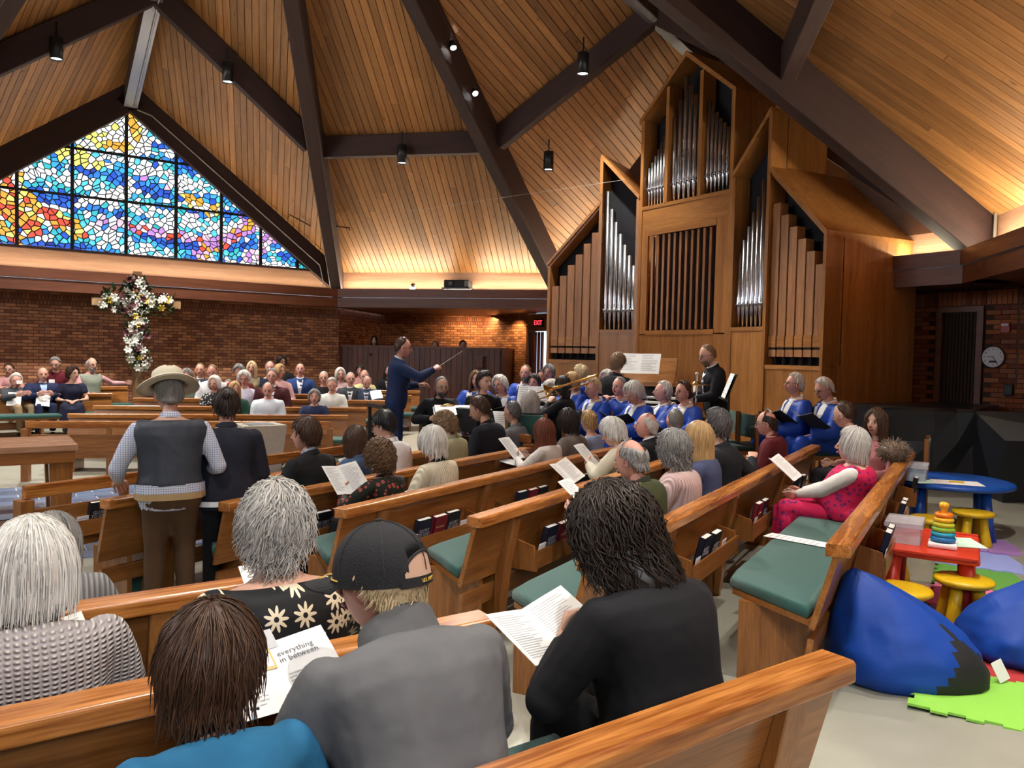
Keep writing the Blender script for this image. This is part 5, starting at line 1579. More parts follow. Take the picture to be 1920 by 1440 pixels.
# --- nearest rows
r1 = pp('short', 'person with short streaked brown hair and cross earring in the nearest pew', B_, zf=.04, lean=20, bend=16, head=(18, 12, 0), hair=('layered', 'brown'), top=('sweater', cloth('teal_top', (.02, .13, .26)), BLK), fem=True, vox=.013, dens=3.2, group=ROWB, bottom=TRG, hair_extra=dict(r=.0024, t=.030,  L={0: .10, 50: .13, 75: .150, 95: .165, 130: .235, 180: .245}))
hm_ = r1[2]
er = MB().tube([(.082, -.006, -.045), (.086, -.004, -.075)], .0012, 5); er.cbox((.087, -.004, -.088), .005, .003, .028); er.cbox((.087, -.004, -.082), .018, .003, .005)
er.build('earring', M_CHROME, r1[0], hm_)
r2 = pp('cap', 'man in black cap and grey fleece pullover reading in the nearest pew', B_, zf=.04, lean=20, bend=26, head=(-34, 10, 4), hair=('ring', 'paleblond'), top=('sweater', cloth('grey_fleece', (.125, .125, .130), None, .95), cloth('grey_fleece_collar', (.10, .10, .105)), 'stand'), bulk=1.24, vox=.012, dens=5.0, group=ROWB, tone='pink', hands='paper', bottom=TRG, wr=.007, handk='grip', glasses=True,
        hair_extra=dict(L={0: .0, 55: .0, 70: .0, 82: .178, 95: .185, 130: .245, 180: .255}, S={0: 0, 55: 0, 82: .150, 95: .142, 140: .15, 180: .155}, t=.014, ll=.07, c=.006, r=.0022))
ball_cap(r2[0], r2[2])
r3 = pp('curlyb', 'woman with shoulder length dark curls in black sweater', B_, zf=.04, lean=12, bend=18, head=(-20, 26, 0), hair=('curlylong', 'dark'), top=('sweater', BLK), fem=True, bulk=1.22, vox=.012, dens=2.6, group=ROWB, hands='paper', handk='grip', bottom=BLK, hair_extra=dict(r=.0030, t=.042, c=.016))
pp('bob', 'woman with smooth white bob in pale tweedy knit sweater', B_, zf=.01, lean=10, bend=12, head=(14, 14, 0), hair=('bob', 'white'), top=('sweater', cloth('tweed_knit', (.30, .27, .28), 'knit', .95, (.70, .66, .62)), cloth('tweed_knit', (.3, .3, .3))), fem=True, bulk=1.2, vox=.012, dens=3.4, group=ROWB, wr=.006, hair_extra=dict(r=.0024, t=.034))
r5 = pp('floral', 'woman with tousled silver hair in black blouse with cream flowers', B_, zf=.01, lean=6, bend=12, head=(16, 8, 0), hair=('layered', 'silver'), top=('tshirt', cloth('floral_black', (.008, .008, .010), 'floral', .7, (.68, .60, .44))), fem=True, bulk=1.42, vox=.012, dens=3.6, group=ROWB, wr=.007, hands='paper', hair_extra=dict(r=.0025, t=.036, c=.013, w=1.5))
for sx in (-1, 1): MB().tube([(sx * .080 + .0, -.004 + .011 * math.cos(a), -.052 + .011 * math.sin(a)) for a in np.linspace(0, 6.28, 12)], .0016, 5).build('earring', M_CHROME, r5[0], r5[2])
pp('greyb', 'bowed person in a grey shawl half hidden behind the white bob', B_, zf=-.03, lean=26, bend=20, head=(10, 25, 0), hair=('bob', 'grey'), top=('sweater', cloth('grey_shawl', (.16, .16, .165), 'rib')), fem=True, group=ROWB, vox=.018)
# --- standing pair
h1 = pp('hat', 'standing man in straw hat, navy waistcoat and brown trousers', -28, sit=False, lean=2, bend=10, head=(-6, 16, 0), hair=('thin', 'grey'), top=('vest', cloth('stripe_shirt', (.60, .62, .68), 'check', .8, (.20, .25, .45)), cloth('waistcoat_navy', (.040, .046, .062), None, .5)), bottom=TRB, hands=[(-.30, .26, .90), (.24, .20, .95)], palms=[(.3, 0, -1), (-1, 0, 0)], vox=.013, dens=1.5, bulk=1.14, belly=.03, handk='relaxed', shoe=M_SHOEB, zf=-.14)
straw_hat(h1[0], h1[2])
fgh = h1[1]
MB().rings([[q for q in fgh.ring(sv, .172, .118, -.01, inf=.026)] for sv in (-.035, -.004)], caps=False).build('belt', plain('belt_tan', (.40, .27, .13), .5), h1[0])
MB().rings([[q for q in fgh.ring(sv, .170, .118, -.005, inf=i_)] for sv, i_ in ((-.006, .027), (.062, .024))], caps=False).build('shirt_tail', MATS['cloth_stripe_shirt'], h1[0], smooth=True)
h2 = pp('navy', 'standing woman with dark bun and navy top beside the straw hat', -25, sit=False, lean=3, bend=10, head=(6, 14, 0), hair=('updo', 'dark'), top=('sweater', cloth('navy_knit', (.016, .018, .030))), bottom=BLK, fem=True, hands=[(-.16, .26, .92), (.16, .26, .92)], vox=.014, dens=1.5, bulk=1.16, zf=-.14)
fgh = h2[1]
MB().rings([[q for q in fgh.ring(sv, .172, .118, -.01, inf=i_)] for sv, i_ in ((-.075, .026), (-.03, .024))], caps=False).build('shirt_tail', WHT, h2[0], smooth=True)
# --- pew of the fleece man
gr = pp('green', 'balding man in dark green fleece holding a bulletin', A_, zf=-.05, lean=6, bend=10, head=(6, 14, 0), hair=('ring', 'grey'), top=('sweater', cloth('green_fleece', (.045, .052, .022), None, .95), cloth('green_collar', (.018, .022, .012))), hands=[(-.14, .42, .70), (.10, .42, .70)], palms=[(.5, 0, .6), (-.5, 0, .6)], vox=.013, dens=2.5, tone='pink', bulk=1.12, group=ROWA, handk='grip', foot=.06, bottom=cloth('black_chinos', (.015, .016, .02)))
pp('greycurl', 'woman with long grey curls in pink ribbed sweater', A_, zf=-.05, lean=4, bend=8, head=(8, 4, 0), hair=('curlylong', 'grey'), top=('sweater', cloth('pink_rib', (.46, .30, .29), 'rib', .9, (.66, .50, .48))), fem=True, bulk=1.12, vox=.013, dens=1.8, group=ROWA, hair_extra=dict(r=.0045, t=.028, L={0: .10, 40: .15, 60: .24, 90: .28, 140: .30, 180: .31}))
pp('blonde', 'woman with straight blonde hair in denim blue top', A_, zf=-.05, lean=5, bend=8, head=(20, 6, 0), hair=('bob', 'blond'), top=('shirt', cloth('denim_blue', (.055, .065, .13))), fem=True, vox=.015, dens=1.6, group=ROWA, hair_extra=dict(L={0: .10, 40: .16, 60: .34, 90: .37, 140: .37, 180: .37}, r=.0045))
pp('blackj', 'man with tousled dark hair in black jacket resting an arm on the pew', A_, zf=-.05, lean=4, bend=6, head=(24, 0, 0), hair=('short', 'darkgrey'), top=('jacket', cloth('black_jacket', (.010, .011, .015))), vox=.015, dens=1.5, group=ROWA, bulk=1.14, hands=[(-.1, .28, .64), (.52, -.10, .84)], palms=[(0, 0, -1), (0, 0, -1)], hair_extra=dict(t=.024, c=.008))
pp('red', 'balding man in dark red shirt with glasses', A_, zf=-.05, lean=8, bend=8, head=(-8, 8, 0), hair=('ring', 'dark'), top=('shirt', cloth('red_shirt', (.11, .014, .020))), vox=.015, group=ROWA, glasses=True, bulk=1.1, tone='pink')
# --- pew by the play corner
pk = pp('pink', 'woman with grey bob in bright pink pinafore and white sleeves', A_, zf=0, lean=-8, bend=8, head=(-4, -2, 0), hair=('bob', 'silver'), top=('vest', cloth('white_knit', (.66, .62, .58)), cloth('pink_vest', (.52, .012, .075), 'dots', .8, (.16, .015, .10))), bottom=cloth('pink_skirt', (.52, .012, .075)), fem=True, bulk=1.24, belly=.05, vox=.013, dens=1.8, hands=[(-.06, .36, .62), (.08, .34, .63)], group=ROWA, hair_extra=dict(r=.0042))
# pinafore skirt over the knees
sk = MB(); fg = pk[1]
for (hip, kn, an) in fg.legs(): limb(sk, [hip, kn + Vector((0, .03, 0)), kn + (an - kn) * .75], [.115 * fg.h, .10 * fg.h, .115 * fg.h])
sk.box(-.12, .12, 0, .44, fg.hipz - .09, fg.hipz + .06); sk.box(-.13, .13, .38, .52, .16, fg.hipz + .02)
V, F_ = fuse(sk, .014, 4); obj('skirt', mesh_from('skirt', wrinkle(V, .008, 9, 3), F_, MATS['cloth_pink_vest']), pk[0])
T['pinkman'] = (2.80, 6.45, 1.27); T['pinkw'] = (3.38, 7.1, 1.25); T['child'] = (3.02, 7.62, 1.10)
pp('pinkman', 'man with short brown hair in pale pink shirt, elbow on the pew', A_, zf=0, lean=12, bend=12, head=(20, 14, 0), hair=('crop', 'brown'), top=('shirt', cloth('pale_pink_shirt', (.62, .40, .42), 'stripe', .8, (.72, .56, .57))), vox=.015, bare=.75, group=ROWA, hands=[(-.40, -.20, .84), (.1, .3, .62)], hair_extra=dict(t=.012))
pp('pinkw', 'woman with straight brown hair in pink blouse looking back', -110, zf=0, lean=2, bend=6, head=(-18, 0, 0), hair=('long', 'brown'), top=('shirt', cloth('coral_blouse', (.48, .18, .18))), fem=True, vox=.016, group=ROWA)
# --- third row
wc = pp('whitecream', 'woman with wavy white hair in cream jacket reading a program', A_, zf=-.09, lean=8, bend=14, head=(-4, 20, 0), hair=('bouffant', 'white'), top=('jacket', cloth('cream_jacket', (.55, .50, .38))), fem=True, vox=.014, dens=1.6, group=ROWA, hands='paper', handk='grip')
pp('baldsuit', 'bald man in dark suit with white collar beneath the choir', A_, zf=-.09, lean=2, bend=4, head=(-14, -4, 0), hair=('ring', 'silver'), top=('jacket', cloth('black_suit', (.012, .013, .018)), WHT), vox=.015, group=ROWA, tone='pink')
pp('greyman', 'grey haired man in navy jacket seen from behind under the choir', A_, zf=-.09, lean=4, bend=6, head=(40, 0, 0), hair=('crop', 'grey'), top=('jacket', SUIT, WHT), vox=.016, group=ROWA, tone='pink')
# --- second row
cb = pp('curlbr', 'woman with short brown grey curls in dark floral blouse', A_, zf=-.12, lean=6, bend=10, head=(22, 8, 0), hair=('curly', 'lightbrown'), top=('shirt', cloth('dark_floral', (.010, .013, .010), 'dots', .7, (.30, .06, .05)), BLK), fem=True, vox=.014, dens=1.6, group=ROWA, hands='paper', handk='grip', hair_extra=dict(r=.0045))
pp('cream', 'woman with smooth silver hair in cream cardigan', A_, zf=-.12, lean=6, bend=10, head=(16, 6, 0), hair=('bouffant', 'white'), top=('sweater', cloth('cream_cardigan', (.58, .52, .38), 'rib', .9, (.64, .58, .44)), BLK), fem=True, vox=.014, dens=1.6, group=ROWA, bulk=1.1, hair_extra=dict(c=.003))
rh = pp('redhair', 'girl with long auburn hair in white blouse', A_, zf=-.12, lean=6, bend=8, head=(16, 8, 0), hair=('xlong', 'red'), top=('shirt', cloth('white_blouse', (.62, .58, .54), 'stripe', .8, (.5, .46, .43))), fem=True, vox=.015, dens=1.5, group=ROWA, hands='paper', hair_extra=dict(L={0: .10, 40: .18, 60: .42, 90: .50, 140: .52, 180: .52}))
pp('dkbrown', 'woman with dark wavy bob in taupe jacket', A_, zf=-.12, lean=5, bend=8, head=(10, 4, 0), hair=('bob', 'dark'), top=('jacket', cloth('taupe_jacket', (.14, .115, .105))), fem=True, vox=.015, dens=1.4, group=ROWA, bulk=1.1, hair_extra=dict(c=.009, w=1.5))
pp('bun', 'woman with blonde updo in light blue smocked top', A_, zf=-.12, lean=5, bend=8, head=(26, 4, 0), hair=('updo', 'blond'), top=('tshirt', cloth('sky_top', (.26, .36, .60), 'rib', .8, (.36, .46, .70))), fem=True, vox=.016, dens=1.4, group=ROWA)
# --- front row
pp('boy', 'boy with thick brown hair in black jacket smiling to the side', A_, zf=-.15, lean=6, bend=8, head=(-16, 0, 0), hair=('short', 'brown'), top=('jacket', cloth('black_jacket2', (.011, .012, .013)), CHK), vox=.014, dens=1.6, group=ROWA, hair_extra=dict(t=.026, L={0: .12, 50: .13, 75: .165, 95: .18, 130: .23, 180: .235}))
pp('denim', 'girl with half tied brown hair in denim jacket', A_, zf=-.15, lean=6, bend=10, head=(14, 6, 0), hair=('long', 'brown'), top=('jacket', cloth('denim_jacket', (.040, .075, .145))), fem=True, vox=.015, dens=1.4, group=ROWA, hair_extra=dict(L={0: .10, 40: .15, 60: .26, 90: .32, 140: .34, 180: .34}))
pp('white', 'young man with straight black hair in white shirt looking down', A_, zf=-.15, lean=8, bend=12, head=(-10, 18, 0), hair=('short', 'black'), top=('shirt', WHT), vox=.014, dens=1.6, group=ROWA, hair_extra=dict(t=.022, c=.001, L={0: .13, 50: .14, 75: .165, 95: .17, 130: .22, 180: .225}))
pp('olive', 'woman with sandy curls in sage ribbed sweater', A_, zf=-.15, lean=8, bend=14, head=(-10, 18, 0), hair=('curly', 'sandy'), top=('sweater', cloth('sage_rib', (.26, .25, .14), 'stripe', .9, (.32, .31, .19))), fem=True, vox=.015, dens=1.4, group=ROWA)
pp('blacksw', 'man with ruffled brown hair in black sweater looking down', A_, zf=-.15, lean=8, bend=12, head=(-14, 24, 0), hair=('short', 'brown'), top=('sweater', cloth('black_sweater', (.010, .011, .017))), vox=.014, dens=1.6, group=ROWA, bulk=1.12, tone='tan', hair_extra=dict(t=.020, c=.007))
pp('greysw', 'man with cropped dark hair in grey half zip pullover', A_, zf=-.15, lean=6, bend=8, head=(8, 4, 0), hair=('crop', 'darkgrey'), top=('sweater', cloth('grey_pullover', (.13, .135, .15))), vox=.015, dens=1.4, group=ROWA, tone='tan')
# --- conductor and players
PZ = PLAT_Z
cd = pp('conductor', 'conductor in navy suit raising a baton', 78, sit=False, zf=PZ, lean=2, bend=5, head=(0, 4, 0), hair=('crop', 'brown'), top=('jacket', BSUIT if False else cloth('suit_conductor', (.014, .026, .080)), WHT, BLK), bottom=cloth('suit_conductor', (.014, .026, .080)), vox=.015, dens=1.4, glasses=True, hands=[(-.20, .30, 1.08), (.12, .46, 1.30)], palms=[(.6, 0, -.8), (-.6, 0, -.8)], handk=('relaxed', 'grip'), tone='pink')
pc = pp('perc', 'standing percussionist in black suit with glasses', -95, sit=False, zf=PZ, lean=4, bend=10, head=(-8, 18, 0), hair=('crop', 'sandy'), top=('jacket', BLK, WHT), bottom=BLK, vox=.016, glasses=True, beard='sandy', hands=[(-.14, .34, 1.0), (.14, .34, 1.0)], handk='grip', group=PLAY)
pp('organist', 'organist with curly blonde hair in black, back to the room', 40, zf=PZ, seat=.58, lean=4, bend=6, head=(0, 4, 0), hair=('curly', 'sandy'), top=('jacket', BLK), fem=True, vox=.016, glasses=True, hands=[(-.16, .42, .86), (.16, .42, .86)], group=PLAY)
hn = pp('horn', 'bearded man with glasses holding a french horn', 160, zf=PZ, lean=4, bend=6, head=(-6, 4, 0), hair=('crop', 'grey'), top=('jacket', BLK), vox=.016, glasses=True, beard='darkgrey', hands=[(-.05, .32, .78), (.18, .24, .68)], handk='grip', group=PLAY, tone='tan')
pp('young', 'young man with dark wavy hair in black shirt', 165, zf=PZ, lean=2, bend=4, head=(-22, 2, 0), hair=('short', 'dark'), top=('shirt', BLK), vox=.016, group=PLAY, hair_extra=dict(t=.024, c=.009, L={0: .12, 50: .12, 75: .15, 95: .165, 130: .22, 180: .22}))
pp('greyw', 'woman with straight ash blonde hair in black, back turned', 20, zf=PZ, lean=4, bend=6, head=(14, 2, 0), hair=('bob', 'silver'), top=('jacket', BLK), fem=True, vox=.016, dens=1.2, group=PLAY, hair_extra=dict(L={0: .10, 40: .16, 60: .30, 90: .33, 140: .33, 180: .33}))
tb_ = pp('tromb', 'dark haired trombonist in black seen from the side', -62, zf=PZ, lean=2, bend=4, head=(0, -2, 0), hair=('long', 'dark'), top=('sweater', BLK), fem=True, vox=.016, hands=[(-.05, .20, .92), (.10, .40, .90)], handk='grip', group=PLAY, hair_extra=dict(L={0: .10, 40: .15, 60: .22, 90: .26, 140: .30, 180: .30}))
fl_ = pp('flute', 'flutist with white hair half hidden by the music stand', 200, zf=PZ, lean=2, bend=6, head=(0, 6, 0), hair=('bouffant', 'white'), top=('sweater', BLK), fem=True, vox=.018, hands=[(-.12, .20, .92), (.02, .22, .92)], handk='grip', group=PLAY)
CH = [('ch1', 'choir member with long brown hair at the left end', 190, ('long', 'lightbrown'), True, (-10, 0, 0), False, {}), ('ch2', 'choir member with short white hair and glasses next to the young man', 200, ('bouffant', 'white'), True, (12, 0, 14), True, {}),
      ('ch3', 'tall bearded choir member at the back by the door', 195, ('crop', 'sandy'), False, (0, 0, 0), False, dict(beard='grey')), ('ch4', 'choir member with short dark hair in the back row', 200, ('layered', 'dark'), True, (0, 0, 0), False, {}),
      ('ch5', 'choir member with short grey hair and glasses in the back row', 205, ('layered', 'grey'), True, (0, 0, 0), True, {}), ('ch6', 'choir member with brown hair behind the back row', 205, ('short', 'brown'), True, (0, 0, 0), False, {}),
      ('ch7', 'choir member with blonde fringe and glasses above the trombone', -110, ('bob', 'blond'), True, (-10, 4, 0), True, {}), ('ch8', 'choir member with fluffy pale blonde curls turned to the organ', -60, ('curly', 'paleblond'), True, (0, 0, 0), True, {}),
      ('ch9', 'choir member with swept white blond hair looking down', -115, ('short', 'paleblond'), False, (-8, 10, 0), False, {}), ('ch10', 'choir member peering out behind the organist', -130, ('bouffant', 'white'), True, (0, 0, 0), True, {}),
      ('ch11', 'choir member with grey crop and glasses clasping hands', -130, ('crop', 'grey'), False, (0, 0, 0), True, dict(hands=[(-.04, .26, .92), (.04, .26, .92)])), ('ch12', 'white haired choir member with bowed head', -108, ('bouffant', 'white'), False, (-14, 28, 0), False, {}),
      ('ch13', 'white haired choir member gazing up and left', -92, ('short', 'white'), False, (0, -6, 0), False, {}), ('ch14', 'smiling choir member with brown hair and glasses at the row end', -118, ('short', 'brown'), True, (0, 0, 0), True, {}),
      ('ch15', 'choir member with white quiff seated by the organ corner', -92, ('short', 'white'), False, (0, -4, 0), True, {}), ('ch16', 'choir member with white hair reading a black folder by the stage', -98, ('short', 'white'), False, (-4, 24, 0), True, {})]
for key, lab, face, hr, fem, hd, gl, ex in CH:
    pp(key, lab, face, zf=PZ + (.0 if key not in ('ch3', 'ch5', 'ch8', 'ch10') else .08), lean=3, bend=6, head=hd, hair=hr, top=('robe', ROBE, STOLE), fem=fem, vox=.020, dens=.7, glasses=gl, group=CHOIR, tone='pink', bulk=1.05, **dict(dict(hands='thigh'), **ex))
# --- across the altar floor
F0 = 168
FL_ = [('f_white', 'balding man in white shirt in the nearest row across the floor', ('ring', 'grey'), ('shirt', cloth('white_check', (.62, .66, .70), 'check', .8, (.48, .55, .62))), False, (0, 16, 0), False, dict(bulk=1.2)),
       ('f_navy', 'old woman in navy top with a white lanyard', ('layered', 'grey'), ('sweater', cloth('navy_top', (.014, .020, .060))), True, (0, -6, 0), False, {}),
       ('f_green', 'woman with wavy blonde hair in dark green jacket', ('long', 'blond'), ('jacket', cloth('green_jacket', (.015, .06, .04)), WHT), True, (-20, 4, 0), False, {}),
       ('f_mar', 'man in maroon sweater with glasses', ('short', 'grey'), ('jacket', cloth('maroon', (.06, .012, .016)), WHT), False, (0, 0, 0), True, dict(bulk=1.15)),
       ('f_old', 'old man in white shirt over a yellow jumper', ('short', 'silver'), ('shirt', cloth('ivory_shirt', (.62, .62, .58))), False, (0, 14, 0), False, dict(bulk=1.1)),
       ('f_wh', 'woman with white hair and glasses in tie dyed pastel shirt', ('bouffant', 'white'), ('shirt', cloth('pastel_shirt', (.50, .60, .74), 'check', .8, (.70, .45, .55))), True, (0, 8, 0), True, {}),
       ('f_wh2', 'woman with long white hair in black and white print', ('bob', 'white'), ('shirt', cloth('bw_print', (.02, .02, .02), 'dots', .8, (.6, .6, .6))), True, (10, 6, 0), False, {}),
       ('f_hat', 'person with grey cap of hair behind the bun', ('crop', 'grey'), ('shirt', cloth('beige_shirt', (.40, .32, .25))), True, (0, 14, 0), False, {}),
       ('f_77', 'white haired woman in black with necklace', ('crop', 'white'), ('sweater', BLK), True, (0, 0, 0), True, {}),
       ('f_81', 'elderly man in grey suit looking sideways', ('thin', 'silver'), ('jacket', GSUIT, WHT), False, (-8, 0, 0), True, {}),
       ('f_82', 'bald man in blue grey blazer reading', ('ring', 'silver'), ('jacket', cloth('blazer', (.06, .09, .15)), WHT), False, (-6, 28, 0), False, {}),
       ('f_62', 'woman with short hair in sage cardigan by the cross', ('layered', 'grey'), ('sweater', cloth('sage_cardigan', (.24, .30, .22))), True, (0, 0, 0), True, {}),
       ('f_76', 'man in bright blue suit and open white shirt', ('crop', 'brown'), ('jacket', BSUIT, WHT), False, (0, 0, 0), False, dict(bulk=1.1)),
       ('f_80', 'woman with white bob in pale pink', ('bob', 'white'), ('sweater', cloth('pale_pink', (.60, .40, .40))), True, (-10, 0, 0), True, {}),
       ('f_83', 'balding man in pale yellow shirt', ('ring', 'grey'), ('shirt', cloth('yellow_shirt', (.66, .60, .30))), False, (0, 10, 0), False, {}),
       ('f_63', 'man in grey suit with patterned tie', ('crop', 'sandy'), ('jacket', GSUIT, WHT, TIEP), False, (0, 0, 0), False, {}),
       ('f_64', 'man in white shirt looking down near the grey suit', ('thin', 'sandy'), ('shirt', WHT), False, (0, 22, 0), False, {}),
       ('f_69', 'woman with grey hair in dark red cardigan', ('bouffant', 'grey'), ('sweater', cloth('dark_red', (.12, .02, .02))), True, (6, 10, 0), False, {}),
       ('f_70', 'woman with long pale hair in olive top', ('long', 'paleblond'), ('sweater', cloth('olive_top', (.26, .22, .13))), True, (0, 0, 0), False, {}),
       ('f_73', 'bald man in dark vest over blue shirt', ('ring', 'grey'), ('vest', cloth('blue_shirt', (.14, .24, .50)), NAVY), False, (0, 4, 0), False, {}),
       ('f_74', 'woman with blonde bob in coral check turning aside', ('bob', 'blond'), ('shirt', cloth('coral_check', (.60, .28, .26), 'check', .8, (.7, .5, .48))), True, (-50, 0, 0), False, {}),
       ('f_75', 'person with full dark hair in black at the brick wall', ('curly', 'dark'), ('sweater', BLK), True, (-30, 0, 0), False, dict(tone='brown')),
       ('f_84', 'person with dark hair by the sound booth', ('layered', 'dark'), ('sweater', cloth('salmon', (.45, .22, .20))), True, (10, 10, 0), False, {}),
       ('fblack', 'woman with dark hair and necklace in black by the booth', ('long', 'dark'), ('jacket', BLK, cloth('cream_scarf', (.45, .34, .28))), True, (0, 0, 0), False, {})]
for key, lab, hr, tp, fem, hd, gl, ex in FL_:
    pp(key, lab, F0, lean=3, bend=6, head=hd, hair=hr, top=tp, fem=fem, vox=.026, dens=.5, glasses=gl, group=FARG, tone=ex.pop('tone', 'pink'), **ex)
# --- short rows by the window wall
LG = 'congregation by the window wall'
pp('L1', 'old man in grey jacket and tan trousers with a name badge', 125, lean=3, bend=6, head=(20, 6, 0), hair=('short', 'white'), top=('jacket', GSUIT, cloth('plaid_shirt', (.10, .16, .17), 'check')), bottom=TRT, vox=.02, dens=.7, group=LG, hands='paper', tone='pink', bulk=1.15)
pp('L2', 'bald man in navy suit holding a bulletin', 140, lean=2, bend=4, head=(0, 0, 0), hair=('ring', 'sandy'), top=('jacket', SUIT, cloth('sky_shirt', (.30, .42, .62))), bottom=TRN, vox=.02, dens=.7, group=LG, hands='paper', tone='pink', bulk=1.22, belly=.04)
pp('L3', 'girl with headband in dark navy dress', 150, lean=2, bend=4, head=(-40, 0, 0), hair=('curly', 'brown'), top=('dress', cloth('girl_dress', (.012, .014, .035))), bottom=TRD, fem=True, vox=.02, dens=.7, group=LG, bare=1.2)
pp('L4', 'woman with dark hair in pink shirt at the picture edge', 130, lean=2, bend=4, head=(30, 0, 0), hair=('short', 'brown'), top=('shirt', cloth('rose_shirt', (.55, .28, .28))), fem=True, vox=.022, dens=.6, group=LG, glasses=True)
pp('L5', 'man in maroon pullover leaning over behind the navy suit', 140, lean=14, bend=10, head=(20, 20, 0), hair=('short', 'grey'), top=('sweater', cloth('maroon_pullover', (.12, .012, .022))), vox=.022, dens=.6, group=LG)
pp('L6', 'man in sage waistcoat and bow tie with an arm along the pew', 135, lean=-4, bend=6, head=(-20, 6, 0), hair=('ring', 'silver'), top=('vest', cloth('rose_sleeve', (.60, .32, .34)), cloth('sage_vest', (.24, .27, .22))), bottom=TRG, vox=.02, dens=.7, group=LG, hands=[(-.62, .05, .84), (.1, .3, .64)], beard='silver', glasses=True)
# --- sound booth
pp('bo1', 'dark haired woman watching over the booth wall', 175, sit=False, zf=.35, hair=('long', 'dark'), top=('sweater', BLK), fem=True, hands='side', vox=.024, dens=.5, group='sound booth crew')
pp('bo2', 'booth operator with only the crown showing', 175, sit=False, zf=.25, head=(0, 30, 0), hair=('ring', 'brown'), top=('sweater', BLK), hands='side', vox=.024, dens=.5, group='sound booth crew')
pp('bo3', 'dark haired booth operator at the booth corner', 185, sit=False, zf=.25, head=(-20, 8, 0), hair=('short', 'black'), top=('sweater', BLK), hands='side', vox=.024, dens=.5, group='sound booth crew')
person('person in dark trousers whose brown shoes reach into the play corner', 6.02, 8.55, -95, 1.75, sit=False, hair=('short', 'brown'), top=('sweater', NAVY), bottom=TRD, hands='side', shoe=M_SHOEB, vox=.022, dens=.4)
bpy.data.objects.remove(_tmp, do_unlink=True)
bpy.data.scenes.remove(_sc2)
# ================================================================== FITTINGS OF THE ROOM
M_LAMP = emit('lamp_disc', (1, .95, .86), 14.0)
M_LAMP.cycles.emission_sampling = 'NONE'
def can_light(label, loc, watts=300, cone=100, group='black can downlights'):
    o = thing('can_light', label, 'ceiling light', Vector(loc), group)
    MB().lathe([(.0, .36), (.085, .36), (.098, .345), (.10, 0), (.092, 0), (.090, .03), (.0, .03)][1:-1], 20, caps=False).build('housing', M_BLACKMETAL, o, smooth=True)
    MB().lathe([(.098, .345), (.02, .36)], 20, caps=False).build('cap', M_BLACKMETAL, o)
    MB().lathe([(.0905, .028), (.09, .03)], 20).build('lens', M_LAMP, o)
    MB().box(-.012, .012, -.012, .012, .34, .62).build('stem', M_BLACKMETAL, o)
    spot('can_spot', Vector(loc) + Vector((0, 0, -.01)), Vector(loc) + Vector((0, 0, -3)), watts, cone, (1, .94, .85))
    return o
can_light('black can light on the outer purlin beside the stained glass', (-7.72, 13.0, 6.42), 1150)
can_light('black can light on the inner purlin beside the stained glass', (-5.42, 14.5, 6.62), 1150)
can_light('black can light on the level purlin above the projector', (-2.23, 15.05, 5.33), 420)
can_light('black can light on the purlin left of the organ', (1.08, 13.15, 6.42), 420)
can_light('black can light hanging beside the valley beam near the organ', (.62, 15.2, 5.30), 240)
can_light('black can light at the top edge above the valley beam', (-2.1, 12.0, 8.05), 700)
for k, (x, y, z) in enumerate(((3.6, 7.0, 6.4), (1.2, 6.6, 7.0), (-.6, 4.2, 6.6), (1.9, 3.4, 4.9), (-2.4, 2.6, 5.6), (-5.2, 5.4, 7.0), (-4.0, 9.0, 8.6), (-7.6, 9.3, 6.8), (.3, 1.2, 4.4), (3.2, 4.9, 4.9), (-.9, 9.3, 8.2), (1.6, 8.2, 7.2), (4.6, 6.4, 4.4))):
    can_light('black can light above the pews out of view', (x, y, z), 520 if k in (1, 6, 7, 10, 11) else 300, 95)
for k, (x, y) in enumerate(((-.9, -1.3), (1.6, -.9), (3.6, .8), (-3.2, -.4), (5.2, 3.2))):  # unseen fill lamps, added to brighten the pews near the camera
    o = thing('fill_downlight', 'round fill downlight added to the low soffit behind the camera', 'ceiling light', Vector((x, y, Z_SOFFIT + .035)), 'fill downlights added behind the camera')
    MB().lathe([(.09, 0), (.11, 0), (.11, -.012), (.088, -.012)], 20, caps=False).build('trim_ring', M_WHITE, o); MB().lathe([(.087, -.002), (.086, 0)], 20).build('lens', M_LAMP, o)
    spot('soffit_fill_spot', (x, y, Z_SOFFIT - .0), (x, y + .3, 0), 70, 140, (1, .95, .88), 1.0)
def spot_head(label, loc, aim, watts):
    d = (Vector(aim) - Vector(loc)).normalized()
    M = frame(loc, d.orthogonal(), d)
    o = thing('spot_head', label, 'spotlight', M, 'small spotlights on the valley beam')
    MB().lathe([(.05, -.16), (.055, -.15), (.06, 0), (.052, 0), (.05, -.02)], 16, caps=False).build('housing', M_BLACKMETAL, o, smooth=True)
    MB().lathe([(.0515, -.012), (.051, -.010)], 16).build('lens', emit('spot_lens', (1, .98, .92), 40.0), o)
    MB().tube([(0, .06, -.1), (0, .14, -.12), (0, .2, -.02)], .008, 6).build('bracket', M_BLACKMETAL, o)
    spot('head_spot', Vector(loc) + d * .02, aim, watts, 60, (1, .96, .88))
emit('spot_lens', (1, .98, .92), 40.0).cycles.emission_sampling = 'NONE'
spot_head('upper small spotlight on the valley beam', (-1.12, 13.25, 6.85), (.2, 9.6, .8), 900)
spot_head('lower small spotlight on the valley beam', (-.77, 13.95, 6.33), (2.2, 8.6, .8), 1100)
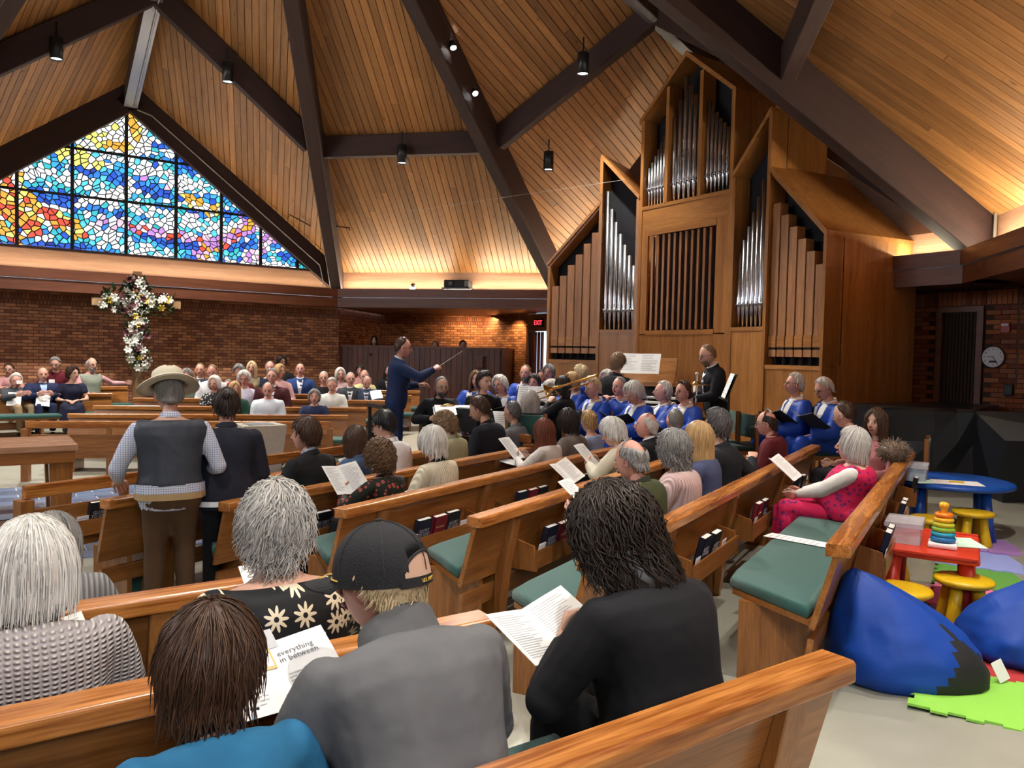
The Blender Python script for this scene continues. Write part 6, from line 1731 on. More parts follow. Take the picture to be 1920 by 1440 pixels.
# sprinkler pipes reaching from the beams
for lab, a, b in (('sprinkler pipe reaching across the upper projector slope', aty_ := (-3.75, 14.6, 6.95), (-2.75, 14.4, 6.95)), ('sprinkler pipe low on the projector slope', (-4.25, 17.6, 4.52), (-3.75, 17.5, 4.46)),
                  ('sprinkler pipe low beside the organ valley beam', (.25, 17.0, 4.6), (-.05, 17.0, 4.55)), ('sprinkler pipe on the gable slope', (-4.75, 17.9, 4.55), (-5.15, 17.6, 4.75)), ('sprinkler pipe above the stage corner', (5.0, 9.6, 4.75), (5.25, 9.45, 4.85))):
    o = tag(MB().tube([a, b, (b[0], b[1], b[2] - .06)], .014, 6).build('sprinkler_pipe', plain('pipe_dark', (.06, .03, .02), .5)), lab, 'pipe', 'sprinkler pipes')
tag(MB().tube([(5.0, 9.55, 4.72), (6.15, 10.0, 3.75), (6.2, 10.0, 3.72), (6.2, 10.0, 3.2)], .022, 8).build('conduit_pipe', plain('pipe_galv', (.30, .25, .20), .4, .4)), 'galvanised pipe running down the stage valley beam', 'pipe')
# thin wires hung across the projector slope
tag(MB().tube([(-2.35, 16.9, 4.75), (1.9, 13.6, 4.78)], .003, 4).build('wire', plain('wire_pale', (.5, .45, .38), .6)), 'thin wire strung from the projector slope to the organ', 'wire')
# projector and camera on the booth wall ledge
c_, n_, t_ = wall_frame(N2, SHORT, APO_S)
def ledge(x, z, off=.36): return frame(c_ - n_ * off + t_ * x + Vector((0, 0, z)), t_)
PJ = thing('projector', 'black projector on the ledge of the far wall', 'projector', ledge(.38, Z_BAND + .005, .30))
MB().box(-.30, .30, -.19, .19, .03, .21).build('body', M_BLACK, PJ, bevel=.02)
MB().lathe([(.06, 0), (.065, .04), (.05, .05)], 14, Matrix.Translation((-.12, -.19, .12)) @ Matrix.Rotation(R(90), 4, 'X')).build('lens', M_BLACKMETAL, PJ)
MB().box(.2, .29, -.195, -.185, .06, .19).build('vent', plain('vent_grey', (.2, .2, .2), .5), PJ)
MB().box(-.34, .34, -.2, .2, 0, .03).build('tray', M_BLACKMETAL, PJ)
CM = thing('ledge_camera', 'small silver camera on the ledge of the far wall', 'camera', ledge(-.72, Z_BAND + .002, .30))
MB().box(-.07, .07, -.06, .06, 0, .05).build('base', M_CHROME, CM); MB().ellipsoid((0, 0, .10), .06, .06, .06).build('head', M_CHROME, CM, smooth=True)
MB().lathe([(.035, 0), (.03, .05)], 12, Matrix.Translation((0, -.04, .10)) @ Matrix.Rotation(R(90), 4, 'X')).build('lens', M_BLACK, CM)
# ---- doors
DO1 = frame(zv(D3, 0), DIR3)
sgn = 1 if (DO1.to_3x3() @ Vector((0, 1, 0))).dot(E2) > 0 else -1
d1 = tag(MB().box(0, .07, -.06, .2, -.1, 2.45).build('door_1', W_FASCIA, None, DO1), 'dark exit door standing half open by the organ', kind='structure')
MB().box(.07, .95, -.04, .15, 2.30, 2.45).build('head', W_FASCIA, d1)
MB().box(.07, .95, .6 * sgn, .62 * sgn, -.1, 2.3).build('backing', M_BLACK, d1)
MB().box(0, .95, -.02, .06, 2.45, 2.73).build('transom_panel', wood('transom_oak', (.16, .06, .02), (.26, .11, .04), 'X'), d1)
for k in range(4):
    MB().box(.10 + k * .11, .18 + k * .11, (.02 + k * .03) * sgn, (.06 + k * .03) * sgn, -.05, 2.28).build('leaf_board', W_WALNUT, d1)
gl = MB().box(.62, .70, .10 * sgn, .12 * sgn, .2, 2.2).build('daylight_slit', emit('daylight_slit', (.85, .93, 1), 5.0), d1)
EX = thing('exit_sign', 'red exit sign above the far door', 'sign', DO1 @ Matrix.Translation((.62, -.10 * sgn, 2.50)))
MB().box(-.17, .17, -.025, .025, -.10, .10).build('case', M_BLACK, EX)
obj('lettering', text_mesh('EXIT', .17, emit('exit_red', (1, .03, .05), 3.0), extrude=.002), EX, Matrix.Translation((0, -.03, 0)) @ FACE_BACK)
d2 = tag(MB().box(DOOR2[0] - .09, DOOR2[0], -.05, .05, -.1, 2.42).build('door_2', W_FASCIA, None, MR), 'dark folding door in the stage wall', kind='structure')
MB().box(DOOR2[1], DOOR2[1] + .09, -.05, .05, -.1, 2.42).build('jamb', W_FASCIA, d2); MB().box(DOOR2[0] - .09, DOOR2[1] + .09, -.055, .05, 2.42, 2.50).build('head', W_FASCIA, d2)
MB().box(DOOR2[0], DOOR2[1], .03, .05, -.1, 2.42).build('backing', M_BLACK, d2)
M_FOLD = plain('fold_brown', (.030, .020, .018), .45)
nf = 10; wf = (DOOR2[1] - DOOR2[0]) / nf
for k in range(nf):
    x = DOOR2[0] + k * wf
    MB().prism([(x, .025), (x + wf * .5, -.022), (x + wf, .025)], 'z', -.05, 2.40).build('fold_panel', M_FOLD, d2)
# ---- things on the stage wall (x along the wall, -y into the room)
def onwall(x, z, y=-.035): return MR @ Matrix.Translation((x, y * sR, z))
CK = thing('wall_clock', 'round white wall clock on the stage wall', 'clock', onwall(2.42, 1.78))
MB().lathe([(.0001, 0), (.158, 0), (.158, .03), (.145, .035), (.143, .02), (.0001, .02)], 36, Matrix.Rotation(R(90), 4, 'X')).build('case', plain('clock_rim', (.03, .012, .01), .4), CK, smooth=False)
MB().lathe([(.0001, .021), (.143, .022)], 36, Matrix.Rotation(R(90), 4, 'X'), caps=False).build('dial', plain('clock_dial', (.70, .66, .68), .5), CK)
for k in range(12):
    a = math.pi / 6 * k
    num = text_mesh(str(12 if k == 0 else k), .034, M_BLACK, extrude=.0005)
    obj('numeral', num, CK, Matrix.Translation((.112 * math.sin(a), -.024, .112 * math.cos(a))) @ FACE_BACK)
MB().box(-.004, .004, -.027, -.024, -.01, .075).build('hour_hand', M_BLACK, CK, Matrix.Rotation(R(-82), 4, 'Y'))
MB().box(-.003, .003, -.030, -.027, -.01, .11).build('minute_hand', M_BLACK, CK, Matrix.Rotation(R(143), 4, 'Y'))
MB().box(-.045, .045, -.0255, -.024, -.078, -.052).build('display', M_BLACK, CK)
FA = thing('fire_alarm', 'red fire alarm with white strobe on the stage wall', 'alarm', onwall(2.56, 2.19))
MB().box(-.06, .06, -.03, .02, -.075, .075).build('case', plain('alarm_red', (.35, .012, .012), .4), FA, bevel=.008); MB().box(-.045, .045, -.045, -.03, .02, .05).build('strobe', M_WHITE, FA)
TH = thing('thermostat', 'white thermostat on the brick beside the organ', 'thermostat', onwall(1.0, 1.72)); MB().box(-.05, .05, -.02, .02, -.055, .055).build('case', M_CREAM, TH, bevel=.006); MB().box(-.03, .03, -.023, -.02, .005, .035).build('screen', plain('lcd', (.2, .25, .2), .3), TH)
OU = thing('outlet_box', 'black junction box low on the stage wall', 'junction box', onwall(2.64, 1.33)); MB().box(-.055, .055, -.05, .02, -.08, .08).build('case', M_BLACK, OU, bevel=.01); MB().box(-.03, .03, -.055, -.05, -.05, .05).build('cover', M_BLACKMETAL, OU)
tag(MB().tube([(2.72, -.02 * sR, 1.36), (2.72, -.02 * sR, 2.7)], .018, 8).build('wall_conduit', plain('conduit_brown', (.10, .06, .045), .5), None, MR), 'brown conduit climbing the stage wall beside the clock', 'pipe')
# ---- stage under black cloth
M_DRAPE = plain('black_vinyl', (.016, .018, .022), .30, 0, .5, 4)
ST = thing('stage_platform', 'large platform draped in shiny black cloth by the stage wall', 'stage')
mb = MB(); rs = []
front = [(4.05, 9.75), (4.4, 9.62), (4.8, 9.52), (5.2, 9.42), (5.45, 9.36), (5.62, 9.3)]
for z, k in ((.06, 0), (.35, .03), (.7, -.02), (1.08, .0), (1.12, .04)):
    rs.append([(x, y + k * math.sin(i * 2.1) + (.0 if z < 1.1 else .02), z) for i, (x, y) in enumerate(front)])
back = [(6.7, 10.55), (6.15, 11.1), (5.95, 11.02), (4.45, 10.22)]
rs = [r_ + [(b[0], b[1], r_[0][2]) for b in back] for r_ in rs]
mb.rings(rs); mb.build('drape', M_DRAPE, ST, smooth=False)
SB = thing('covered_box', 'grey topped wedge under black cloth at the right edge', 'stage block')
MB().add([(5.62, 9.32, 1.10), (6.9, 9.15, 1.10), (6.7, 8.35, .82), (5.52, 8.55, .82), (5.52, 8.55, .08), (6.7, 8.35, .08), (6.9, 9.15, .08), (5.62, 9.32, .08)],
         [(3, 2, 1, 0), (4, 5, 2, 3), (5, 6, 1, 2), (7, 4, 3, 0), (6, 7, 0, 1), (4, 7, 6, 5)]).build('cover', M_DRAPE, SB)
MB().add([(5.62, 9.32, 1.106), (6.9, 9.15, 1.106), (6.7, 8.34, .826), (5.51, 8.54, .826)], [(3, 2, 1, 0)]).build('top_sheet', plain('grey_felt', (.10, .10, .092), .9), SB)
# ---- sound booth
BO = ROOM + N2 * 10.2
FB = frame(BO - T2 * 3.12, T2)
BT = thing('sound_booth', 'dark red timber booth of vertical boards at the far wall', 'booth', FB)
MB().box(0, 4.30, .02, .08, -.1, 1.78).build('backing', M_BLACK, BT)
for k in range(31):
    MB().box(k * .1387, k * .1387 + .130, -.006 - .006 * (k % 2), .02, -.1, 1.79).build('plank', W_WALNUT, BT)
MB().box(-.03, 4.33, -.05, .12, 1.79, 1.84).build('top_rail', W_FASCIA, BT)
MB().box(4.27, 4.32, .08, 3.0, -.1, 1.79).build('side_wall', W_WALNUT, BT)
MB().box(4.25, 4.34, .08, 3.0, 1.79, 1.84).build('top_rail', W_FASCIA, BT)
WB = thing('wall_box', 'small wooden shelf box on the booth front', 'wall box', FB @ Matrix.Translation((3.78, -.06, 1.5)))
MB().box(-.11, .11, -.10, .04, -.16, .10).build('box', W_WALNUT, WB); MB().box(-.16, .16, -.14, .04, .10, .125).build('lid', W_FASCIA, WB)
area('booth_wash', ALC - N2 * .5 + Vector((0, 0, 2.68)), ALC + Vector((0, 0, 1.2)), 1.6, .2, 30, (1, .62, .28), along=T2)
spot('door_wash', D3 - DIR3 * .3 - E2 * .35 + Vector((0, 0, 2.70)), D3 - DIR3 * .6 + Vector((0, 0, 1.0)), 60, 120, (1, .60, .22))
# ---- the flowered cross
XM = frame((-7.92, 16.2, fz(-7.9, 16.2)), ang(60))
CR = thing('flowered_cross', 'wooden cross covered in white lilies against the brick wall', 'cross', XM)
W_CRX = wood('cross_wood', (.16, .085, .035), (.28, .16, .07), 'Z'); W_CRY = wood('cross_wood', (.26, .15, .07), (.40, .25, .12), 'X')
zc = 3.24 - fz(-7.9, 16.2); za = 2.58 - fz(-7.9, 16.2)
MB().box(-.085, .085, -.06, .06, 0, zc).build('upright', W_CRX, CR); MB().box(-.84, .84, -.05, .05, za - .08, za + .08).build('crossbar', W_CRY, CR)
MB().box(-.3, .3, -.3, .3, 0, .08).build('base', W_CRX, CR)
lily = MB()
for k in range(6):
    a = k * math.pi / 3; c, s_ = math.cos(a), math.sin(a); w = .026
    P_ = [(0, 0, 0), (.030, 0, .055), (.075, 0, .085), (.105, 0, .070)]
    V_ = []
    for (r_, _, z), ww in zip(P_, (.006, w * .8, w, .004)):
        V_ += [(r_ * c - ww * s_, r_ * s_ + ww * c, z), (r_ * c + ww * s_, r_ * s_ - ww * c, z)]
    lily.add(V_, [(0, 1, 3, 2), (2, 3, 5, 4), (4, 5, 7, 6)])
lily.tube([(0, 0, -.05), (0, 0, .02)], [.006, .012], 6); LILY = [lily.mesh('lily', plain('lily_white', (.80, .80, .72), .6)), lily.mesh('lily', plain('daffodil_yellow', (.85, .62, .08), .6)), lily.mesh('lily', plain('burgundy_bloom', (.10, .02, .035), .6))]
lf = MB()
lf.add([(0, 0, 0), (.030, .0, .06), (.024, .01, .13), (0, .02, .18), (-.024, .01, .13), (-.030, 0, .06)], [(0, 1, 5), (1, 2, 4, 5), (2, 3, 4)])
LEAF = lf.mesh('leaf', plain('leaf_green', (.018, .055, .014), .55))
rf = random.Random(5)
def bloom(kind, x, z):
    d = Vector((rf.uniform(-.9, .9), -1, rf.uniform(-.7, .5))).normalized()
    M = Matrix.Translation((x, -.10 - rf.random() * .08, z)) @ d.to_track_quat('Z', 'Y').to_matrix().to_4x4() @ Matrix.Scale(rf.uniform(.65, .95), 4)
    obj('lily' if kind == 0 else 'flower', LILY[kind], CR, M)
def leafy(x, z):
    d = Vector((rf.uniform(-1, 1), rf.uniform(-1, -.1), rf.uniform(-1, 1))).normalized()
    obj('leaf', LEAF, CR, Matrix.Translation((x, -.06 - rf.random() * .07, z)) @ d.to_track_quat('Z', 'Y').to_matrix().to_4x4())
z = 1.28 - fz(-7.9, 16.2)
while z < zc - .12:
    for _ in range(4): bloom(0 if rf.random() < .74 else rf.choice((1, 2, 2)), rf.uniform(-.19, .19), z + rf.uniform(-.04, .04))
    for _ in range(12): leafy(rf.uniform(-.22, .22), z + rf.uniform(-.05, .05))
    z += .105
for k in range(13):
    x = -.62 + k * 1.24 / 12
    for _ in range(3): bloom(0 if rf.random() < .6 else rf.choice((1, 2)), x + rf.uniform(-.05, .05), za + rf.uniform(-.17, .20))
    for _ in range(12): leafy(x + rf.uniform(-.06, .06), za + rf.uniform(-.22, .25))
# ---- altar table, font
AL = thing('altar_table', 'heavy oak altar table on the slate floor', 'altar', frame((-3.72, 6.58, -.15), -DB))
W_ALT = wood('altar_top', (.30, .15, .085), (.46, .27, .17), 'X', .25, coat=.3)
MB().box(0, 2.3, -.78, 0, .90, .96).build('top', W_ALT, AL, bevel=.01)
MB().box(.02, 2.28, -.76, -.02, .80, .90).build('apron', W_OAKX, AL)
for x in (.12, 2.18):
    for y in (-.12, -.66):
        MB().add([(x - .09, y - .06, .80), (x + .09, y - .06, .80), (x + .09, y + .06, .80), (x - .09, y + .06, .80), (x - .06, y - .05, 0), (x + .06, y - .05, 0), (x + .06, y + .05, 0), (x - .06, y + .05, 0)],
                 [(0, 1, 2, 3), (7, 6, 5, 4), (4, 5, 1, 0), (5, 6, 2, 1), (6, 7, 3, 2), (7, 4, 0, 3)]).build('leg', W_OAKZ, AL)
LB = thing('low_bench', 'low pale bench beneath the altar table, blue gleam put into its colour', 'bench', frame((-4.0, 6.62, -.15), -DB))
MB().box(0, 1.9, -.55, -.1, .30, .35).build('seat', plain('bench_blue_gleam', (.42, .48, .60), .15), LB, bevel=.006); MB().box(0, 1.9, -.52, -.13, .18, .29).build('apron', W_ALT, LB)  # pale wood seat, tinted for the blue light on its top
for x in (.1, 1.8): MB().box(x - .04, x + .04, -.5, -.15, 0, .18).build('leg', W_OAKZ, LB)
FT = thing('baptismal_font', 'tapered pale stone baptismal font behind the front rail', 'font', frame((-2.73, 8.3, -.15), DB))
M_STONE = plain('limestone', (.50, .46, .38), .8, 0, .3, 30, .15)
MB().rings([[(w * a, w * b, z) for a, b in ((-1, -1), (1, -1), (1, 1), (-1, 1))] for z, w in ((0, .13), (.94, .225), (1.0, .228), (1.0, .15), (.93, .12))]).build('pillar', M_STONE, FT)
MB().lathe([(.15, 1.001), (.12, .95)], 20).build('bowl', plain('font_bowl', (.30, .33, .36), .3), FT)
# ---- chairs with green upholstery
def make_chair(label, M, group='green upholstered chairs'):
    o = thing('upholstered_chair', label, 'chair', M, group)
    for sx in (-1, 1):
        MB().box(sx * .235 - .018, sx * .235 + .018, -.20, -.16, 0, .86).build('rear_leg', W_OAKZ, o); MB().box(sx * .235 - .018, sx * .235 + .018, .18, .22, 0, .43).build('front_leg', W_OAKZ, o)
        MB().box(sx * .235 - .012, sx * .235 + .012, -.16, .18, .36, .41).build('side_rail', W_OAKY, o)
    MB().box(-.22, .22, -.17, .22, .41, .47).build('seat', M_GREEN, o, bevel=.015); MB().prism([(-.19, .56), (-.165, .56), (-.185, .84), (-.21, .84)], 'x', -.215, .215).build('backrest', M_GREEN, o, bevel=.008)
    MB().box(-.22, .22, -.185, -.165, .20, .25).build('stretcher', W_OAKX, o)
    return o
def facing(x, y, z, a): return Matrix.Translation((x, y, z)) @ Matrix.Rotation(-R(a), 4, 'Z')
ch0 = make_chair('empty green chair by the black stage with a book on its arm', facing(4.12, 7.95, fz(4.1, 7.9), -60))
book(2, facing(4.20, 8.1, fz(4.1, 7.9) + .475, -60) @ Matrix.Rotation(R(30), 4, 'Z'), 'black covered book standing on the empty chair', 'books off the racks')
CHS = [('empty green chair left of the white quiff', 3.02, 9.62, -92), ('empty green chair beside the percussion stand', 2.72, 10.1, -92), ('empty green chair behind the drum', 2.75, 9.45, -100)]
for lab, x, y, a in CHS:
    c = copy_tree(ch0); c.matrix_local = facing(x, y, PLAT_Z, a); c['label'] = lab
seats = [(T[k][0], T[k][1], face, lab) for k, lab, face, *_ in CH] + [(T['horn'][0], T['horn'][1], 160, 'horn player'), (T['young'][0], T['young'][1], 165, 'young man in black shirt'), (T['greyw'][0], T['greyw'][1], 20, 'ash blonde woman'), (T['tromb'][0], T['tromb'][1], -62, 'trombonist'), (T['flute'][0], T['flute'][1], 200, 'flutist'), (T['fblack'][0], T['fblack'][1], F0, 'dark haired woman by the booth')]
for x, y, a, lab in seats:
    c = copy_tree(ch0); c.matrix_local = facing(x, y, PLAT_Z - .02 if lab[:4] != 'dark' else fz(x, y) - .02, a) @ Matrix.Translation((0, .04, 0)); c['label'] = 'chair under the ' + ' '.join(lab.split()[:12])
BN = thing('organ_bench', 'wooden bench under the organist', 'bench', facing(T['organist'][0], T['organist'][1], PLAT_Z, 40)); MB().box(-.45, .45, -.16, .16, .52, .57).build('seat', W_OAKX, BN)
for sx in (-1, 1): MB().box(sx * .40 - .02, sx * .40 + .02, -.14, .14, 0, .52).build('leg', W_OAKZ, BN)
# ---- papers
M_PAPER = plain('paper', (.78, .78, .76), .75); M_INK = plain('ink_grey', (.12, .12, .14), .8); M_TINT = plain('paper_tint', (.62, .60, .50), .8)
def sheet_mesh(w, h, cols=1, bend=.03, rows=18, fold=0.0):
    """a sheet in its own xy plane, printed on +z; fold lifts both halves"""
    mb = MB(); nx_ = 8
    def Z(u): return fold * abs(u) * w + bend * math.cos(u * math.pi) * .3
    us = [i / nx_ - .5 for i in range(nx_ + 1)]
    top_ = [[(u * w, -h / 2, Z(u)) for u in us], [(u * w, h / 2, Z(u)) for u in us]]
    b = len(mb.v); mb.v += top_[0] + top_[1] + [(p[0], p[1], p[2] - .0015) for p in top_[0] + top_[1]]
    n = nx_ + 1
    for i in range(nx_):
        mb.f.append((b + i, b + i + 1, b + n + i + 1, b + n + i)); mb.m.append(0)
        mb.f.append((b + 2 * n + i + 1, b + 2 * n + i, b + 3 * n + i, b + 3 * n + i + 1)); mb.m.append(0)
    rs_ = random.Random(rows * 31 + cols)
    for c in range(cols):
        ua, ub = -.5 + (c + .1) / cols, -.5 + (c + .9) / cols
        for k in range(rows):
            y = h * (.40 - .82 * k / rows)
            ue = ua + (ub - ua) * rs_.uniform(.55, 1.0)
            m_ = 4; bb = len(mb.v); ht = h * .30 / rows
            for i in range(m_ + 1):
                u = ua + (ue - ua) * i / m_
                mb.v += [(u * w, y, Z(u) + .0008), (u * w, y + ht, Z(u) + .0008)]
            for i in range(m_): mb.f.append((bb + 2 * i, bb + 2 * i + 2, bb + 2 * i + 3, bb + 2 * i + 1)); mb.m.append(1)
    return mb.mesh('sheet', [M_PAPER, plain('ink_soft', (.46, .46, .47), .8)])
SH1 = sheet_mesh(.21, .28, 1); SH2 = sheet_mesh(.36, .25, 2, fold=.25); SHM = sheet_mesh(.46, .31, 2, fold=.06, rows=9); SHS = sheet_mesh(.14, .22, 1, rows=14)
def paper(label, loc, normal, up, me=None, name='bulletin', group='service bulletins', roll=0):
    n_ = Vector(normal).normalized(); u = Vector(up); u = (u - n_ * u.dot(n_)).normalized(); x = u.cross(n_)
    M = Matrix((x, u, n_)).transposed().to_4x4(); M.translation = Vector(loc)
    o = thing(name, label, 'paper', M @ Matrix.Rotation(R(roll), 4, 'Z'), group)
    obj('sheet', me or SH1, o)
    return o
def held(pr, label, tilt=35, me=None, up=.05, fwd=.06, name='bulletin', group='service bulletins', roll=0, side=0):
    """paper resting in the hands of a person made by person()"""
    root, f, HM, arms = pr
    c = (arms[0][2] + arms[1][2]) / 2 + Vector((side, fwd, up))
    M = root.matrix_basis
    n_ = M.to_3x3() @ Vector((0, -math.sin(R(tilt)), math.cos(R(tilt)))); u = M.to_3x3() @ Vector((0, math.cos(R(tilt)), math.sin(R(tilt))))
    return paper(label, M @ c, n_, u, me, name, group, roll)
bu = held(r2, 'bulletin headed everything in between held by the cap wearer', 30, sheet_mesh(.30, .215, 1, rows=1, fold=.10, bend=0), .03, .15, roll=6, side=-.19)
def print_on(o, txt, size, x, y, mat, align='LEFT', w=.37, fold=.10):
    me = text_mesh(txt, size, mat, align, .0002, .9)
    for v in me.vertices: v.co = (v.co.x + x, v.co.y + y, fold * abs(v.co.x + x) + .0022 + v.co.z)
    obj('lettering', me, o)
print_on(bu, 'everything\nin between', .024, .005, .05, M_INK); print_on(bu, 'Worship\non the\nLord\'s Day', .017, -.14, .068, plain('ink_brown', (.25, .19, .12), .8))
for k in range(9): print_on(bu, ('gathering  call to worship  hymn', 'prayer of confession  assurance', 'scripture  sermon  anthem')[k % 3], .006, -.14, .02 - k * .012, M_INK); print_on(bu, ('THE OFFERING  our gifts and lives', 'EASTER HYMN  Jesus Christ is risen', 'BENEDICTION  go in peace')[k % 3], .006, .01, -.01 - k * .0105, M_INK)
lg = MB().box(-.036, -.008, .02, .085, .004, .0055); lg.box(-.030, -.014, .028, .077, .0056, .0062, 1); lg.build('emblem', [plain('gold_print', (.55, .40, .14), .6), M_PAPER], bu)
held(r3, 'open hymn booklet in the lap of the dark curls', 25, sheet_mesh(.34, .23, 2, fold=.30, rows=20), .0, .08, 'booklet', side=-.13, roll=10)
held(gr, 'bulletin in the hands of the man in green fleece', 38, sheet_mesh(.17, .26, 1, rows=16), .10, .06)
held(cb, 'folded program held by the woman with brown grey curls', 50, SH2, .09, .05, side=-.06)
held(r5, 'white paper in the lap of the floral blouse', 30, SH1, .04, .10, side=.12)
held(wc, 'program held by the white haired woman in cream', 45, SH1, .08, .05, side=-.05)
held(rh, 'program on the lap of the auburn haired girl', 45, SH1, .10, .08, side=-.10)
held(pk, 'open bulletin on the lap of the woman in pink', 40, SH2, .16, .14)
paper('large program resting on the pew back before the white hair', PA(6.15, -3.12) + Vector((0, 0, .60)), (.55, -.35, .8), (-.75, .55, .4), SH2, roll=10)
paper('white slip tucked beside the tweedy sweater', PB(.24, -2.72) + Vector((0, 0, .70)), (.3, -.6, .6), (-.5, .8, .5), SHS, roll=15)
paper('long printed sheet lying on the empty green cushion', (1.90, 5.0, .484), (0, 0, 1), (-DA.y, DA.x, 0), sheet_mesh(.14, .42, 1, rows=9, bend=0), roll=-12)
paper('sheet lying on the rack in front of the auburn hair', PA(6.75, -4.04) + Vector((0, 0, .56)), (.1, -.1, 1), (-.8, .5, .1), SH1)
paper('sheet held beside the young man in white', PA(5.05, -4.62) + Vector((0, 0, .62)), (.5, -.6, .6), (-.5, .3, .8), SH1)
for k_, pr_, lb in (('L1', (-8.67, 13.36), 'white paper on the knees of the tan trousers'), ('L2', (-8.25, 13.5), 'bulletin in the hands of the navy suit')):
    paper(lb, (*pr_, .70), (.5, -.65, .6), (0, .2, 1), SH1)
for (x, y, z), lb in (((-8.60, 13.40, 1.0), 'name badge on the grey jacket'), ((-8.17, 13.62, 1.02), 'name badge on the navy suit')):
    paper(lb, (x, y, z), (.6, -.75, .1), (0, 0, 1), MB().box(-.045, .045, -.03, .03, 0, .002).mesh('sheet', M_PAPER), 'name_badge', 'name badges')
paper('paper on the knee of the blue grey blazer', (-2.55, 14.45, .86), (0, -.5, .8), (-.3, .8, .5), SH1)
# ---- music stands, instruments
M_STAND = plain('stand_black', (.010, .010, .011), .45)
def music_stand(label, x, y, z, face, h=1.0, sheet=True, tilt=55):
    """desk faces the player, who sits on the side of -face"""
    o = thing('music_stand', label, 'music stand', facing(x, y, z, face), 'black music stands')
    MB().tube([(0, 0, 0.02), (0, 0, h)], .012, 8).build('pole', M_STAND, o)
    for k in range(3):
        a = k * 2.094; MB().tube([(0, 0, .18), (.24 * math.cos(a), .24 * math.sin(a), .01)], .009, 6).build('leg', M_STAND, o)
    T_ = Matrix.Translation((0, 0, h)) @ Matrix.Rotation(R(tilt), 4, 'X')
    MB().box(-.25, .25, -.16, .17, -.008, 0, M=T_).build('desk', M_STAND, o); MB().box(-.25, .25, -.17, -.155, -.008, .045, M=T_).build('lip', M_STAND, o)
    if sheet:
        s_ = thing('sheet_music', 'white music on the ' + label, 'sheet music', facing(x, y, z, face) @ T_ @ Matrix.Translation((0, .01, .012)), 'sheet music'); obj('sheet', SHM, s_)
    return o
music_stand('low music stand beside the horn player', -.72, 9.55, PLAT_Z, -10, .78, True, 20)
music_stand('tilted music stand behind the black sweater', -.42, 9.35, PLAT_Z, 205, .70, True, 62)
music_stand('music stand before the grey pullover', -.02, 9.3, PLAT_Z, 10, .66, True, 62)
music_stand('wide music stand facing the ash blonde woman', .30, 9.95, PLAT_Z, 15, .95, True, 66)
music_stand('tall music stand beside the percussionist', 2.62, 9.25, PLAT_Z, 100, 1.18, True, 70)
paper('open organ score on the console desk', (1.90, 11.50, 1.57), (-.35, -.85, .45), (.1, .25, .9), sheet_mesh(.62, .33, 2, fold=.05, rows=10), 'organ_score', 'sheet music')
cs = thing('conductor_stand', 'black guard stand in front of the conductor', 'stand', facing(-1.72, 9.75, 0, 60))
for sx in (-.24, .24): MB().box(sx - .018, sx + .018, -.02, .02, -.16 if sx < 0 else -.15, .95).build('post', M_STAND, cs)
MB().prism([(-.03, .95), (.03, .95), (.03, 1.0), (-.03, 1.0)], 'x', -.30, .30).build('top_bar', M_STAND, cs, bevel=.012); MB().box(-.24, .24, -.015, .015, .12, .16).build('foot_bar', M_STAND, cs)
# baton
root_, f_, hm2, arms_ = cd
wv_ = root_.matrix_basis @ arms_[1][2]; fd_ = root_.matrix_basis.to_3x3() @ (arms_[1][2] - arms_[1][1]).normalized()
bt = thing('baton', 'pale conducting baton in the raised hand', 'baton', frame(wv_ + fd_ * .07, Vector((.92, -.1, .62))))
MB().tube([(-.05, 0, 0), (0, 0, 0)], [.011, .007], 8).build('grip', M_CREAM, bt); MB().tube([(0, 0, 0), (.40, 0, 0)], [.0055, .003], 6).build('shaft', plain('baton_pale', (.62, .55, .45), .5), bt)
# trombone
tm = thing('trombone', 'brass trombone raised by the dark haired player', 'trombone', frame((.72, 9.55, 1.30), (-.85, -.15, -.28)))
MB().tube([(-.25, 0, .03), (.62, 0, .03)], .009, 8).build('upper_slide', M_BRASS, tm, smooth=True); MB().tube([(-.25, .0, -.05), (.62, 0, -.05), (.66, 0, -.01), (.62, 0, .03)], .009, 8).build('slide_crook', M_BRASS, tm, smooth=True)
MB().tube([(-.25, .0, .03), (-.34, .05, .03), (-.36, .10, .03), (-.30, .14, .03), (.10, .14, .03), (.24, .14, .03), (.31, .14, .03), (.34, .14, .03)], [.010, .011, .012, .013, .016, .028, .06, .095], 14, caps=False).build('bell', M_BRASS, tm, smooth=True)
hr_ = thing('french_horn', 'brass french horn on the lap of the bearded player', 'horn', frame((-.80, 9.66, .86), (.9, .3, 0)))
MB().tube([(.16 * math.cos(a), 0, .16 * math.sin(a)) for a in np.linspace(0, 6.28, 24)], .012, 8).build('coil', M_BRASS, hr_, smooth=True); MB().tube([(.10 * math.cos(a), -.02, .10 * math.sin(a)) for a in np.linspace(0, 6.28, 20)], .010, 8).build('coil', M_BRASS, hr_, smooth=True)
MB().tube([(-.15, 0, .05), (-.13, -.03, -.10), (-.05, -.07, -.18), (.02, -.12, -.22), (.05, -.16, -.24)], [.014, .02, .035, .07, .14], 16, caps=False).build('bell', plain('bell_silver', (.7, .66, .58), .2, 1.0), hr_, smooth=True)
for k in range(3): MB().tube([(-.03 + k * .03, -.02, .02), (-.03 + k * .03, -.02, -.06)], .011, 8).build('valve', M_CHROME, hr_)
fu = thing('flute', 'silver flute held sideways in the choir', 'flute', frame((.46, 10.0, 1.18), (.9, -.3, .15))); MB().tube([(-.33, 0, 0), (.33, 0, 0)], .010, 8).build('tube', M_CHROME, fu, smooth=True)
for k in range(7): MB().lathe([(.009, 0), (.009, .006)], 8, Matrix.Translation((-.05 + k * .045, 0, .009))).build('key', M_CHROME, fu)
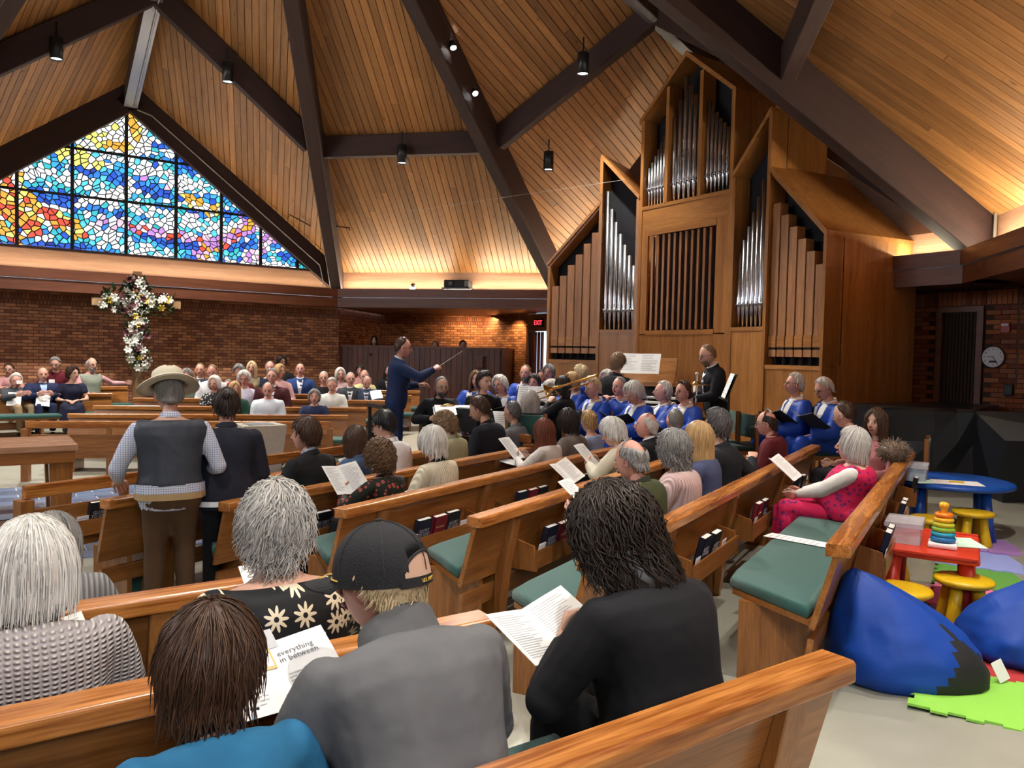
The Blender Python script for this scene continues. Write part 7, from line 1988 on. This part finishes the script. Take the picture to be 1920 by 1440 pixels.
# drum and cymbal
dr = thing('snare_drum', 'snare drum on a stand before the percussionist', 'drum', Vector((2.16, 9.72, PLAT_Z)))
MB().lathe([(.178, .58), (.178, .72)], 28).build('shell', plain('drum_shell', (.10, .02, .02), .3), dr); MB().lathe([(.182, .71), (.182, .728), (.17, .730)], 28).build('hoop', M_CHROME, dr); MB().lathe([(.170, .729), (.001, .731)], 28, caps=False).build('head', M_CREAM, dr)
for k in range(3): MB().tube([(0, 0, .4), (.25 * math.cos(k * 2.1), .25 * math.sin(k * 2.1), .01)], .01, 6).build('leg', M_CHROME, dr); MB().tube([(0, 0, .4), (.16 * math.cos(k * 2.1), .16 * math.sin(k * 2.1), .58)], .01, 6).build('arm', M_CHROME, dr)
cy = thing('cymbal', 'brass cymbal on a chrome stand before the percussionist', 'cymbal', Vector((2.24, 9.32, PLAT_Z)))
MB().lathe([(.20, 1.195), (.06, 1.215), (.045, 1.235), (.01, 1.24)], 32, caps=False).build('plate', M_BRASS, cy, smooth=True); MB().tube([(0, 0, .3), (0, 0, 1.32)], .010, 8).build('pole', M_CHROME, cy); MB().ellipsoid((0, 0, 1.33), .022, .022, .022, 8, 6).build('felt', M_WHITE, cy)
for k in range(3): MB().tube([(0, 0, .4), (.25 * math.cos(k * 2.1 + .5), .25 * math.sin(k * 2.1 + .5), .01)], .01, 6).build('leg', M_CHROME, cy)
# choir folders
for (x, y, z, a, lb) in ((3.30, 9.45, .93, -92, 'black choir folder of the white quiff'), (3.50, 9.05, .93, -98, 'open black choir folder by the stage'), (1.28, 9.25, .86, -130, 'black choir folder below the clasped hands'), (1.62, 9.05, .84, -92, 'black choir folder below the bowed head'), (-.2, 10.25, .86, 200, 'black choir folder beside the young man')):
    fo = thing('choir_folder', lb, 'folder', facing(x, y, z, a) @ Matrix.Rotation(R(35), 4, 'X'), 'black choir folders')
    for sx in (-1, 1):
        MB().add([(0, -.15, 0), (sx * .24, -.15, .07), (sx * .24, .15, .07), (0, .15, 0), (0, -.15, -.008), (sx * .24, -.15, .062), (sx * .24, .15, .062), (0, .15, -.008)], [f_[::sx] for f_ in [(0, 1, 2, 3), (7, 6, 5, 4), (0, 4, 5, 1), (2, 6, 7, 3), (1, 5, 6, 2)]]).build('cover', M_BLACK, fo)
    MB().add([(.005, -.14, .006), (.22, -.14, .068), (.22, .14, .068), (.005, .14, .006)], [(0, 1, 2, 3)]).build('page', M_PAPER, fo)
# tissue box, fur hood
TB = thing('tissue_box', 'green patterned tissue box on the floor by the hat wearer', 'tissue box', TR(-2.80, 5.62, -.15, R(10))); MB().box(-.12, .12, -.06, .06, 0, .13).build('carton', plain('tissue_green', (.03, .10, .085), .6, 0, 0, 18, .5), TB); MB().lathe([(.04, .131), (.001, .132)], 14, Matrix.Scale(.5, 4, (0, 1, 0)), caps=False).build('slot', M_WHITE, TB)
FU = thing('fur_hood', 'fluffy grey brown fur hood draped over the pew end', 'hood', Vector((3.36, 6.72, .84)))
mbf = MB(); rgf = np.random.default_rng(4); mbf.ellipsoid((0, 0, .05), .11, .12, .08, 14, 10)
for k in range(700):
    d = Vector(rgf.normal(0, 1, 3)).normalized(); p = Vector((d.x * .11, d.y * .12, .05 + d.z * .08)); q = d + Vector(rgf.normal(0, .4, 3))
    mbf.tube([p, p + q * .02, p + q * .034 + Vector((0, 0, -.008))], [.003, .003, .0006], 3)
mbf.build('fur', hair_mat((.20, .15, .11), 'fur'), FU)
# ================================================================== THE PLAY CORNER
M_BLUE = plain('plastic_blue', (.010, .085, .42), .35); M_RED = plain('plastic_red', (.62, .045, .018), .35); M_YEL = plain('plastic_yellow', (.72, .46, .008), .35)
cols = {'lime': (.26, .60, .07), 'green': (.12, .35, .06), 'pink': (.80, .20, .36), 'purple': (.36, .20, .50), 'lilac': (.30, .36, .75), 'red': (.45, .03, .03), 'teal': (.10, .45, .42), 'orange': (.80, .40, .16)}
def foam(label, s, n, col, size=.6):
    p = PA(s, n); o = thing('foam_tile', label, 'foam mat', frame((p.x, p.y, fz(p.x, p.y) + .004), DA), 'interlocking foam mats')
    h = size / 2 - .012; poly = []
    for side in range(4):
        c, s_ = ((1, 0), (0, 1), (-1, 0), (0, -1))[side], None
        k = 8
        for i in range(k):
            t0, t1 = -h + 2 * h * i / k, -h + 2 * h * (i + 1) / k; d = .024 if i % 2 else 0
            for t in (t0, t1):
                poly.append({0: (t, -h - d), 1: (h + d, t), 2: (-t, h + d), 3: (-h - d, -t)}[side])
    MB().prism(poly, 'z', 0, .012).build('slab', plain('foam_' + col, cols[col], .8, 0, .15, 150), o)
    return o
for k, (c, lb) in enumerate((('lime', 'lime green foam tile in front of the bean bags'), ('red', 'dark red foam tile between the bean bags'), ('purple', 'purple foam tile past the red table'), ('pink', 'pink foam tile right of the red table'), ('green', 'green foam tile below the blue table'), ('lilac', 'lilac foam tile under the blue table'), ('purple', 'farthest purple foam tile'))):
    foam(lb, 4.35 + k * .6, .10, c)
for k, (c, ltr) in enumerate((('orange', 'D'), ('teal', 'E'), ('pink', 'F'))):
    o = foam('small %s foam tile with a letter beneath the table' % c, 5.55 + k * .34, -.37, c, .34)
    obj('lettering', text_mesh(ltr, .24, plain('foam_ink', (.10, .10, .30), .8), extrude=.001), o, Matrix.Translation((0, 0, .013)) @ Matrix.Rotation(R(-90), 4, 'Z'))
def stool(label, x, y, col=M_YEL):
    o = thing('stool', label, 'stool', Vector((x, y, fz(x, y) + .012)), 'round yellow children stools')
    MB().lathe([(.02, .262), (.15, .262), (.168, .275), (.170, .290), (.160, .302), (.10, .306), (.001, .306)], 28, caps=False).build('seat', col, o, smooth=True)
    for k in range(4):
        a = k * math.pi / 2 + .6; c, s_ = math.cos(a), math.sin(a)
        MB().tube([(.085 * c, .085 * s_, .27), (.10 * c, .10 * s_, .15), (.125 * c, .125 * s_, .02), (.127 * c, .127 * s_, 0)], [.036, .038, .044, .042], 12).build('leg', col, o, smooth=True)
stool('bright yellow stool behind the bean bag', 2.36, 4.55); stool('shaded yellow stool beside the red table', 2.83, 4.72); stool('yellow stool between the red and blue tables', 3.62, 6.55); stool('yellow stool tucked under the blue table', 4.10, 6.75); stool('yellow stool hidden by the red table leg', 2.92, 5.85)
BTb = thing('round_table', 'round blue plastic children table', 'table', Vector((4.18, 7.25, fz(4.2, 7.2) + .012)))
MB().lathe([(.02, .455), (.50, .455), (.525, .465), (.53, .485), (.52, .50), (.49, .508), (.001, .508)], 40, caps=False).build('top', M_BLUE, BTb, smooth=True)
for k in range(4):
    a = k * math.pi / 2 + .35; c, s_ = math.cos(a), math.sin(a); MB().tube([(.36 * c, .36 * s_, .46), (.385 * c, .385 * s_, .22), (.42 * c, .42 * s_, .0)], [.042, .050, .056], 14).build('leg', M_BLUE, BTb, smooth=True)
RT = thing('square_table', 'red plastic children table beside the pew', 'table', frame((2.86, 5.15, fz(2.9, 5.1) + .012), DA))
MB().box(-.40, .40, -.28, .28, .385, .425).build('top', M_RED, RT, bevel=.02, seg=3)
for sx in (-1, 1):
    MB().box(sx * .40 - .012, sx * .40 + .012, -.27, .27, .415, .437).build('rim', M_RED, RT, bevel=.005)
    for sy in (-1, 1): MB().tube([(sx * .32, sy * .20, .39), (sx * .335, sy * .215, .2), (sx * .35, sy * .23, 0)], [.045, .05, .056], 14).build('leg', M_RED, RT, smooth=True)
RTZ = fz(2.9, 5.1) + .012 + .426; BTZ = fz(4.2, 7.2) + .012 + .509
M_CLEAR, ntc, pc_ = new_mat('clear_plastic'); pc_.inputs['Base Color'].default_value = (.85, .85, .9, 1); pc_.inputs['Roughness'].default_value = .25; pc_.inputs['Alpha'].default_value = .32
def tub(label, M, w, d, h, fill):
    o = thing('plastic_tub', label, 'tub', M, 'clear lidded tubs')
    mb = MB()
    for a, b, c, e_ in ((-w, w, -d, -d + .006), (-w, w, d - .006, d), (-w, -w + .006, -d, d), (w - .006, w, -d, d)): mb.box(a, b, c, e_, 0, h)
    mb.box(-w, w, -d, d, 0, .005); mb.build('wall', M_CLEAR, o)
    MB().box(-w - .014, w + .014, -d - .014, d + .014, h, h + .016).build('lid', M_CLEAR, o, bevel=.006)
    MB().rings([[(a * (w + .016), b * (d + .016), z) for a, b in ((-1, -1), (1, -1), (1, 1), (-1, 1))] for z in (h - .02, h + .004)], caps=False).build('rim', plain('tub_rim', (.55, .55, .6), .4), o)
    return o
t1 = tub('clear tub of crayons on the red table', frame((2.70, 5.20, RTZ), DA), .14, .10, .13, 0)
crc = [(.8, .1, .3), (.9, .7, .3), (.9, .8, .7), (.6, .1, .1), (.9, .5, .2), (.85, .85, .8)]
rc = random.Random(8)
for k in range(26):
    cc = rc.choice(crc); p = frame((2.70, 5.20, RTZ), DA) @ Matrix.Translation((rc.uniform(-.08, .08), rc.uniform(-.05, .05), .012 + .0035 * k * .6)) @ Matrix.Rotation(rc.uniform(0, 6.28), 4, 'Z')
    o = thing('crayon', 'crayon lying in the clear tub', 'crayon', p, 'crayons in the clear tub'); MB().tube([(-.04, 0, 0), (.032, 0, 0), (.042, 0, 0)], [.0045, .0045, .001], 6).build('stick', plain('crayon_%s' % '_'.join(str(int(q * 100)) for q in cc), cc, .6), o)
t2 = tub('clear tub with blue sponges on the blue table', frame((3.78, 7.15, BTZ), DA), .13, .10, .14, 0)
sp_ = thing('sponge', 'blue sponge block in the tub', 'sponge', frame((3.78, 7.15, BTZ + .006), DA)); MB().box(-.12, .12, -.085, .085, 0, .075).build('block', plain('sponge_blue', (.10, .35, .62), .9, 0, .4, 90), sp_, bevel=.01); MB().box(.02, .10, -.09, -.086, .02, .06).build('label_patch', M_CREAM, sp_)
rg_t = thing('stacking_rings', 'ring stacking toy in orange, yellow, green and blue', 'toy', frame((2.86, 5.02, RTZ), DA))
MB().box(-.085, .085, -.085, .085, 0, .035).build('base', M_WHITE, rg_t, bevel=.012)
for k, (r_, c) in enumerate(((.082, (.02, .22, .55)), (.078, (.02, .40, .60)), (.073, (.25, .55, .05)), (.067, (.55, .62, .03)), (.061, (.85, .50, .02)), (.054, (.85, .20, .01)))):
    MB().tube([(r_ * .72 * math.cos(a), r_ * .72 * math.sin(a), .056 + k * .031) for a in np.linspace(0, 2 * math.pi, 25)], .018, 10, caps=False).build('ring', plain('ring_%d' % k, c, .3), rg_t, smooth=True)
MB().lathe([(.02, .03), (.018, .24), (.022, .255), (.03, .268), (.03, .285), (.02, .295), (.001, .296)], 18, caps=False).build('post', plain('ring_post', (.9, .42, .02), .3), rg_t, smooth=True)
paper('pale green sheet on the red table', (3.06, 5.15, RTZ + .002), (0, 0, 1), (DA.x, DA.y, 0), MB().box(-.11, .11, -.15, .15, 0, .002).mesh('sheet', plain('paper_mint', (.55, .75, .62), .7)), 'drawing_paper', 'papers on the play tables', 20)
paper('white drawing sheet on the blue table', (4.08, 6.98, BTZ + .003), (0, 0, 1), (0, 1, 0), MB().box(-.2, .2, -.14, .14, 0, .002).mesh('sheet', M_PAPER), 'drawing_paper', 'papers on the play tables', -18)
paper('mint sheet under the blue table tub', (3.86, 7.02, BTZ + .001), (0, 0, 1), (0, 1, 0), MB().box(-.17, .17, -.1, .1, 0, .0015).mesh('sheet', plain('paper_mint', (.55, .75, .62), .7)), 'drawing_paper', 'papers on the play tables', 4)
yc = thing('chalk_box', 'flat yellow crayon pack on the white sheet', 'crayon pack', TR(4.08, 6.98, BTZ + .006, -.5)); MB().box(-.06, .06, -.018, .018, 0, .012).build('pack', M_YEL, yc); MB().box(-.05, .05, -.012, .012, .012, .0126).build('print', plain('pack_print', (.5, .3, .02), .6), yc)
# bean bags
M_BB = plain('beanbag_blue', (.004, .052, .34), .55, 0, .6, 5, spec=.3); M_BK = plain('beanbag_black', (.008, .008, .010), .7, 0, .2, 9)
def beanbag(label, M, a, b, h, seed, patch, slump=.0, peak=(0, 0)):
    """a slumped sack: rings of a squashed drop, gathered at the top, creased"""
    o = thing('bean_bag', label, 'bean bag', M, 'blue bean bags')
    V = []; F_ = []; mi = []; nu, nv = 44, 26
    for i in range(nv + 1):
        t = i / nv; z = h * t
        r_ = (1 - t ** 1.55) ** .72 * (1 - .10 * (1 - t) ** 6) if t < 1 else 0
        r_ *= 1 if t > .12 else .90 + .10 * (t / .12) ** .5
        for j in range(nu):
            p = 2 * math.pi * j / nu
            crease = .045 * mnoise.noise(Vector((math.cos(p) * 2.2 + seed, math.sin(p) * 2.2, t * 3.0))) + .03 * abs(mnoise.noise(Vector((math.cos(p) * 5 + seed, math.sin(p) * 5, t * 5))))
            rr_ = max(0, r_ + crease * 2.2 * math.sin(math.pi * min(1, t + .15)))
            sg = lambda v: math.copysign(abs(v) ** .85, v)
            V.append((a * rr_ * sg(math.cos(p)) + peak[0] * t ** 2, b * rr_ * sg(math.sin(p)) + peak[1] * t ** 2, z * (1 + .05 * crease * 8) + slump * math.cos(p) * t * h * .2))
    for i in range(nv):
        for j in range(nu):
            F_.append((i * nu + j, i * nu + (j + 1) % nu, (i + 1) * nu + (j + 1) % nu, (i + 1) * nu + j))
            p = 2 * math.pi * (j + .5) / nu; t = (i + .5) / nv
            mi.append(1 if patch(p, t) else 0)
    me = mesh_from('sack', V, F_, [M_BB, M_BK], mi)
    obj('sack', me, o)
    return o
bb1 = beanbag('blue bean bag with a black end against the pew', frame((2.10, 3.98, fz(2.1, 4) + .0), (1, -.25, 0)), .41, .32, .54, 2.0, lambda p, t: abs(((p + .62 + math.pi) % (2 * math.pi)) - math.pi) < .95 * (1 - t / .62) and t < .62, .0, (-.26, .05))
tg = paper('white care label on the bean bag', (2.52, 3.86, .10), (.3, -.8, .4), (.2, .1, 1), MB().box(-.04, .04, -.05, .05, 0, .002).mesh('sheet', M_PAPER), 'care_label', 'labels on the bean bags', 25)
bb2 = beanbag('crumpled blue bean bag with a black strap at the picture edge', frame((2.98, 4.25, fz(3, 4.3)), (1, .1, 0)), .46, .36, .46, 9.0, lambda p, t: .42 < t < .80 and -1.5 < ((p + math.pi) % (2 * math.pi)) - math.pi < -.7, .3, (.05, .0))
